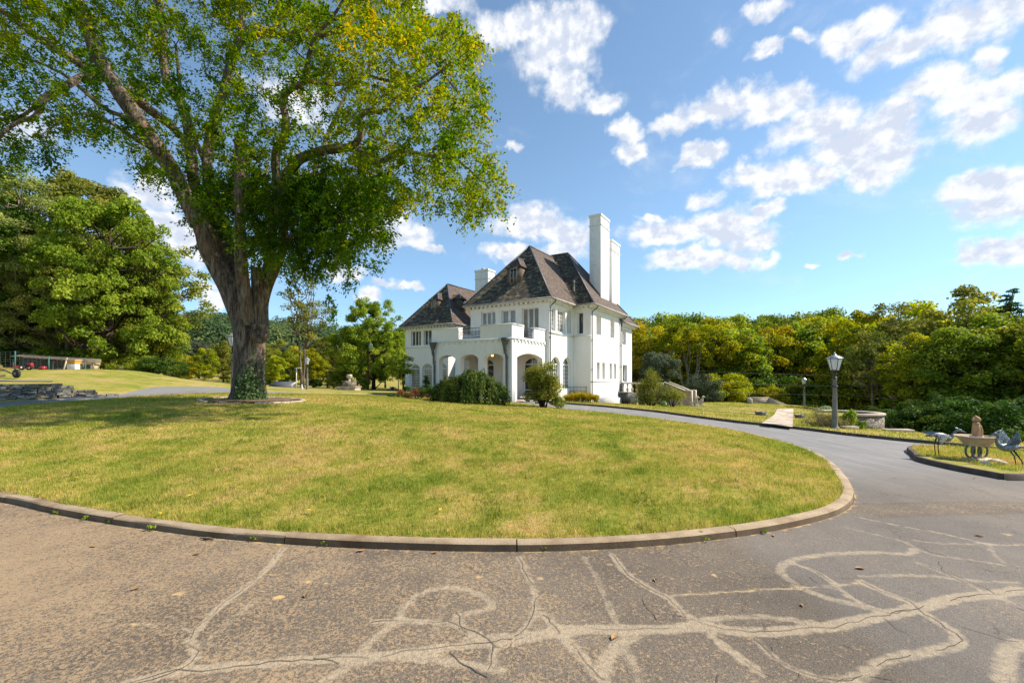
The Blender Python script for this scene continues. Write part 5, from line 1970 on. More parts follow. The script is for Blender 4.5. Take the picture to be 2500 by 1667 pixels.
lc, ln_, la, lt = np.vstack(lc), np.vstack(ln_), np.vstack(la), np.concatenate(lt)
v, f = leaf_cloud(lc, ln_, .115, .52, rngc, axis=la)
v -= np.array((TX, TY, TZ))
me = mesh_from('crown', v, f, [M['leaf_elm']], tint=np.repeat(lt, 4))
link(bpy.data.objects.new('crown', me), ELM)
print('elm leaves', len(lc))
# the healed knot where a limb was lost
kn = MB()
kc = sp3(633, 812, -.56)
ring = [kc + np.array((math.cos(a) * .19, -.02 * math.cos(2 * a), math.sin(a) * .27)) for a in np.linspace(0, 2 * math.pi, 25)]
kn.tube(ring, [.12 + .025 * math.sin(5 * i) for i in range(25)], 8, cap=False)
kn.ball((kc[0], kc[1] + .16, kc[2]), (.27, .20, .36), 18, 12)
ko = kn.build('knot', M['bark'], ELM, smooth=True, world=True)
kh = MB()
kh.ball((kc[0] + .02, kc[1] - .07, kc[2] - .01), (.085, .04, .10), 12, 8)
kh.build('knot_hollow', M['crack'], ko, world=False)
for o_ in ko.children:
    o_.data.transform(Matrix.Translation((-TX, -TY, -TZ)))
# stump cap of the sawn limbs
for (px, py, dd, hw) in ((624, 655, -.2, 14), (581, 346, -.85, 11.5)):
    sw = MB()
    c = sp3(px, py, dd)
    sw.lathe([(hw * SCL * .96, -.02), (hw * SCL * .98, .01), (hw * SCL * .5, .025), (0, .02)], tuple(c), 14, cap=False)
    sw.build('sawn_end', M['bark_pale'], ELM, smooth=True, world=True)

# ivy on the foot of the trunk
IVY = thing('ivy', 'green ivy climbing the foot of the great trunk', 'ivy', (TX + .3, TY - .55, TZ))
rr2 = np.random.default_rng(5)
n = 850
a = rr2.uniform(R(-96), R(-12), n)
hh = 1.5 * rr2.random(n) ** 1.9
hh *= (1 - .45 * np.abs((np.degrees(a) + 50) / 50))
hh *= .75 + .5 * np.sin(a * 9) ** 2
rad = .66 + .12 * np.exp(-hh / .2) + rr2.uniform(0, .12, n)
c = np.stack([TX + .0 + rad * np.cos(a), TY + rad * .95 * np.sin(a), TZ + hh], 1)
nn = np.stack([np.cos(a), np.sin(a), np.full(n, .35)], 1) + rr2.normal(size=(n, 3)) * .45
v, f = leaf_cloud(c, nn, .085, .85, rr2)
v -= np.array(IVY.location)
me = mesh_from('leaves', v, f, [M['leaf_ivy']], tint=np.repeat(np.clip(rr2.normal(.5, .25, n), 0, 1), 4))
link(bpy.data.objects.new('leaves', me), IVY)
ist = MB()
for i in range(12):
    a0 = R(rr2.uniform(-110, -15))
    ps = []
    for s in np.linspace(0, 1, 7):
        a1 = a0 + .12 * math.sin(s * 6 + i)
        ps.append((TX + (.67) * math.cos(a1), TY + .65 * math.sin(a1), TZ + s * rr2.uniform(.7, 1.2)))
    ist.tube(ps, .008, 4)
ist.build('stems', M['bark_dark'], IVY, world=True)
# broken ring of edging stones round the trunk
RING = thing('tree_ring', 'low ring of pale edging stones round the great trunk', 'stone edging', (TX, TY, TZ - .1))
eg = MB()
for i in range(26):
    a = 2 * math.pi * i / 26
    if -150 < math.degrees(math.atan2(math.sin(a), math.cos(a))) < -40 and i % 3 == 0:
        continue
    cx_, cy_ = TX + .1 + 1.75 * math.cos(a), TY + .1 + 1.5 * math.sin(a)
    eg.box((cx_, cy_, z1(cx_, cy_) + .13), (.13, .36 + .04 * (i % 3), .09), a)
eg.build('stones', M['caststone'], RING, world=True, bevel=.02)
sl = MB()
sl.lathe([(1.62, 0), (1.2, .04), (.3, .06)], (TX + .1, TY + .1, z1(TX, TY) + .13), 24)
sl.build('soil', M['soil'], RING, world=True)

# ------------------------------------------------------------------ woods and single trees
proto_tree('broad', 'bark_dark', 'leaf_green', seed=1, H=13, rad=4.6, z0=.16, clumps=95, per=150, leaf=.34, tr=.24, shape='round')
proto_tree('broad2', 'bark_dark', 'leaf_green', seed=2, H=14, rad=4.4, z0=.12, clumps=100, per=145, leaf=.34, tr=.24, shape='oval')
proto_tree('broad3', 'bark_dark', 'leaf_yellow', seed=3, H=12, rad=4.4, z0=.08, clumps=90, per=150, leaf=.33, tr=.22, shape='round', cl=(.17, .3))
proto_tree('broad4', 'bark_dark', 'leaf_yellow', seed=4, H=13, rad=4.0, z0=.10, clumps=85, per=150, leaf=.33, tr=.22, shape='oval', cl=(.18, .32))
proto_tree('airy', 'bark_pale', 'leaf_green', seed=5, H=14, rad=4.3, z0=.25, clumps=60, per=110, leaf=.30, tr=.2, shape='oval', cl=(.16, .28), limb=.9)
proto_tree('conifer', 'bark_dark', 'leaf_conifer', seed=6, H=16, rad=3.4, z0=.12, clumps=130, per=75, leaf=.36, tr=.2, shape='cone', cl=(.2, .3), flat=.3, aspect=.28, limb=.8)
proto_tree('feathery', 'bark_pale', 'leaf_blue', seed=7, H=17, rad=6.6, z0=.06, clumps=300, per=150, leaf=.24, tr=.26, shape='round', cl=(.09, .16), flat=.7, aspect=.42, limb=.35, fill=.7)
proto_tree('big', 'bark_dark', 'leaf_bright', seed=8, H=16, rad=6.4, z0=.04, clumps=300, per=150, leaf=.28, tr=.36, shape='round', cl=(.09, .17), limb=.3, flat=.9, fill=.7)
proto_tree('bigb', 'bark_dark', 'leaf_green', seed=18, H=16, rad=6.2, z0=.05, clumps=280, per=150, leaf=.28, tr=.34, shape='oval', cl=(.09, .17), limb=.3, flat=.9, fill=.7)
proto_tree('bush', 'bark_dark', 'leaf_dark', seed=9, H=3.0, rad=2.0, z0=.05, clumps=45, per=120, leaf=.17, tr=.05, shape='round', stems=4)
proto_tree('sparse', 'bark', 'leaf_olive', seed=10, H=14, rad=3.4, z0=.38, clumps=52, per=75, leaf=.24, tr=.22, shape='oval', cl=(.16, .30), limb=1.0, stems=2)


def tree_at(key, px, depth, top, name, label, group, wf=1.0, leafm=None, cat='tree', names=('trunk', 'crown'), dz=0.0):
    x, y = at(px, depth)
    zg = z1(x, y) + dz
    h = EYE + (920 - top) / FPX * depth - zg
    H, rad = PROTO[key][2], PROTO[key][3]
    return plant(key, name, label, cat, (x, y, zg), h, 2 * rad * (h / H) * wf, group, None, names, leafm)


rw_ = random.Random(21)
M['leaf_gold'] = leaf_mat('gold_green_leaves', [(0.0, (.09, .12, .012)), (.4, (.26, .27, .02)), (.75, (.42, .37, .025)), (1.0, (.54, .38, .03))], .42)
M['leaf_shade'] = leaf_mat('deep_green_leaves', [(0.0, (.014, .038, .010)), (.5, (.042, .088, .015)), (1.0, (.12, .18, .026))], .3)
# the wood behind the lower lawn, front row turning yellow
GY = 'yellowing trees along the near edge of the wood'
for i, px in enumerate(range(1545, 2240, 38)):
    top = 800 + rw_.uniform(-22, 34) + (14 if 1700 < px < 1800 else 0)
    tree_at(rw_.choice(['broad3', 'broad4', 'broad3']), px + rw_.uniform(-14, 14), rw_.uniform(58, 68), top, 'yellowing_tree', 'yellow green broadleaf tree in the front row of the wood behind the lower lawn', GY, rw_.uniform(.85, 1.05), rw_.choice(['leaf_yellow', 'leaf_yellow', 'leaf_yellow', 'leaf_gold', 'leaf_bright']))
GM = 'green trees in the middle of the wood'
for i, px in enumerate(range(1540, 2130, 50)):
    tree_at(rw_.choice(['broad', 'broad2', 'broad4']), px + rw_.uniform(-15, 15), rw_.uniform(72, 80), 782 + rw_.uniform(-14, 22), 'woodland_tree', 'green broadleaf tree rising behind the yellowing front row of the wood', GM, rw_.uniform(.85, 1.0), rw_.choice(['leaf_yellow', 'leaf_green', 'leaf_olive', 'leaf_yellow', 'leaf_bright']))
GB = 'dark trees on the skyline of the wood'
for i, px in enumerate(range(1530, 2130, 42)):
    top = 770 + rw_.uniform(-8, 14) - (12 if 1960 < px < 2040 else 0)
    tree_at(rw_.choice(['broad', 'broad2', 'airy', 'broad']), px + rw_.uniform(-10, 10), rw_.uniform(88, 104), top, 'skyline_tree', 'dark green tree on the skyline of the wood right of the house', GB, rw_.uniform(.9, 1.1), rw_.choice(['leaf_dark', 'leaf_green', 'leaf_green']))
# nearer, taller trees at the right
for px, d, top, key, lm, label, wf in [
    (2085, 50, 760, 'broad4', 'leaf_yellow', 'yellow tinged tree just right of the near lamp post', .9),
    (2180, 47, 732, 'airy', 'leaf_olive', 'tall open olive tree left of the big yellow green tree at the right', 1.0),
    (2245, 52, 738, 'broad2', 'leaf_yellow', 'yellowing tree with ragged top between the open olive tree and the yellow green tree', 1.1),
    (2130, 40, 800, 'airy', 'leaf_olive', 'olive brown thin tree behind the round stone wall', 1.0),
    (2230, 36, 815, 'broad4', 'leaf_yellow', 'low spreading yellow green tree right of the round stone wall', 1.0),
    (2345, 39, 700, 'broad4', 'leaf_olive', 'tallest yellow green tree with a leaning trunk near the right edge', 1.05),
    (2410, 44, 735, 'airy', 'leaf_green', 'thin green tree behind the tallest yellow green tree', 1.0),
    (2470, 36, 706, 'conifer', 'leaf_dark', 'dark spruce with a thin pointed top at the right edge', 1.05),
    (2545, 34, 715, 'conifer', 'leaf_dark', 'dark spruce cut by the right edge of the picture', 1.2),
    (2430, 35, 765, 'broad2', 'leaf_green', 'full green tree behind the statue basin', .95),
    (2325, 34, 800, 'broad2', 'leaf_bright', 'bright green bushy tree behind the left heron sculpture', 1.2),
    (2540, 32, 760, 'broad', 'leaf_green', 'full leafy tree beyond the right heron sculpture', 1.1),
    (2650, 36, 740, 'broad2', 'leaf_green', 'green tree out past the right edge', 1.0),
]:
    tree_at(key, px, d, top, 'pine_tree' if key == 'conifer' else 'woodland_tree', label, None, wf, lm)
# undergrowth: shrubs one can tell apart along the edge of the drop
GU = 'shrubs of the undergrowth below the wood'
for i, px in enumerate(range(2120, 2640, 34)):
    tree_at('bush' if i % 3 else 'broad', px + rw_.uniform(-14, 14), rw_.uniform(24, 32), (1000 if i % 3 else 965) + rw_.uniform(-30, 30), 'undergrowth_shrub', 'dark leafy shrub in the undergrowth behind the drive kerb', GU, rw_.uniform(.8, 1.4), 'leaf_shade', 'shrub', ('stems', 'foliage'))
GU2 = 'shrubs along the back of the lower lawn'
for i, px in enumerate(range(1700, 2130, 38)):
    tree_at('bush', px + rw_.uniform(-10, 10), rw_.uniform(49, 55), 925 + rw_.uniform(-15, 22), 'undergrowth_shrub', 'green shrub along the dark foot of the wood behind the lower lawn', GU2, 1.2, rw_.choice(['leaf_dark', 'leaf_green', 'leaf_bright', 'leaf_yellow']), 'shrub', ('stems', 'foliage'))
# the bluish tree and the pale bare stems right of the house
tree_at('broad', 1610, 53, 855, 'blue_green_tree', 'grey green rounded tree directly right of the house wall', None, 1.0, 'leaf_grey')
PS = thing('bare_stems', 'pale many stemmed tree with bare forking trunks behind the stone stairs', 'tree', (*at(1680, 56), z1(*at(1680, 56))))
mb = MB()
rb_ = np.random.default_rng(4)
for i in range(7):
    x0, y0, z0 = PS.location
    a = rb_.uniform(-1, 1)
    ps = [(x0 + a * .3 + a * 1.5 * s + .25 * math.sin(s * 5 + i), y0 + rb_.normal() * .1, z0 + 8.6 * s) for s in np.linspace(0, 1, 8)]
    mb.tube(ps, [.13 * (1 - .75 * s) for s in np.linspace(0, 1, 8)], 6)
mb.build('trunk', M['bark_pale'], PS, smooth=True, world=True)
_, (v, f, ti) = make_tree(seed=44, H=11, rad=3.2, z0=.6, clumps=36, per=120, leaf=.3, shape='round')
link(bpy.data.objects.new('crown', mesh_from('crown', v, f, [M['leaf_yellow']], tint=ti)), PS)

# beyond the lawn to the left of the house
GL = 'yellowing trees beyond the drive left of the house'
for px, d, top, key, lm, wf in [(455, 58, 868, 'broad3', 'leaf_gold', 1.0), (500, 55, 850, 'broad3', 'leaf_yellow', .9), (545, 60, 832, 'broad4', 'leaf_olive', .9), (590, 64, 825, 'broad4', 'leaf_yellow', .9), (640, 60, 850, 'broad3', 'leaf_olive', 1), (672, 57, 868, 'broad3', 'leaf_yellow', .9), (715, 62, 845, 'broad3', 'leaf_yellow', 1), (765, 60, 850, 'broad4', 'leaf_yellow', 1), (800, 66, 822, 'broad4', 'leaf_olive', 1), (840, 58, 880, 'broad3', 'leaf_yellow', .9), (420, 62, 850, 'broad4', 'leaf_olive', 1)]:
    tree_at(key, px, d, top, 'yellowing_tree', 'yellowing tree standing beyond the back drive left of the house', GL, wf * 1.15, lm)
GH = 'green trees on the slope behind the yellowing ones'
for i, px in enumerate(range(400, 1000, 46)):
    tree_at(rw_.choice(['broad', 'broad2', 'broad4']), px + rw_.uniform(-12, 12), rw_.uniform(88, 110), 832 + rw_.uniform(-8, 12), 'woodland_tree', 'green tree on the slope behind the yellowing trees left of the house', GH, 1.2, rw_.choice(['leaf_dark', 'leaf_green', 'leaf_olive', 'leaf_grey']))
GS = 'shrubs at the foot of the trees beyond the back drive'
for px, d, top in [(560, 50, 925), (600, 50, 930), (650, 50, 925), (690, 52, 925), (770, 50, 925), (815, 50, 905), (880, 48, 925), (445, 52, 915), (500, 50, 925)]:
    tree_at('bush', px, d, top, 'undergrowth_shrub', 'leafy shrub at the foot of the trees beyond the back drive', GS, 1.2, rw_.choice(['leaf_dark', 'leaf_green', 'leaf_yellow']), 'shrub', ('stems', 'foliage'))
tree_at('sparse', 738, 45, 655, 'thin_tree', 'thin two stemmed tree with sparse pale leaves behind the lamp between trunk and house', None, 1.0, 'leaf_olive', dz=-.2)
tree_at('big', 912, 52, 727, 'round_tree', 'full bright green tree touching the left end of the house', None, .85, 'leaf_bright')
tree_at('broad', 850, 50, 790, 'round_tree', 'mid green tree behind the utility pole', None, .9, 'leaf_green')
tree_at('broad2', 985, 56, 800, 'round_tree', 'green tree half hidden by the house wing', None, .9, 'leaf_bright')

# the grove at the left edge
for px, d, top, key, lm, label, wf in [
    (40, 43, 415, 'feathery', 'leaf_blue', 'large feathery blue green tree at the left edge', 1.0),
    (205, 50, 425, 'bigb', 'leaf_olive', 'tall olive topped tree rearmost in the left grove', .95),
    (165, 44, 560, 'feathery', 'leaf_blue', 'feathery pale green tree in front of the olive topped one', .9),
    (272, 43, 480, 'big', 'leaf_bright', 'bright green rounded tree with a dark leaning trunk behind the bench', .82),
    (340, 46, 580, 'bigb', 'leaf_green', 'green tree at the right edge of the left grove', .68),
    (405, 54, 590, 'airy', 'leaf_olive', 'thin olive tree peeping out right of the left grove', 1.0),
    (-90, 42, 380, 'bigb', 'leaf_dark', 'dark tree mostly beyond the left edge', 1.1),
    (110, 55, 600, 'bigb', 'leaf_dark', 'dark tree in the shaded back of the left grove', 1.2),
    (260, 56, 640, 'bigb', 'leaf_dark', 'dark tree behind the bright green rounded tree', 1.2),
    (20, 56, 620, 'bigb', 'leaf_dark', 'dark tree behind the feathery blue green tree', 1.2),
    (385, 47, 755, 'broad', 'leaf_green', 'low green tree at the right foot of the left grove', 1.1),
]:
    tree_at(key, px, d, top, 'grove_tree', label, None, wf, lm)
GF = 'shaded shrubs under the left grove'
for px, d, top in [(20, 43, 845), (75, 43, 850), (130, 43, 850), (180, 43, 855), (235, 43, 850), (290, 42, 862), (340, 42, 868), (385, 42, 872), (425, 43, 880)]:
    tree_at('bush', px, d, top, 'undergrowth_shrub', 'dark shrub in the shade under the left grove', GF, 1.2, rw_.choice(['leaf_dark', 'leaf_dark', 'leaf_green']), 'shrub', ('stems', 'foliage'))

# far wooded hills: one mass
rngf = np.random.default_rng(31)
C_, N_, T_, S_ = [], [], [], []
for i in range(1500):
    a = R(rngf.uniform(-50, 50))
    d = rngf.uniform(170, 340)
    x, y = d * math.sin(a), d * math.cos(a)
    z = z1(x, y)
    r = rngf.uniform(4.0, 6.5)
    hh = rngf.uniform(9, 13)
    m_ = 240
    dd = rdirs(m_, rngf)
    dd[:, 2] = np.abs(dd[:, 2])
    C_.append(np.array((x, y, z + hh * .45)) + dd * np.array((r, r, hh * .55)) * rngf.uniform(.75, 1.05, (m_, 1)))
    N_.append(dd + np.array((0, 0, .3)) + rngf.normal(size=(m_, 3)) * .4)
    T_.append(np.clip(rngf.normal(.45 + rngf.normal() * .25, .12, m_), 0, 1))
v, f = leaf_cloud(np.vstack(C_), np.vstack(N_), 1.0, .8, rngf)
M['leaf_far'] = leaf_mat('haze_tinted_leaves', [(0.0, (.030, .058, .028)), (.5, (.075, .120, .050)), (1.0, (.17, .205, .070))], .3)  # dark leaf green with the bluish haze of distance mixed into the colour
me = mesh_from('far_woods', v, f, [M['leaf_far']], tint=np.repeat(np.concatenate(T_), 4))
fw_ = link(bpy.data.objects.new('far_woods', me))
fw_['kind'] = 'stuff'


# ------------------------------------------------------------------ shrubs and beds by the house
def shrub(name, label, loc, C, Rk, per, leaf, mat, flat=.8, aspect=.5, seed=0, stems=5, group=None, cat='shrub', stem_mat='bark_dark', up=.4, up_axis=None, tint0=.5):
    rng = np.random.default_rng(seed)
    o = thing(name, label, cat, loc, 0, group)
    V, N2, T2 = [], [], []
    for p, r in zip(C, Rk):
        m_ = per
        d = rdirs(m_, rng)
        c = np.array(p) + d * (r * rng.random(m_)[:, None] ** .5) * np.array((1, 1, flat))
        keep_ = c[:, 2] > .02
        c, d = c[keep_], d[keep_]
        V.append(c)
        N2.append(d * .8 + np.array((0, 0, up)) + rng.normal(size=c.shape) * .6)
        T2.append(np.clip(rng.normal(tint0 + rng.normal() * .15, .2, len(c)), 0, 1))
    c, nn, ti = np.vstack(V), np.vstack(N2), np.concatenate(T2)
    ax = None
    if up_axis is not None:
        ax = rng.normal(size=c.shape) * .5 + np.array((0, 0, up_axis))
    v, f = leaf_cloud(c, nn, leaf, aspect, rng, axis=ax)
    link(bpy.data.objects.new('foliage', mesh_from('foliage', v, f, [M[mat]], tint=np.repeat(ti, 4))), o)
    sm2 = MB()
    for i in range(stems):
        p = np.array(C[i % len(C)])
        b = np.array((p[0] * .15 + rng.normal() * .06, p[1] * .15 + rng.normal() * .06, -.05))
        hs_ = float(np.max(np.abs(np.array(C))))
        sm2.tube([b * min(1, hs_), b * .5 * min(1, hs_) + p * .5 + rng.normal(size=3) * .03 * hs_, p], [.02 * hs_, .014 * hs_, .005 * hs_], 5)
    sm2.build('stems', M[stem_mat], o)
    return o


def blob(n, rx, ry, h, rmin, rmax, seed, z0=.15):
    rng = np.random.default_rng(seed)
    C, Rk = [], []
    for i in range(n):
        d = rdirs(1, rng)[0]
        d[2] = abs(d[2])
        k_ = rng.uniform(.35, .85)
        r = rng.uniform(rmin, rmax)
        C.append((d[0] * rx * k_, d[1] * ry * k_, z0 + d[2] * (h - r - z0) * max(k_, .5)))
        Rk.append(r)
    A_ = np.array(C)
    rr3 = np.array(Rk)
    A_[:, 2] *= (h - rr3.mean() * .8) / max(.01, A_[:, 2].max())
    for k_, lim in ((0, rx), (1, ry)):
        A_[:, k_] *= max(.05, lim - rr3.mean()) / max(.01, np.abs(A_[:, k_]).max())
    return [tuple(q) for q in A_], Rk


def gpos(px, depth, dz=0.08):
    x, y = at(px, depth)
    return (x, y, z1(x, y) + dz)


M['leaf_weep'] = leaf_mat('weeping_leaves', [(0.0, (.025, .055, .012)), (.5, (.085, .125, .025)), (1.0, (.22, .24, .05))], .3)
# weeping shrub: a low dome with hanging leafy strands
rng = np.random.default_rng(77)
WS = thing('weeping_shrub', 'wide dome shaped weeping shrub with hanging leafy strands before the porch arches', 'shrub', gpos(1149, 23.6))
cs, ns_, ax, ti = [], [], [], []
for i in range(430):
    a = rng.uniform(0, 2 * math.pi)
    rr_ = rng.uniform(.15, 1.0) ** .6
    topx, topy = 1.95 * rr_ * math.cos(a), 1.25 * rr_ * math.sin(a)
    htop = 1.5 * math.sqrt(max(.04, 1 - (rr_ * .93) ** 2.6)) + rng.normal() * .09 + .10 * math.sin(topx * 3 + 1) + .12 * (topx > -.4) * (topx < .8)
    L = min(htop, rng.uniform(.5, 1.5))
    m_ = int(L * 58)
    s = np.linspace(0, 1, m_)
    out = .22 * np.sin(s * 1.4)
    c = np.stack([topx + math.cos(a) * out, topy + math.sin(a) * out, htop - L * s ** 1.1 + .12 * np.sin(s * 3) * (1 - s)], 1) + rng.normal(size=(m_, 3)) * .045
    c = c[c[:, 2] > .0]
    m_ = len(c)
    cs.append(c)
    ns_.append(np.tile(np.array((math.cos(a), math.sin(a), .45)), (m_, 1)) + rng.normal(size=(m_, 3)) * .5)
    ax.append(np.tile(np.array((math.cos(a) * .3, math.sin(a) * .3, -1.0)), (m_, 1)) + rng.normal(size=(m_, 3)) * .35)
    ti.append(np.clip(rng.normal(.48 + rng.normal() * .16, .16, m_), 0, 1))
v, f = leaf_cloud(np.vstack(cs), np.vstack(ns_), .12, .5, rng, axis=np.vstack(ax))
link(bpy.data.objects.new('foliage', mesh_from('foliage', v, f, [M['leaf_weep']], tint=np.repeat(np.concatenate(ti), 4))), WS)
wsm = MB()
for i in range(9):
    a = i * .7
    wsm.tube([(0.1 * math.cos(a), .1 * math.sin(a), -.1), (.5 * math.cos(a), .35 * math.sin(a), .9), (1.1 * math.cos(a), .75 * math.sin(a), 1.3), (1.6 * math.cos(a), 1.0 * math.sin(a), 1.0)], [.06, .05, .035, .012], 6)
wsm.build('stems', M['bark_dark'], WS)
C, Rk = blob(46, 1.2, 1.0, 2.4, .28, .44, 3, .3)
RS = shrub('rounded_shrub', 'tall rounded green shrub in front of the right hand porch arch', gpos(1326, 23.0), C, Rk, 190, .14, 'leaf_olive', .95, .38, 5, 16)
C, Rk = blob(14, .55, .45, .85, .14, .24, 31, .1)
shrub('low_shrub', 'low green spill of leaves at the foot of the tall rounded shrub', gpos(1365, 22.6), C, Rk, 80, .11, 'leaf_olive', .85, .45, 6, 6)
C, Rk = blob(22, 1.35, .5, .72, .16, .24, 8, .1)
shrub('russet_shrub', 'low russet red clipped shrub left of the weeping shrub', gpos(1015, 25.5), C, Rk, 90, .075, 'leaf_red', .8, .5, 9, 12)
C, Rk = blob(14, .75, .6, .9, .2, .32, 12, .1)
shrub('low_shrub', 'low dark green shrub between the russet shrub and the weeping shrub', gpos(1050, 24.8), C, Rk, 90, .10, 'leaf_dark', .8, .5, 13, 8)
C, Rk = blob(16, .8, .6, .42, .12, .2, 14, .06)
shrub('low_shrub', 'flat dark green tuft on the lawn below the small tree by the wing', gpos(972, 26.5), C, Rk, 80, .10, 'leaf_dark', .6, .5, 15, 6)
# yellowing day lilies by the railing
rng = np.random.default_rng(16)
DL = thing('daylily_bed', 'yellowing clump of day lilies in front of the black railing', 'plants', gpos(1418, 31.5))
bl, bt = [], []
for i in range(44):
    x0, y0 = rng.uniform(-1.15, 1.15), rng.uniform(-.5, .5)
    hgt = 1.25 * (1 - .35 * abs(x0) / 1.15)
    for j in range(34):
        a = rng.uniform(0, 6.28)
        L = hgt * rng.uniform(.6, 1.15)
        s = np.linspace(0, 1, 5)
        sp = L * rng.uniform(.25, .65)
        w_ = .028
        px_ = np.stack([x0 + math.cos(a) * sp * s ** 1.5, y0 + math.sin(a) * sp * s ** 1.5, L * (s - .42 * s ** 2.6)], 1)
        side = np.array((-math.sin(a), math.cos(a), 0)) * w_
        o_ = len(bl)
        bl.append((px_, side))
        bt.append(np.clip(rng.normal(.5, .28), 0, 1))
V, F, T2 = [], [], []
for (p_, sd), tt in zip(bl, bt):
    o_ = len(V)
    for k_, q_ in enumerate(p_):
        ww = (1, 1, .85, .6, .1)[k_]
        V += [q_ + sd * ww * .5, q_ - sd * ww * .5]
        T2 += [tt, tt]
    for k_ in range(4):
        F.append((o_ + 2 * k_, o_ + 2 * k_ + 1, o_ + 2 * k_ + 3, o_ + 2 * k_ + 2))
link(bpy.data.objects.new('leaves', mesh_from('leaves', np.array(V), np.array(F, dtype=np.int32), [M['leaf_orange']], tint=T2)), DL)
# bushes by the stone stairs
C, Rk = blob(46, 1.5, 1.2, 3.2, .36, .6, 20, .3)
shrub('large_bush', 'large feathery yellow green bush beside the stone balustrade', gpos(1588, 35.2, 0), C, Rk, 150, .15, 'leaf_olive', .9, .32, 21, 16, up_axis=.6)
C, Rk = blob(26, 1.25, .8, 1.75, .25, .42, 22, .2)
shrub('medium_bush', 'smaller loose bush at the foot of the stone stairs', gpos(1640, 35.0, 0), C, Rk, 120, .13, 'leaf_olive', .9, .4, 23, 12)
C, Rk = blob(60, 2.7, 1.8, 3.2, .45, .75, 24, .4)
shrub('large_bush', 'broad grey green bush behind the stone stairs and the statues', gpos(1722, 45.0, 0), C, Rk, 150, .17, 'leaf_grey', .8, .34, 25, 16, up_axis=.4, tint0=.55)
C, Rk = blob(8, .25, .2, .55, .1, .16, 26, .1)
shrub('pale_plant', 'pale bluish leafed plant under the smaller bush by the stairs', gpos(1621, 34.2, 0), C, Rk, 60, .11, 'leaf_hosta', .9, .5, 27, 4)
# round the near lamp
C, Rk = blob(20, .72, .65, 1.0, .2, .34, 30, .15)
shrub('variegated_shrub', 'rounded pale green shrub left of the near lamp post', gpos(2012, 31.5, .02), C, Rk, 110, .12, 'leaf_hosta', .85, .5, 31, 8)
C, Rk = blob(30, 1.25, .5, .95, .16, .28, 32, .1)
shrub('dry_bush', 'straw coloured dry bush behind the near lamp post', gpos(2018, 18.3, .02), C, Rk, 95, .10, 'leaf_straw', .9, .18, 33, 40, up_axis=1.2, stem_mat='bark_pale')
C, Rk = blob(16, .38, .36, .85, .12, .22, 34, .1)
shrub('low_shrub', 'bright green low shrub in front of the round stone wall', gpos(2075, 18.6, .02), C, Rk, 90, .10, 'leaf_bright', .9, .5, 35, 6)
C, Rk = blob(9, .28, .22, .4, .09, .15, 36, .06)
shrub('low_shrub', 'small green weed at the foot of the round stone wall', gpos(2102, 18.1, .02), C, Rk, 60, .08, 'leaf_bright', .9, .5, 37, 4)
# plants along the wing
C, Rk = blob(18, .55, .5, 1.7, .2, .32, 40, .2)
shrub('dark_bush', 'dark clipped bush between the arched doors of the wing', gpos(1042, 41.0, .05), C, Rk, 90, .12, 'leaf_dark', .9, .5, 41, 6)
GW = 'low dark plants along the foot of the wing'
for i, px in enumerate((992, 1004, 1018, 1030)):
    C, Rk = blob(8, .5, .4, .6, .15, .25, 50 + i, .1)
    shrub('foundation_plant', 'low dark plant along the wall foot of the wing', gpos(px, 43.5 - i * .6, .03), C, Rk, 60, .11, 'leaf_dark', .9, .5, 60 + i, 3, GW)
C, Rk = blob(9, .6, .4, .55, .15, .25, 70, .1)
shrub('flower_clump', 'small purple flowering clump on the grass left of the wing', gpos(957, 45.0, .03), C, Rk, 60, .11, 'leaf_purple', .9, .5, 71, 3)
proto_tree('young', 'bark_dark', 'leaf_bright', seed=61, H=3.6, rad=1.25, z0=.28, clumps=34, per=60, leaf=.15, tr=.045, shape='round', cl=(.2, .34), limb=.8)
tree_at('young', 973, 33.0, 858, 'young_tree', 'small young tree on the lawn before the left wing', None, 1.0, 'leaf_bright')

# ------------------------------------------------------------------ street lamps
M['lamp_post'] = simple_mat('weathered_lamp_post', (0.17, 0.165, 0.145), 0.75, var=0.3, scale=6, bumps=0.25)
M['lamp_iron'] = simple_mat('lamp_iron', (0.045, 0.052, 0.055), 0.45, metal=0.4, var=0.3)
M['lamp_roof'] = simple_mat('lamp_roof_metal', (0.42, 0.43, 0.46), 0.35, metal=0.6, var=0.2)
m, t, p, out = new_mat('milky_lamp_glass')
p.inputs['Base Color'].default_value = (.72, .76, .80, 1)
p.inputs['Roughness'].default_value = .15
tr = t.n('ShaderNodeBsdfTranslucent')
tr.inputs['Color'].default_value = (.8, .84, .86, 1)
mx = t.n('ShaderNodeMixShader')
mx.inputs[0].default_value = .45
t.link(p.outputs[0], mx.inputs[1])
t.link(tr.outputs[0], mx.inputs[2])
t.link(mx.outputs[0], out.inputs['Surface'])
M['milky'] = m


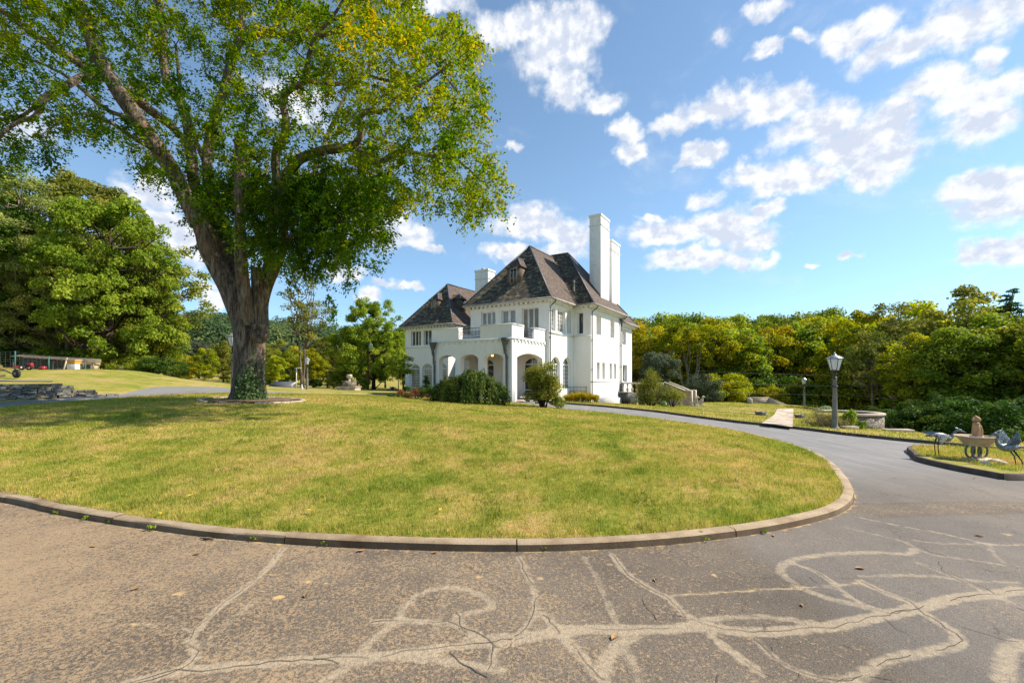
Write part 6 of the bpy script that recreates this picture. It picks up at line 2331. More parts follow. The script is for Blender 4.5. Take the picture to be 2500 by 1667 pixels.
def build_lamp(label, loc, height=3.0):
    o = thing('street_lamp', label, 'street lamp', loc, 0.35, 'lamp posts along the drive')
    pb = MB()
    prof = [(.18, -.15), (.18, .05), (.16, .07), (.118, .12), (.108, .3), (.092, 1.1), (.075, 1.98), (.085, 2.0), (.085, 2.03)]
    pb.lathe(prof, seg=8, rot=.2)
    pb.build('post', M['lamp_post'], o)
    nk = MB()
    nk.lathe([(.06, 2.02), (.085, 2.05), (.085, 2.09), (.05, 2.12), (.045, 2.2), (.075, 2.24), (.075, 2.28), (.045, 2.31), (.055, 2.345), (.13, 2.37), (.14, 2.385)], seg=12)
    nk.build('neck', M['lamp_iron'], o, smooth=True)
    bd = MB()
    bd.lathe([(.105, 1.70), (.115, 1.71), (.115, 1.745), (.105, 1.755)], seg=12)
    for s in (-1, 1):
        bd.tube([(s * .09, 0, 1.74), (s * .19, 0, 1.84), (s * .24, 0, 1.88)], .012, 5)
        bd.ball((s * .245, 0, 1.89), .02, 8, 6)
    bd.build('bracket_band', M['lamp_iron'], o)
    ln = MB()
    zb, zt2, rb2, rt2 = 2.385, 2.86, .145, .265
    for k_ in range(6):
        a = 2 * math.pi * k_ / 6
        a2 = 2 * math.pi * (k_ + 1) / 6
        ln.bar((rb2 * math.cos(a), rb2 * math.sin(a), zb), (rt2 * math.cos(a), rt2 * math.sin(a), zt2), .018, .018)
        ln.bar((rt2 * math.cos(a), rt2 * math.sin(a), zt2), (rt2 * math.cos(a2), rt2 * math.sin(a2), zt2), .022, .03)
        ln.bar((rb2 * math.cos(a), rb2 * math.sin(a), zb), (rb2 * math.cos(a2), rb2 * math.sin(a2), zb), .02, .025)
    lo = ln.build('lantern_frame', M['lamp_iron'], o)
    gl = MB()
    for k_ in range(6):
        a = 2 * math.pi * k_ / 6
        a2 = 2 * math.pi * (k_ + 1) / 6
        q = .985
        gl.poly([(rb2 * q * math.cos(a), rb2 * q * math.sin(a), zb + .01), (rb2 * q * math.cos(a2), rb2 * q * math.sin(a2), zb + .01), (rt2 * q * math.cos(a2), rt2 * q * math.sin(a2), zt2 - .01), (rt2 * q * math.cos(a), rt2 * q * math.sin(a), zt2 - .01)])
    gl.build('glass', M['milky'], lo)
    rf_ = MB()
    rf_.lathe([(.30, 2.862), (.29, 2.885), (.06, 3.0), (.05, 3.03), (.03, 3.04)], seg=6)
    rf_.lathe([(.0, 3.03), (.03, 3.045), (.02, 3.07), (.035, 3.09), (.0, 3.13)], seg=8, cap=False)
    rf_.build('lantern_roof', M['lamp_roof'], o)
    return o


def copy_tree(o, **props):
    c = o.copy()
    COL.objects.link(c)
    for ch in o.children:
        d = ch.copy()
        COL.objects.link(d)
        d.parent = c
        for g in ch.children:
            e = g.copy()
            COL.objects.link(e)
            e.parent = d
    for k_, v_ in props.items():
        c[k_] = v_
    return c


LH = 3.13
lamp0 = build_lamp('greenish stone lamp post with milky lantern beside the drive, nearest to the camera', (*at(2038, 17.6), z1(*at(2038, 17.6)) + .05))
for px, d, top, label in [(1963, 43.9, 920, 'small far lamp post on the lower lawn before the yellowing wood'), (569, 20.4, 808, 'lamp post half hidden behind the great leaning trunk'), (750, 39.0, 870, 'lamp post under the thin two stemmed tree beyond the back drive')]:
    c = copy_tree(lamp0, label=label)
    x, y = at(px, d)
    zz = z1(x, y)
    c.location = (x, y, zz)
    s = (EYE + (920 - top) / FPX * d - zz) / LH
    c.scale = (s, s, s)
    c.rotation_euler[2] = .9
s0 = (EYE + (920 - 859) / FPX * 17.6 - lamp0.location[2]) / LH
lamp0.scale = (s0, s0, s0)

# ------------------------------------------------------------------ round walled terrace by the lamp
RWc = (15.55, 20.7)
RW = thing('round_stone_wall', 'curved rubble stone retaining wall with smooth coping right of the near lamp post', 'stone wall', (*RWc, -.9))
mb, cp = MB(), MB()
R0, R1 = 1.12, 1.42
ztop = .02
angs = [R(a) for a in np.arange(-128, 112, 6.0)]
rows = []
for a in angs:
    zb = min(z1(RWc[0] + R1 * math.cos(a), RWc[1] + R1 * math.sin(a)), -.3) - .4
    rows.append([(RWc[0] + r * math.cos(a), RWc[1] + r * math.sin(a), z) for r, z in ((R0, zb), (R1, zb), (R1, ztop - .09), (R0, ztop - .09))])
vv = [p_ for r_ in rows for p_ in r_]
ff = [(i * 4 + k_, i * 4 + (k_ + 1) % 4, (i + 1) * 4 + (k_ + 1) % 4, (i + 1) * 4 + k_) for i in range(len(rows) - 1) for k_ in range(4)]
ff += [(0, 1, 2, 3), tuple(len(vv) - 4 + k_ for k_ in range(4))]
mb.add(vv, ff)
mb.build('masonry', M['fieldstone'], RW, world=True)
rows = [[(RWc[0] + r * math.cos(a), RWc[1] + r * math.sin(a), z) for r, z in ((R0 - .06, ztop - .088), (R1 + .05, ztop - .088), (R1 + .05, ztop), (R0 - .06, ztop))] for a in angs]
vv = [p_ for r_ in rows for p_ in r_]
cp.add(vv, ff)
cp.build('coping', M['caststone'], RW, world=True)
tf = MB()
tf.lathe([(R0 - .02, 0), (.01, .03)], (RWc[0], RWc[1], ztop - .12), 40, cap=False)
o_ = tf.build('terrace_turf', M['turf'])
o_['kind'] = 'structure'
stp = thing('stone_step', 'low stone step at the foot of the round stone wall', 'step', gpos(2073, 18.0, .05))
mb = MB()
mb.box((0, 0, .06), (.62, .3, .14), .1)
mb.build('slab', M['caststone'], stp, bevel=.015)
slab = thing('stone_slab', 'flat stone slab in the grass by the drive kerb before the undergrowth', 'stone slab', gpos(2190, 18.6, .04))
mb = MB()
mb.box((0, 0, .06), (1.1, .4, .16), -.1)
mb.build('slab', M['caststone'], slab, bevel=.02)

# ------------------------------------------------------------------ paths on the lower lawn
def sheet(name, poly, mat, off, step=.5):
    poly = ccw(np.array(poly, float))
    pd = densify(poly, step)
    g = grid(pd[:, 0].min(), pd[:, 0].max(), pd[:, 1].min(), pd[:, 1].max(), step)
    g = g[inside(pd, g) & ~near_any(g, pd, step * .5)]
    o, _ = region(name, [pd], g, lambda c: inside(pd, c), off, mat)
    return o


a_, b_, c_, d_ = gp(1860, 1034, .1), gp(1935, 1043.5, .1), gp(1937, 998.5, .1), gp(1897, 998, .1)
sheet('flagstone_path', [a_, b_, c_, d_], M['flag'], .125)
e_, f_ = gp(1716, 1001, .1), gp(1882, 1013.5, .1)
sheet('narrow_path', [e_, f_, (f_[0] + .1, f_[1] + .62), (e_[0] + .1, e_[1] + .62)], M['flag'], .122)
# the upper lane above the retaining wall and the pale edge of the back drive
lane = smooth_line([(-24.2, 23.4), (-25.5, 22.6), (-30, 21.2), (-40, 20.5)], .6)
tt = np.gradient(lane, axis=0)
tt /= np.linalg.norm(tt, axis=1)[:, None]
nn_ = np.stack([-tt[:, 1], tt[:, 0]], 1)
sheet('upper_lane', np.vstack([lane + nn_ * .45, (lane - nn_ * .45)[::-1]]), M['asphalt'], .12, .6)

# stone walled steps at the back of the lower lawn
SW = thing('low_stone_wall', 'low stone step wall with sloping end at the back of the lower lawn', 'stone wall', (*at(1870, 43), z1(*at(1870, 43))))
mb = MB()
x0, y0, z0 = SW.location
W_ = lambda px, d: np.array((at(px, d)[0], at(px, d)[1]))
p0, p1, p2 = W_(1824, 43.8), W_(1878, 43.0), W_(1921, 42.4)
zz0 = z0 - .3
def slabwall(mb, a, b, ha, hb, th, zb):
    d = (b - a) / np.linalg.norm(b - a)
    n = np.array((-d[1], d[0])) * th
    vv = [(*a, zb), (*b, zb), (*(b + n), zb), (*(a + n), zb), (*a, ha), (*b, hb), (*(b + n), hb), (*(a + n), ha)]
    mb.add(vv, [(3, 2, 1, 0), (4, 5, 6, 7), (0, 1, 5, 4), (1, 2, 6, 5), (2, 3, 7, 6), (3, 0, 4, 7)])
hz = EYE + (920 - 972) / FPX * 43
slabwall(mb, p0, p1, hz, hz, .35, zz0)
slabwall(mb, p1 + (.02, 0), p2, hz, hz - .68, .35, zz0)
slabwall(mb, W_(1824, 43.6), W_(1829, 41.9), hz - .002, hz - .02, .3, zz0)
mb.build('masonry', M['caststone'], SW, world=True)
cpm = MB()
slabwall(cpm, p0 - (.05, .05), p1, hz + .08, hz + .08, .45, hz + .003)
dlt = p2 - p1
vv = []
for q, h in ((p1 + (.02, -.05), hz), (p2 + (0, -.05), hz - .68)):
    vv += [(*q, h + .004), (q[0], q[1] + .45, h + .004), (q[0], q[1] + .45, h + .084), (*q, h + .084)]
cpm.add(vv, [(0, 1, 2, 3), (7, 6, 5, 4), (0, 4, 5, 1), (1, 5, 6, 2), (2, 6, 7, 3), (3, 7, 4, 0)])
cpm.build('coping', M['caststone_light'], SW, world=True)

# stone troughs either side of the flagstones
for px, py, label in ((1857, 1013, 'grey stone trough on the grass left of the flagstone path'), (1953, 1020, 'grey stone trough on the grass right of the flagstone path')):
    x, y = gp(px, py, .1)
    tr_ = thing('stone_trough', label, 'planter', (x, y, z1(x, y) + .08), .2, 'stone troughs by the flagstone path')
    mb = MB()
    W0, D0, H0 = .29, .19, .25
    vv = []
    for k_, z in ((.78, 0), (1, H0), (.86, H0), (.7, .07)):
        vv += [(-W0 * k_, -D0 * k_, z), (W0 * k_, -D0 * k_, z), (W0 * k_, D0 * k_, z), (-W0 * k_, D0 * k_, z)]
    ff = [(3, 2, 1, 0)]
    for r_ in range(3):
        for k_ in range(4):
            k2 = (k_ + 1) % 4
            ff.append((r_ * 4 + k_, r_ * 4 + k2, (r_ + 1) * 4 + k2, (r_ + 1) * 4 + k_))
    mb.add(vv, ff)
    mb.build('basin', M['lead'], tr_)
    mb = MB()
    mb.span(-W0 * .78, W0 * .78, -D0 * .78, D0 * .78, .08, .13)
    mb.build('soil', M['soil'], tr_)

# ------------------------------------------------------------------ terrace, balustrade and stairs right of the house (house axes)
def hpt(u, v, z=0.0):
    return (u * .845 + v * .535, 29 - u * .535 + v * .845, z)


RZ = math.atan2(-.535, .845)
TER = thing('stone_terrace', 'raised stone terrace at the right hand end of the house', 'terrace', hpt(3.8, 18.4, -.9), RZ)
mb = MB()
mb.span(-2.0, 2.0, -1.7, 2.2, -.6, .92)
mb.build('terrace_base', M['caststone'], TER)
BAL = thing('stone_balustrade', 'pinkish stone balustrade between the house wall and the large bush', 'balustrade', hpt(1.8, 16.45, .02), RZ)
mb = MB()
mb.span(0.0, 3.9, -.13, .13, .98, 1.12)
mb.build('top_rail', M['caststone_light'], BAL, bevel=.015)
mb = MB()
mb.span(0.0, 3.9, -.12, .12, -.02, .16)
mb.build('bottom_rail', M['caststone_light'], BAL, bevel=.015)
for u in (.12, 3.75):
    mb = MB()
    mb.span(u - .14, u + .14, -.14, .14, .163, .977)
    mb.build('pier', M['caststone'], BAL, bevel=.01)
for i in range(7):
    mb = MB()
    u = .62 + i * .44
    mb.lathe([(.10, .163), (.10, .22), (.06, .25), (.07, .3), (.125, .42), (.12, .5), (.055, .66), (.05, .78), (.09, .84), (.06, .88), (.10, .92), (.10, .977)], (u, 0, 0), 12)
    mb.build('baluster', M['caststone'], BAL, smooth=True)
ST = thing('stone_stairs', 'stone staircase with sloping parapet walls coming down to the lower lawn', 'stairs', hpt(5.8, 17.8, -.95), RZ)
mb = MB()
zb0 = -.95
for i in range(8):   # treads
    mb.span(.0, 1.75 - i * .24, -.75, .75, i * .15 - .02 + .004 * i, (i + 1) * .15)
mb.build('steps', M['caststone'], ST)
for v0, nm in ((-1.05, 0), (.78, 1)):
    w_ = MB()
    prof = [(0, -.3), (2.15, -.3), (2.15, 1.32), (1.7, 1.34), (-.05, 2.06), (-.05, -.3)]
    n = len(prof)
    vv = [(a, v0, b) for a, b in prof] + [(a, v0 + .26, b) for a, b in prof]
    w_.add(vv, [tuple(range(n)), tuple(range(2 * n - 1, n - 1, -1))] + [(i, (i + 1) % n, n + (i + 1) % n, n + i) for i in range(n)])
    pw = w_.build('parapet', M['caststone'], ST)
    c2 = MB()
    for (a0, z0_), (a1, z1_) in (((2.2, 1.325), (1.68, 1.345)), ((1.676, 1.35), (-.1, 2.085))):
        c2.add([(a0, v0 - .05, z0_), (a1, v0 - .05, z1_), (a1, v0 + .31, z1_), (a0, v0 + .31, z0_), (a0, v0 - .05, z0_ + .09), (a1, v0 - .05, z1_ + .09), (a1, v0 + .31, z1_ + .09), (a0, v0 + .31, z0_ + .09)], [(3, 2, 1, 0), (4, 5, 6, 7), (0, 1, 5, 4), (1, 2, 6, 5), (2, 3, 7, 6), (3, 0, 4, 7)])
    c2.build('parapet_coping', M['caststone_light'], pw)
    pr_ = MB()
    pr_.span(2.153, 2.28, v0 - .04, v0 + .30, -.3, 1.40)
    pr_.build('end_pier', M['caststone_light'], pw)

# seated stone dogs at the foot of the stairs
def fused(parts, name, mat, parent, vox=.02, smooth=True):
    """overlapping tapered tubes and balls fused into one continuous skin"""
    mb = MB()
    for q in parts:
        if q[0] == 't':
            mb.tube(q[1], q[2], 14, flat=q[3] if len(q) > 3 else 1.0)
        else:
            mb.ball(q[1], q[2], 16, 12)
    o = mb.build(name, mat, parent)
    md = o.modifiers.new('fuse', 'REMESH')
    md.mode = 'VOXEL'
    md.voxel_size = vox
    md.use_smooth_shade = True
    sm_ = o.modifiers.new('soften', 'SMOOTH')
    sm_.iterations = 4
    sm_.factor = .5
    return o


def stone_dog(label, loc, rz, s=1.0, mat='caststone', group=None, plinth=True):
    o = thing('dog_statue', label, 'statue', loc, rz, group)
    o.scale = (s, s, s)
    b = .12 if plinth else 0
    parts = [
        ('t', [(-.20, 0, b + .10), (-.10, 0, b + .20), (.02, 0, b + .34), (.09, 0, b + .48), (.11, 0, b + .58)], [.13, .165, .145, .115, .085]),
        ('t', [(.10, 0, b + .55), (.13, 0, b + .63), (.15, 0, b + .68)], [.085, .09, .085]),
        ('b', (.16, 0, b + .70), (.105, .095, .10)),
        ('t', [(.20, 0, b + .69), (.28, 0, b + .665), (.315, 0, b + .66)], [.065, .052, .042]),
    ]
    for sy in (-1, 1):
        parts += [
            ('t', [(.06, sy * .085, b + .40), (.13, sy * .085, b + .22), (.14, sy * .085, b + .06), (.18, sy * .085, b + .035), (.22, sy * .085, b + .03)], [.065, .045, .038, .042, .03]),
            ('t', [(-.17, sy * .12, b + .20), (-.04, sy * .15, b + .17), (-.10, sy * .15, b + .04), (.04, sy * .15, b + .035), (.09, sy * .15, b + .03)], [.10, .085, .05, .042, .032]),
            ('t', [(.13, sy * .08, b + .76), (.12, sy * .115, b + .70), (.13, sy * .12, b + .62)], [.03, .035, .02]),
        ]
    parts.append(('t', [(-.28, 0, b + .10), (-.36, .04, b + .04), (-.34, .12, b + .03)], [.035, .025, .012]))
    fused(parts, 'body', M[mat], o, .018)
    if plinth:
        mb = MB()
        mb.span(-.36, .34, -.24, .24, -.15, .125)
        mb.build('plinth', M['caststone_light'], o, bevel=.012)
    return o


GD = 'seated stone dogs at the foot of the stairs'
stone_dog('seated stone dog at the foot of the stairs, close by the stair wall', gpos(1698, 37.4, .06), R(-20), 1.0, group=GD)
stone_dog('seated stone dog at the foot of the stairs, farther right on the grass side', gpos(1712, 38.6, .06), R(-20), 1.0, group=GD)

# air conditioner and utility box by the house wall
AC = thing('air_conditioner', 'grey outdoor air conditioning unit with vertical fins by the white wall', 'air conditioner', gpos(1525, 38.6, .05), RZ)
M['ac'] = simple_mat('grey_metal_casing', (0.16, 0.165, 0.165), 0.5, metal=.3, var=0.15)
M['ac_dark'] = simple_mat('dark_coil', (0.03, 0.03, 0.032), 0.7, var=0.3)
mb = MB()
mb.span(-.40, .40, -.40, .40, .06, .98)
mb.build('coil', M['ac_dark'], AC)
mb = MB()
for i in range(13):
    for sgn in (-1, 1):
        a = -.42 + i * .07
        mb.span(a - .012, a + .012, sgn * .425 - .012, sgn * .425 + .012, .08, .99)
        mb.span(sgn * .425 - .012, sgn * .425 + .012, a - .0118, a + .0118, .081, .989)
mb.build('fins', M['ac'], AC)
mb = MB()
mb.span(-.46, .46, -.46, .46, -.1, .058)
mb.span(-.46, .46, -.46, .46, .992, 1.06)
mb.lathe([(.36, 1.06), (.34, 1.075), (.04, 1.08)], (0, 0, 0), 20)
mb.build('casing', M['ac'], AC, bevel=.015)
UB = thing('utility_box', 'small grey green utility cabinet between the air conditioner and the large bush', 'utility box', gpos(1549, 38.0, .05), RZ)
M['ub'] = simple_mat('grey_green_paint', (0.22, 0.25, 0.22), 0.6, var=0.2)
mb = MB()
mb.span(-.26, .26, -.2, .2, -.1, .68)
mb.span(-.29, .29, -.23, .23, .683, .74)
mb.build('cabinet', M['ub'], UB, bevel=.012)
mb = MB()
mb.span(-.2, .2, -.214, -.203, .08, .62)
mb.build('door', M['ub'], UB)

# iron railing by the basement steps
RL = thing('iron_railing', 'black iron railing with rings by the side door behind the day lilies', 'railing', hpt(0, 8.3, -.2), RZ)
railing('rails', 'v', 0, -.5, 1.7, .15, 1.05, .12, True, RL)
mb = MB()
for s in (-.5, 1.7):
    mb.span(s - .025, s + .025, -.025, .025, -.4, 1.12)
mb.build('posts', M['iron'], RL)

# ceiling fan with lit bulb in the porch, balcony chair and table
FAN = thing('ceiling_fan', 'dark ceiling fan with a glowing bulb hanging in the porch', 'ceiling fan', hpt(-3.1, 2.2, 3.75), RZ)
mb = MB()
mb.tube([(0, 0, 0), (0, 0, -.3)], .02, 8)
mb.lathe([(.03, -.28), (.11, -.31), (.12, -.40), (.07, -.44)], seg=14)
mb.build('motor', M['iron'], FAN, smooth=True)
for k_ in range(5):
    a = 2 * math.pi * k_ / 5 + .3
    mb = MB()
    mb.bar((.1 * math.cos(a), .1 * math.sin(a), -.36), (.62 * math.cos(a), .62 * math.sin(a), -.37), .12, .012)
    mb.build('blade', M['iron'], FAN)
M['bulb'] = simple_mat('warm_bulb', (.9, .55, .15), .4, emit=((1.0, .55, .12), 3.0))
mb = MB()
mb.ball((0, 0, -.52), (.10, .10, .085), 12, 8)
mb.build('bulb', M['bulb'], FAN, smooth=True)
CH = thing('balcony_chair', 'pale outdoor chair on the balcony behind the short iron railing', 'chair', hpt(-.75, 2.35, 4.29), RZ + .5)
M['chair'] = simple_mat('pale_grey_chair', (.42, .40, .37), .6, var=.15)
mb = MB()
mb.span(-.27, .27, -.27, .27, .40, .45)
mb.build('seat', M['chair'], CH, bevel=.012)
mb = MB()
mb.add([(-.26, .25, .46), (.26, .25, .46), (.26, .30, .46), (-.26, .30, .46), (-.24, .38, 1.05), (.24, .38, 1.05), (.24, .42, 1.05), (-.24, .42, 1.05)], [(3, 2, 1, 0), (4, 5, 6, 7), (0, 1, 5, 4), (1, 2, 6, 5), (2, 3, 7, 6), (3, 0, 4, 7)])
mb.build('backrest', M['chair'], CH)
for sx_ in (-1, 1):
    for sy_ in (-1, 1):
        mb = MB()
        mb.bar((sx_ * .23, sy_ * .23, .40), (sx_ * .25, sy_ * .25, .0), .03, .03)
        mb.build('leg', M['iron'], CH)
    mb = MB()
    mb.bar((sx_ * .29, -.24, .62), (sx_ * .29, .30, .66), .05, .03)
    mb.build('armrest', M['chair'], CH)
PT = thing('balcony_table', 'small dark table standing beside the pale balcony chair', 'table', hpt(-1.0, 1.6, 4.29), RZ)
mb = MB()
mb.lathe([(.30, .62), (.30, .65)], seg=20)
mb.build('table_top', M['iron'], PT)
mb = MB()
mb.lathe([(.16, 0), (.15, .03), (.03, .05), (.025, .618)], seg=12)
mb.build('pedestal', M['iron'], PT)
UR = thing('stone_urn_planter', 'broad stone planter bowl on the ground before the right porch arch', 'planter', hpt(.5, 1.2, -.1), RZ)
mb = MB()
mb.lathe([(.22, 0), (.20, .06), (.14, .12), (.20, .2), (.5, .34), (.56, .4), (.53, .42), (.45, .38), (.0, .34)], seg=20, cap=False)
mb.build('bowl', M['caststone_light'], UR, smooth=True)

# ------------------------------------------------------------------ planted island with bird bath and herons
def ipos(px, py, off=.1):
    x, y = gp(px, py, off)
    return (x, y, z1(x, y) + off)


BBx = ipos(2384, 1124)
BB = thing('bird_bath', 'wide stone bird bath bowl on iron hoops in the planted island', 'bird bath', BBx, .2)
dep = BBx[1]
S_ = dep / FPX
mb = MB()
mb.box((0, 0, .01), (.62, .42, .12), .15, .92)
mb.build('base_stone', M['caststone_light'], BB, bevel=.02)
zr = .07
M['hoop'] = simple_mat('grey_stone_hoop', (.13, .13, .12), .6, metal=.1, var=.3, scale=8)
for sx_ in (-1, 1):
    for sy_ in (-1, 1):
        mb = MB()
        ring = [(sx_ * .105 + .155 * math.cos(a), sy_ * .07, zr + .175 + .165 * math.sin(a)) for a in np.linspace(0, 2 * math.pi, 25)]
        mb.tube(ring, .024, 8, cap=False)
        mb.build('hoop', M['hoop'], BB, smooth=True)
zbw = zr + .345
mb = MB()
mb.lathe([(.0, zbw - .02), (.25, zbw - .02), (.265, zbw + .02), (.35, zbw + .15), (.43, zbw + .20), (.435, zbw + .225), (.40, zbw + .225), (.34, zbw + .17), (.0, zbw + .12)], seg=28, cap=False)
mb.build('bowl', simple_mat('tan_bowl_stone', (.44, .34, .24), .85, var=.3, scale=7, bumps=.3), BB, smooth=True)
mb = MB()
mb.span(-.10, .10, -.10, .10, zbw + .10, zbw + .235)
mb.build('pedestal_block', M['caststone_light'], BB, bevel=.01)
# terracotta figure of a seated animal with round ears, on the bowl
FG = thing('terracotta_figure', 'weathered terracotta seated animal figure standing in the bird bath bowl', 'statue', (BBx[0], BBx[1], BBx[2] + (zbw + .235) * .8), .2)
FG.scale = (.82, .82, .88)
BB.scale = (.8, .8, .8)
fused([
    ('t', [(.01, 0, .0), (.012, 0, .10), (.0, 0, .22), (-.015, 0, .31)], [.095, .098, .082, .062]),
    ('t', [(.06, .03, .0), (.07, .03, .12), (.05, .02, .24)], [.042, .048, .04]),
    ('b', (-.025, -.01, .40), (.072, .07, .062)),
    ('t', [(-.03, -.04, .39), (-.035, -.105, .37)], [.045, .034]),
    ('b', (-.115, -.005, .385), (.036, .026, .052)), ('b', (.068, -.005, .385), (.046, .03, .054)),
    ('b', (-.03, 0, .455), (.035, .03, .022)),
    ('t', [(-.05, -.07, .0), (-.05, -.08, .12), (-.04, -.05, .24)], [.036, .030, .034]), ('t', [(.035, -.075, .0), (.035, -.085, .12), (.03, -.05, .24)], [.036, .030, .034]),
], 'body', M['terracotta'], FG, .012)

M['heron'] = simple_mat('painted_heron_metal', (.19, .215, .22), .4, metal=.3, var=.45, scale=18, col2=(.045, .06, .07))
M['heron_pale'] = simple_mat('pale_heron_metal', (.46, .49, .49), .35, metal=.3, var=.45, scale=22, col2=(.11, .14, .15))


def heron(label, loc, rz, left=True):
    """slender wading bird of sheet metal; +x is where it faces"""
    o = thing('heron_sculpture', label, 'sculpture', loc, rz, 'metal herons by the bird bath')
    if left:     # stooping towards the bowl, wings spread back
        spine = [(-.34, 0, .50), (-.24, 0, .51), (-.12, 0, .49), (.02, 0, .45), (.12, 0, .42), (.20, 0, .45), (.27, 0, .53), (.33, 0, .60), (.40, 0, .625), (.46, 0, .615), (.50, 0, .60), (.62, 0, .565)]
        rads = [.012, .05, .085, .095, .075, .05, .036, .03, .030, .034, .020, .003]
    else:
        spine = [(-.36, 0, .40), (-.26, 0, .40), (-.12, 0, .40), (.02, 0, .40), (.14, 0, .42), (.22, 0, .49), (.235, 0, .56), (.20, 0, .63), (.23, 0, .685), (.28, 0, .69), (.32, 0, .675), (.44, 0, .62)]
        rads = [.012, .05, .085, .09, .065, .042, .032, .028, .028, .034, .020, .003]
    q = smooth_line([np.array((*p_, r_)) for p_, r_ in zip(spine, rads)], .02)
    mb = MB()
    mb.tube(q[:, :3], list(q[:, 3]), 10, flat=.8)
    hx, hz = (spine[9][0], spine[9][2])
    mb.build('body', M['heron'], o, smooth=True)
    cr = MB()
    for k_ in range(3):
        cr.tube([(hx - .01, (k_ - 1) * .008, hz + .02), (hx - .09, (k_ - 1) * .014, hz + .055 + .006 * k_), (hx - .15, (k_ - 1) * .02, hz + .06 + .01 * k_)], [.010, .007, .002], 5)
    cr.build('crest', M['heron_pale'], o)

    def wing(sy, tip, root0, root1, nm):
        w_ = MB()
        n = 6
        for k_ in range(n):
            f0 = k_ / (n - 1)
            r0 = np.array(root0) * (1 - f0) + np.array(root1) * f0
            tp = np.array(tip) * (1 - f0 * .55) + (np.array(root1) + np.array((-.10, 0, -.03))) * f0 * .55
            md = (r0 + tp) / 2 + np.array((0, sy * .03, .03))
            w_.tube([r0, md, tp], [.03, .034, .006], 6, flat=.28, up=(0, .3 * sy, 1) if left else (0, 1, .2))
        return w_.build(nm, M['heron_pale' if sy < 0 else 'heron'], o, smooth=True)
    if left:
        wing(-1, (-.30, -.20, .30), (.08, -.06, .50), (-.22, -.05, .52), 'wing')
        wing(1, (-.34, .26, .56), (.08, .06, .50), (-.22, .05, .52), 'wing')
    else:
        wing(-1, (-.02, -.10, .80), (.06, -.05, .46), (-.16, -.05, .46), 'wing')
        wing(1, (-.16, .10, .78), (.04, .05, .46), (-.18, .05, .46), 'wing')
    tl = MB()
    for k_ in range(4):
        z_ = spine[0][2]
        tl.tube([(-.26, (k_ - 1.5) * .03, z_ + .01), (-.36, (k_ - 1.5) * .05, z_), (-.44, (k_ - 1.5) * .06, z_ - .03)], [.022, .022, .004], 6, flat=.5)
    tl.build('tail', M['heron'], o, smooth=True)
    for sy in (-1, 1):
        lg = MB()
        if left:
            lg.tube([(-.16, sy * .04, .42), (-.20, sy * .045, .25), (-.17, sy * .045, 0)], [.02, .010, .010], 6)
        else:
            lg.tube([(-.10, sy * .04, .36), (-.24, sy * .045, .20), (-.28, sy * .045, 0)] if sy < 0 else [(-.10, sy * .04, .36), (-.30, sy * .045, .12), (-.34, sy * .05, -.02)], [.022, .011, .010], 6)
        lg.tube([(-.17 if left else (-.28 if sy < 0 else -.34), sy * .045, .005), (-.09 if left else -.2, sy * .045, .0)], [.010, .006], 5)
        lg.build('leg', M['iron'], o)
    return o


HL = np.array(ipos(2287, 1113)) + (.15, 0, 0)
hl = heron('silvery heron sculpture stooping towards the bird bath with wings lowered', tuple(HL), .05, True)
hl.scale = (.85, .85, .9)
HR = np.array(ipos(2490, 1138)) + (-.26, 0, 0)
hr = heron('blue grey heron sculpture with raised wing facing the bird bath from the right', HR, math.pi + .05, False)
hr.scale = (.88, .88, .92)
for px, py, r_ in ((2404, 1134, .07), (2430, 1129, .09), (2448, 1133, .06)):
    x, y, z = ipos(px, py)
    st_ = thing('border_stone', 'small pale stone lying in the island grass by the bird bath', 'stone', (x, y, z), 0, 'pale stones in the island grass')
    mb = MB()
    mb.ball((0, 0, .02), (r_ * 1.4, r_, r_ * .7), 10, 7)
    st_m = mb.build('stone', M['caststone_light'], st_, smooth=True)

# ------------------------------------------------------------------ left: retaining wall, bench, hive box, mowers, fence, lean-to
WA = thing('retaining_wall', 'dry stacked ledge stone retaining wall in shade at the left edge', 'stone wall', (-20.6, 18.2, .6))
mb = MB()
line = smooth_line([(-26.5, 15.2), (-23.5, 16.8), (-21.0, 18.15), (-19.2, 19.35), (-18.2, 20.3)], .5)
rwl = random.Random(5)
for row in range(7):
    s = 0.0
    L = np.concatenate(([0], np.cumsum(np.linalg.norm(np.diff(line, axis=0), axis=1))))
    while s < L[-1]:
        w_ = rwl.uniform(.28, .75)
        c = s + w_ / 2
        if c > L[-1]:
            break
        x, y = np.interp(c, L, line[:, 0]), np.interp(c, L, line[:, 1])
        x2, y2 = np.interp(min(c + .2, L[-1]), L, line[:, 0]), np.interp(min(c + .2, L[-1]), L, line[:, 1])
        rz = math.atan2(y2 - y, x2 - x)
        top = .62 * min(1, max(.15, (L[-1] - c) / 2.2))
        if row * .105 < top:
            mb.box((x + rwl.uniform(-.03, .03) - .02 * row, y + rwl.uniform(-.03, .03) + .03 * row, z1(x, y) - .02 + row * .105 + .05), (w_ - .015, .42 + rwl.uniform(-.05, .08), .098), rz + rwl.uniform(-.04, .04))
        s += w_
mb.build('stones', M['drystone'], WA, world=True, bevel=.012)
M['plywood'] = simple_mat('pale_wood', (.50, .39, .24), .7, var=.2, scale=5)
M['orange'] = simple_mat('orange_paint', (.62, .27, .04), .6, var=.15)
M['whitish'] = simple_mat('chalky_white_paint', (.66, .65, .62), .7, var=.12)
M['red'] = simple_mat('red_enamel', (.34, .03, .03), .35, var=.25)
M['rubber'] = simple_mat('black_rubber', (.02, .02, .02), .8, var=.3)
M['oldwood'] = simple_mat('grey_weathered_boards', (.12, .10, .085), .9, var=.4, scale=5, bumps=.4)
M['green_post'] = simple_mat('green_fence_post', (.04, .13, .10), .6, var=.2)
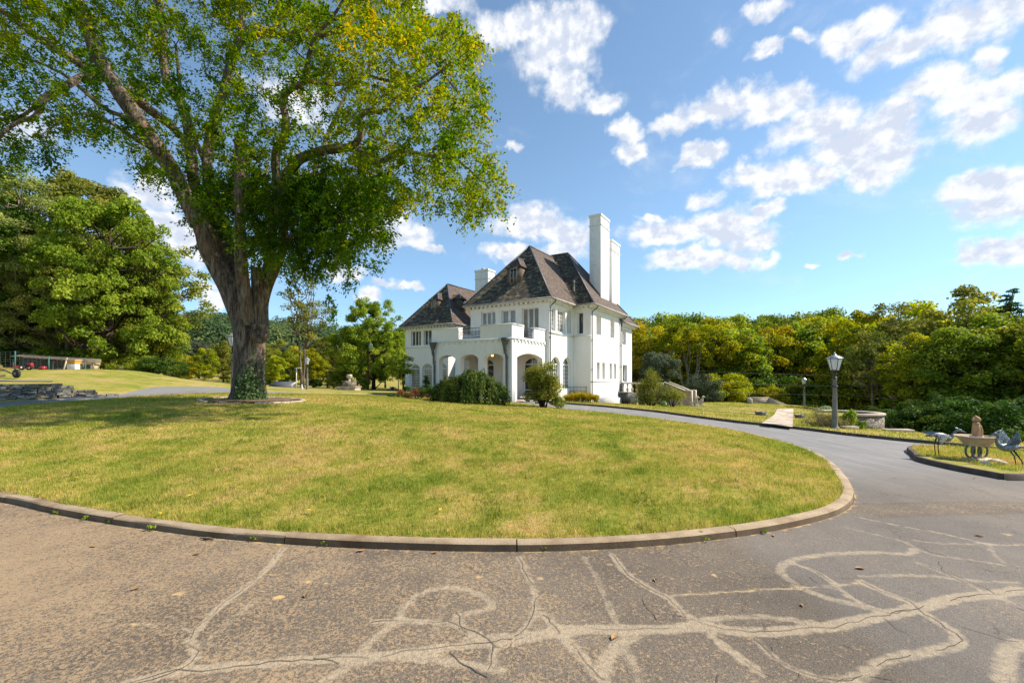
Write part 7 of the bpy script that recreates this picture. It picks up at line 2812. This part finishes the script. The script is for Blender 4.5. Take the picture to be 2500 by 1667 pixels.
M['wire'] = simple_mat('fence_wire', (.16, .18, .17), .5, metal=.5, var=.2)
BX = thing('hive_box', 'stacked orange and white wooden box left of the pale bench', 'box', gpos(181, 31.0, .07), .1)
mb = MB()
mb.span(-.26, .26, -.26, .26, -.05, .36)
mb.build('lower_box', M['whitish'], BX, bevel=.01)
mb = MB()
mb.span(-.26, .26, -.26, .26, .365, .60)
mb.build('upper_box', M['orange'], BX, bevel=.01)
mb = MB()
mb.span(-.30, .30, -.30, .30, .605, .68)
mb.build('lid', M['plywood'], BX, bevel=.01)
BN = thing('garden_bench', 'pale wooden bench on the grass rise under the left grove', 'bench', gpos(214, 31.4, .07), .1)
mb = MB()
mb.span(-.70, .70, -.20, .20, .36, .41)
mb.build('seat', M['plywood'], BN, bevel=.008)
for k_ in range(2):
    mb = MB()
    mb.span(-.70, .70, .20, .24, .47 + k_ * .13, .58 + k_ * .13)
    mb.build('back_slat', M['plywood'], BN, bevel=.006)
for sx_ in (-1, 1):
    mb = MB()
    mb.span(sx_ * .52 - .05, sx_ * .52 + .05, -.18, .18, -.05, .358)
    mb.span(sx_ * .52 - .04, sx_ * .52 + .04, .243, .28, .1, .70)
    mb.build('leg', M['plywood'], BN)
mb = MB()
mb.box((-.52, .0, .50), (.36, .26, .16), .2, .9)
bag = thing('grey_box', 'small grey box lying on the left end of the pale bench', 'box', tuple(np.array(BN.location) + (0, 0, 0)), .1)
mb.build('case', M['lead'], bag, bevel=.02)


def wheel(mb_t, mb_h, c, r, w_, axis=(0, 1, 0)):
    ax = np.array(axis, float)
    mb_t.tube([np.array(c) - ax * w_ / 2, np.array(c) - ax * w_ * .3, np.array(c) + ax * w_ * .3, np.array(c) + ax * w_ / 2], [r * .86, r, r, r * .86], 18)
    mb_h.tube([np.array(c) - ax * (w_ / 2 + .006), np.array(c) + ax * (w_ / 2 + .006)], r * .42, 12)


MW = thing('red_mower', 'red walk behind garden machine with long handles on the grass rise', 'garden machine', gpos(62, 29.5, .08), .15)
mb = MB()
mb.tube([(-.95, 0, .20), (-.5, 0, .30), (.1, 0, .28), (.5, 0, .33)], [.05, .09, .10, .06], 8)
mb.box((-.45, 0, .22), (.75, .5, .12), 0, .8)
mb.build('deck', M['red'], MW, smooth=False, bevel=.01)
mb = MB()
mb.box((.12, 0, .38), (.34, .34, .26), 0, .85)
mb.lathe([(.12, .5), (.12, .56), (.03, .6)], (.12, 0, 0), 12)
mb.build('engine', M['iron'], MW, bevel=.01)
mb = MB()
mb.box((.42, 0, .48), (.24, .3, .24), 0, .8)
mb.build('fuel_tank', M['red'], MW, bevel=.03)
for sy in (-1, 1):
    mb = MB()
    mb.tube([(.3, sy * .2, .4), (.8, sy * .24, .75), (1.15, sy * .24, .92)], .018, 6)
    mb.build('handle', M['iron'], MW)
    mt, mh = MB(), MB()
    wheel(mt, mh, (.0, sy * .34, .2), .22, .12)
    tr_ = mt.build('tyre', M['rubber'], MW, smooth=True)
    mh.build('rim', M['whitish'], tr_)
MW.scale = (.78, .78, .78)
RR = thing('red_roller', 'small red garden implement lying right of the red machine', 'garden tool', gpos(103, 30.2, .06), .1)
mb = MB()
mb.tube([(-.15, 0, .12), (.2, 0, .12)], [.13, .13], 12)
mb.build('drum', M['red'], RR)
mb = MB()
mb.tube([(.2, 0, .12), (.8, .05, .10), (1.1, .05, .08)], .025, 6)
mb.build('handle', M['oldwood'], RR)
HT = thing('wheeled_rake', 'rusty wheeled frame with one black wheel cut by the left edge', 'garden machine', gpos(8, 24.2, .07), -.2)
mb = MB()
mb.tube([(-1.6, 0, .45), (-.3, 0, .48), (.1, 0, .42), (.55, 0, .25), (.85, 0, .16)], [.035, .04, .04, .035, .03], 6)
mb.tube([(-1.6, -.35, .3), (-.6, -.3, .3), (.1, 0, .40)], .03, 6)
mb.build('frame', simple_mat('rusty_iron', (.12, .07, .045), .8, var=.4, scale=9), HT)
mt, mh = MB(), MB()
wheel(mt, mh, (.95, 0, .22), .24, .14)
tr_ = mt.build('tyre', M['rubber'], HT, smooth=True)
mh.build('rim', M['ac'], tr_)
mb = MB()
mb.box((-1.1, 0, .12), (1.3, .7, .14), 0)
mb.build('skid', M['oldwood'], HT)
# green posts and wire mesh
FE = thing('wire_fence', 'green post and wire mesh fence in front of the old lean-to', 'fence', gpos(130, 33.5, 0))
fpts = [np.array((*at(px, d), 0)) for px, d in ((-60, 32), (37, 33), (119, 33.4), (193, 34), (208, 34.6), (233, 35))]
tops = [860, 857, 870, 876, 877, 879]
tz = []
for q, tp in zip(fpts, tops):
    zg = z1(q[0], q[1])
    h = EYE + (920 - tp) / FPX * q[1]
    tz.append((zg, h))
    mb = MB()
    mb.span(q[0] - .035, q[0] + .035, q[1] - .035, q[1] + .035, zg - .3, h)
    mb.build('post', M['green_post'], FE, world=True)
mb = MB()
for (a, b), (za, zb_) in zip(zip(fpts[:-1], fpts[1:]), zip(tz[:-1], tz[1:])):
    for k_ in range(8):
        f_ = k_ / 7
        p0_ = (a[0], a[1], za[0] + .08 + (za[1] - za[0] - .12) * f_)
        p1_ = (b[0], b[1], zb_[0] + .08 + (zb_[1] - zb_[0] - .12) * f_)
        mb.tube([p0_, p1_], .006, 3, cap=False)
    n = int(np.linalg.norm(b - a) / .25)
    for k_ in range(1, n):
        f_ = k_ / n
        q = a + (b - a) * f_
        mb.tube([(q[0], q[1], za[0] + (zb_[0] - za[0]) * f_ + .08), (q[0], q[1], za[1] + (zb_[1] - za[1]) * f_ - .04)], .005, 3, cap=False)
mb.build('mesh', M['wire'], FE, world=True)
LT = thing('lean_to', 'old low lean-to shelter with grey board roof under the dark trees', 'shelter', gpos(130, 36.5, 0))
x0, y0, z0 = LT.location
la_, lb_ = np.array(at(30, 35.5)), np.array(at(226, 37.2))
dl = (lb_ - la_) / np.linalg.norm(lb_ - la_)
nl = np.array((-dl[1], dl[0]))
LL = np.linalg.norm(lb_ - la_)
mb = MB()
nb = 16
for i in range(nb):
    f_ = (i + .5) / nb
    c = la_ + dl * LL * f_
    htop = EYE + (920 - (866 + 14 * f_)) / FPX * 36
    p0_, p1_ = c - nl * .3, c + nl * 1.0
    mb.bar((*p0_, htop - .12 + rwl.uniform(-.03, .03)), (*p1_, htop + .05 + rwl.uniform(-.03, .03)), LL / nb * .94, .035)
mb.build('roof', M['oldwood'], LT, world=True)
for i in range(5):
    f_ = i / 4
    c = la_ + dl * (LL - .2) * f_ + dl * .1
    htop = EYE + (920 - (866 + 14 * f_)) / FPX * 36 - .34
    mb = MB()
    mb.span(c[0] - .06, c[0] + .06, c[1] - .06, c[1] + .06, z1(*c) - .3, htop)
    mb.build('post', M['oldwood'], LT, world=True)
mb = MB()
ca_, cb_ = la_ + nl * .95, lb_ + nl * .95
mb.bar((*ca_, z1(*ca_) + .55), (*cb_, z1(*cb_) + .55), .05, 1.3)
mb.build('back_boards', M['crack'], LT, world=True)
PK = thing('leaning_plank', 'pale plank leaning against the lean-to left of the hive box', 'plank', gpos(151, 33.0, .05))
x0, y0, z0 = PK.location
mb = MB()
mb.bar((x0 + .12, y0, z0), (x0 - .1, y0 + .5, z0 + .95), .10, .035)
mb.build('board', M['plywood'], PK, world=True)
SB = thing('tree_stump', 'small grey stump with a fallen branch on the grass rise', 'stump', gpos(290, 33.0, .05))
mb = MB()
mb.tube([(0, 0, -.1), (-.02, 0, .18), (-.08, 0, .32)], [.14, .11, .07], 9, wob=.3)
mb.tube([(.05, 0, .12), (.35, .05, .10), (.7, .1, .03)], [.05, .04, .02], 6)
mb.build('wood', M['bark_dark'], SB, smooth=True)

# ------------------------------------------------------------------ middle distance left of the house
UP = thing('utility_pole', 'brown wooden utility pole with a grey transformer left of the house', 'utility pole', (*at(898, 50), z1(*at(898, 50))))
x0, y0, z0 = UP.location
zt0 = EYE + (920 - 825) / FPX * 50
mb = MB()
mb.tube([(0, 0, -.3), (0, 0, (zt0 - z0) * .5), (0, 0, zt0 - z0)], [.15, .13, .105], 10)
mb.build('pole', simple_mat('brown_pole', (.12, .07, .045), .9, var=.3, scale=4), UP, smooth=True)
mb = MB()
zc = EYE + (920 - 848) / FPX * 50 - z0
mb.lathe([(.05, -.45), (.24, -.42), (.25, .36), (.2, .42), (.05, .45)], (.36, -.1, zc), 14)
for k_ in (-1, 1):
    mb.lathe([(.04, .42), (.05, .5), (.03, .58), (.04, .62)], (.36 + k_ * .1, -.1, zc), 8)
mb.build('transformer', simple_mat('grey_transformer', (.40, .42, .45), .5, metal=.3, var=.15), UP, smooth=True)
mb = MB()
mb.tube([(0, 0, zc + .9), (-1.6, -1.0, .0)], .02, 5)
mb.build('guy_wire', M['wire'], UP)
mb = MB()
hw = HOUSE.matrix_world
for z_a, (hu, hv, hz_) in ((zc + 1.0, (-19.6, 12, 5.3)), (zc - .5, (-19.6, 13, 4.6))):
    e = np.array(hpt(hu, hv, hz_)) - np.array((x0, y0, z0))
    mb.tube([np.array((0, 0, z_a)) * (1 - s) + e * s - np.array((0, 0, .9 * s * (1 - s) * 2)) for s in np.linspace(0, 1, 10)], .014, 4, cap=False)
mb.build('cable', M['iron'], UP)
FT = thing('stone_fountain', 'square stone pedestal on a wide plinth carrying a pale urn', 'fountain', gpos(853, 42.5, .05))
mb = MB()
mb.span(-.82, .82, -.8, .8, -.3, .30)
mb.span(-.9, .9, -.88, .88, .303, .38)
mb.build('plinth', M['caststone'], FT, bevel=.015)
mb = MB()
mb.span(-.5, .5, -.5, .5, .383, .86)
mb.span(-.56, .56, -.56, .56, .863, .93)
mb.build('pedestal', M['fieldstone'], FT)
mb = MB()
mb.lathe([(.14, .933), (.13, .97), (.07, 1.03), (.10, 1.10), (.26, 1.28), (.28, 1.42), (.20, 1.5), (.26, 1.56), (.22, 1.56), (.0, 1.45)], seg=16, cap=False)
mb.build('urn', M['caststone_light'], FT, smooth=True)
TP = thing('clothes_post', 'thin pale post with a short cross arm before the yellowing trees', 'post', gpos(723, 43, .03))
mb = MB()
hh_ = EYE + (920 - 899) / FPX * 43 - TP.location[2]
mb.tube([(0, 0, -.2), (.04, 0, hh_)], .045, 8)
mb.build('upright', M['whitish'], TP)
mb = MB()
mb.bar((-.15, 0, hh_ + .03), (.5, 0, hh_ + .05), .06, .06)
mb.build('cross_arm', M['whitish'], TP)
WT = thing('garden_statuette', 'little white statuette on the grass beside the lamp under the thin tree', 'statue', gpos(737, 40.5, .03))
fused([('t', [(0, 0, 0), (0, 0, .18), (0, 0, .32)], [.12, .10, .06]), ('b', (0, -.02, .40), (.075, .075, .085)), ('t', [(.08, 0, .24), (.13, -.05, .16), (.08, -.1, .12)], [.03, .028, .025]), ('t', [(-.08, 0, .24), (-.13, -.05, .16), (-.08, -.1, .12)], [.03, .028, .025])], 'figure', M['whitish'], WT, .02)
SR = thing('low_roof', 'low dark shed roof showing above the grass beyond the back drive', 'roof', gpos(690, 46, 0))
mb = MB()
mb.add([(-1.2, -.5, .25), (1.1, -.5, .25), (1.1, .9, .62), (-1.2, .9, .62), (-1.2, -.5, -.3), (1.1, -.5, -.3), (1.1, .9, -.3), (-1.2, .9, -.3)], [(0, 1, 2, 3), (4, 7, 6, 5), (0, 4, 5, 1), (1, 5, 6, 2), (2, 6, 7, 3), (3, 7, 4, 0)])
mb.build('boards', M['lead'], SR)
mb = MB()
mb.bar((1.14, -.52, .27), (1.14, .92, .64), .04, .10)
mb.build('barge_board', M['whitish'], SR)

# power lines over the right hand wood
for i, (py0, py1) in enumerate(((905, 912), (953, 962), (980, 985), (932, 936))):
    d = 46.5
    pl_ = thing('power_line', ('topmost', 'third', 'lowest', 'second')[i] + ' of the thin power lines strung before the wood at the right', 'cable', (*at(2000, d), 0))
    ps = []
    for s in np.linspace(0, 1, 24):
        px = 1700 + 1000 * s
        dd = d - 14 * s
        z = EYE + (920 - (py0 + (py1 - py0) * s + 10 * 4 * s * (1 - s))) / FPX * dd
        ps.append((*at(px, dd), z))
    mb = MB()
    mb.tube(ps, .011, 4, cap=False)
    mb.build('wire', M['wire'], pl_, world=True)

# ------------------------------------------------------------------ grass blades
def blades(name, poly, n, hmin, hmax, wid, zfun, xr, yr, seed, dens=None, lean=.75, toff=0.0):
    rng = np.random.default_rng(seed)
    P_ = np.stack([rng.uniform(*xr, n), rng.uniform(*yr, n)], 1)
    P_ = P_[inside(poly, P_)]
    # only where the camera or a step beside it could see them singly
    P_ = P_[np.abs(P_[:, 0]) < P_[:, 1] * 1.35 + 1.2]
    if dens is not None:
        P_ = P_[rng.random(len(P_)) < dens(P_)]
    n = len(P_)
    z = zfun(P_)
    a = rng.uniform(0, 2 * math.pi, n)
    h = rng.uniform(hmin, hmax, n)
    cl = np.array([mnoise.noise(Vector((p[0] * 2.3, p[1] * 2.3, 7.0))) for p in P_])
    c2 = np.array([mnoise.noise(Vector((p[0] * 11, p[1] * 11, 2.0))) for p in P_])
    h *= 1 + .5 * cl + .9 * c2
    h = np.maximum(h, hmin * .4)
    w_ = wid * rng.uniform(.6, 1.3, n)
    ln_ = h * rng.uniform(.15, lean, n)
    b = rng.uniform(0, 2 * math.pi, n)
    v = np.empty((n, 3, 3))
    v[:, 0] = np.stack([P_[:, 0] - np.cos(a) * w_ / 2, P_[:, 1] - np.sin(a) * w_ / 2, z - .01], 1)
    v[:, 1] = np.stack([P_[:, 0] + np.cos(a) * w_ / 2, P_[:, 1] + np.sin(a) * w_ / 2, z - .01], 1)
    v[:, 2] = np.stack([P_[:, 0] + np.cos(b) * ln_, P_[:, 1] + np.sin(b) * ln_, z + h], 1)
    ti = np.clip(rng.normal(.5 + toff - .20 * cl - .34 * c2, .22, n), 0, 1)
    me = mesh_from(name, v.reshape(-1, 3), np.arange(3 * n, dtype=np.int32).reshape(-1, 3), [M['blade']], tint=np.repeat(ti, 3))
    o = link(bpy.data.objects.new(name, me))
    o['kind'] = 'stuff'
    return o


def fast_lawn_z(v):
    """height of the lawn sheet (distance to the kerb line from a coarse grid)"""
    gx, gy = np.arange(-18, 10, .25), np.arange(2.5, 34, .25)
    X, Y = np.meshgrid(gx, gy)
    pts_ = np.stack([X.ravel(), Y.ravel()], 1)
    zz = (zt(pts_[:, 0], pts_[:, 1]) + lawn_z(pts_)).reshape(X.shape)
    fx = np.clip((v[:, 0] + 18) / .25, 0, len(gx) - 1.001)
    fy = np.clip((v[:, 1] - 2.5) / .25, 0, len(gy) - 1.001)
    i, j = fx.astype(int), fy.astype(int)
    a, b = fx - i, fy - j
    return zz[j, i] * (1 - a) * (1 - b) + zz[j, i + 1] * a * (1 - b) + zz[j + 1, i] * (1 - a) * b + zz[j + 1, i + 1] * a * b


blades('lawn_grass', lawn_in, 470000, .022, .055, .007, fast_lawn_z, (-11, 9), (3.5, 9), 1)
blades('lawn_grass', lawn_in, 260000, .025, .055, .013, fast_lawn_z, (-16, 9), (9, 15), 2)
blades('lawn_grass', lawn_in, 200000, .03, .06, .024, fast_lawn_z, (-17, 8), (15, 32), 3)
wn = lambda P_: np.array([mnoise.noise(Vector((q[0] * 2.1, q[1] * 2.1, 31.0))) for q in P_])
blades('lawn_weeds', lawn_in, 260000, .03, .07, .016, fast_lawn_z, (-12, 9), (3.5, 13), 14, dens=lambda P_: np.clip((wn(P_) - .30) * 5, 0, .6), lean=1.3, toff=-.32)
edge = LAWN[LAWN[:, 1] < 14]
blades('lawn_edge_grass', lawn_in, 330000, .04, .085, .008, fast_lawn_z, (-11, 9), (3.5, 11), 4, dens=lambda P_: np.where(near_any(P_, inset(LAWN, KW), .16), .75, 0.0))
iz = lambda P_: zt(P_[:, 0], P_[:, 1]) + .09
blades('island_grass', isl_in, 40000, .035, .10, .012, iz, (9, 15), (8, 13), 6)
verge = np.vstack([OUT_LINE[10:], np.array([(24, 12), (26, 30), (30, 44), (20, 46), (12, 44), (8, 38)])])
blades('verge_grass', ccw(verge), 120000, .03, .08, .03, lambda P_: zt(P_[:, 0], P_[:, 1]) + .07, (3, 30), (8, 46), 8, dens=lambda P_: ~inside(ROAD_OUT, P_) * ~near_any(P_, np.array([a_, b_, c_, d_]), .01) * ~inside(ccw(np.array([a_, b_, c_, d_])), P_) * 1.0)

# little weeds along the foot of the kerb, dead leaves and a twig on the drive
GK = 'weeds rooted at the foot of the lawn kerb'
for i, (px, py, s) in enumerate([(138, 1255, .9), (213, 1271, .8), (255, 1278, .7), (373, 1296, .9), (425, 1302, 1), (625, 1320, 1), (645, 1320, .9), (700, 1324, .7), (793, 1334, .8), (1195, 1341, 1), (1335, 1344, .7), (1362, 1341, .9), (1865, 1302, .8), (1725, 1321, 1.4)]):
    x, y = gp(px, py)
    y += .03
    C, Rk = blob(5, .05 * s, .03 * s, .07 * s, .018 * s, .03 * s, 100 + i, .01)
    shrub('kerb_weed', 'tiny green weed growing where the lawn kerb meets the asphalt', (x, y, z1(x, y)), C, Rk, 14, .025, 'leaf_bright', .8, .6, 120 + i, 2, GK, 'weed')
GFL = 'dead leaves scattered on the drive'
rl = random.Random(9)
M['deadleaf'] = simple_mat('dead_leaf', (.34, .19, .07), .8, var=.3, scale=20)
for i, (px, py) in enumerate([(228, 1335), (505, 1318), (480, 1355), (745, 1458), (880, 1348), (1060, 1352), (1890, 1310), (1960, 1480), (1600, 1420), (2100, 1390), (2377, 1168), (2390, 1310), (330, 1440), (1500, 1560)]):
    x, y = gp(px, py)
    o = thing('dead_leaf', 'small dry brown leaf lying on the cracked asphalt', 'leaf', (x, y, z1(x, y) + .006), rl.uniform(0, 6), GFL)
    mb = MB()
    L = rl.uniform(.025, .045)
    mb.add([(-L, 0, 0), (-L * .3, L * .45, .010), (L * .4, L * .38, .012), (L, 0, .004), (L * .4, -L * .38, .010), (-L * .3, -L * .45, .008), (0, 0, -.003)], [(0, 1, 6), (1, 2, 6), (2, 3, 6), (3, 4, 6), (4, 5, 6), (5, 0, 6)])
    mb.build('blade', M['deadleaf'], o)
GLV = 'yellow leaves fallen on the lawn'
M['yellowleaf'] = simple_mat('yellow_leaf', (.55, .38, .04), .7, var=.3, scale=20)
for i in range(40):
    px, py = rl.uniform(60, 1500), rl.uniform(1010, 1260)
    x, y = gp(px, py, .12)
    if not inside(lawn_in, np.array([(x, y)]))[0]:
        continue
    o = thing('fallen_leaf', 'small yellow leaf fallen on the mown lawn', 'leaf', (x, y, float(fast_lawn_z(np.array([(x, y)]))[0]) + .045), rl.uniform(0, 6), GLV)
    mb = MB()
    L = rl.uniform(.03, .05)
    mb.add([(-L, 0, 0), (0, L * .5, .012), (L, 0, .006), (0, -L * .5, .010), (0, 0, -.004)], [(0, 1, 4), (1, 2, 4), (2, 3, 4), (3, 0, 4)])
    mb.build('blade', M['yellowleaf'], o)
tw_ = thing('twig', 'short brown twig lying at the foot of the lawn kerb', 'twig', (*gp(505, 1319), z1(*gp(505, 1319)) + .012))
mb = MB()
mb.tube([(-.09, .03, 0), (-.02, .0, .006), (.08, -.02, 0)], [.004, .007, .005], 6)
mb.tube([(-.02, 0, .004), (.03, .03, .012)], [.004, .002], 5)
mb.build('stick', M['bark_dark'], tw_)
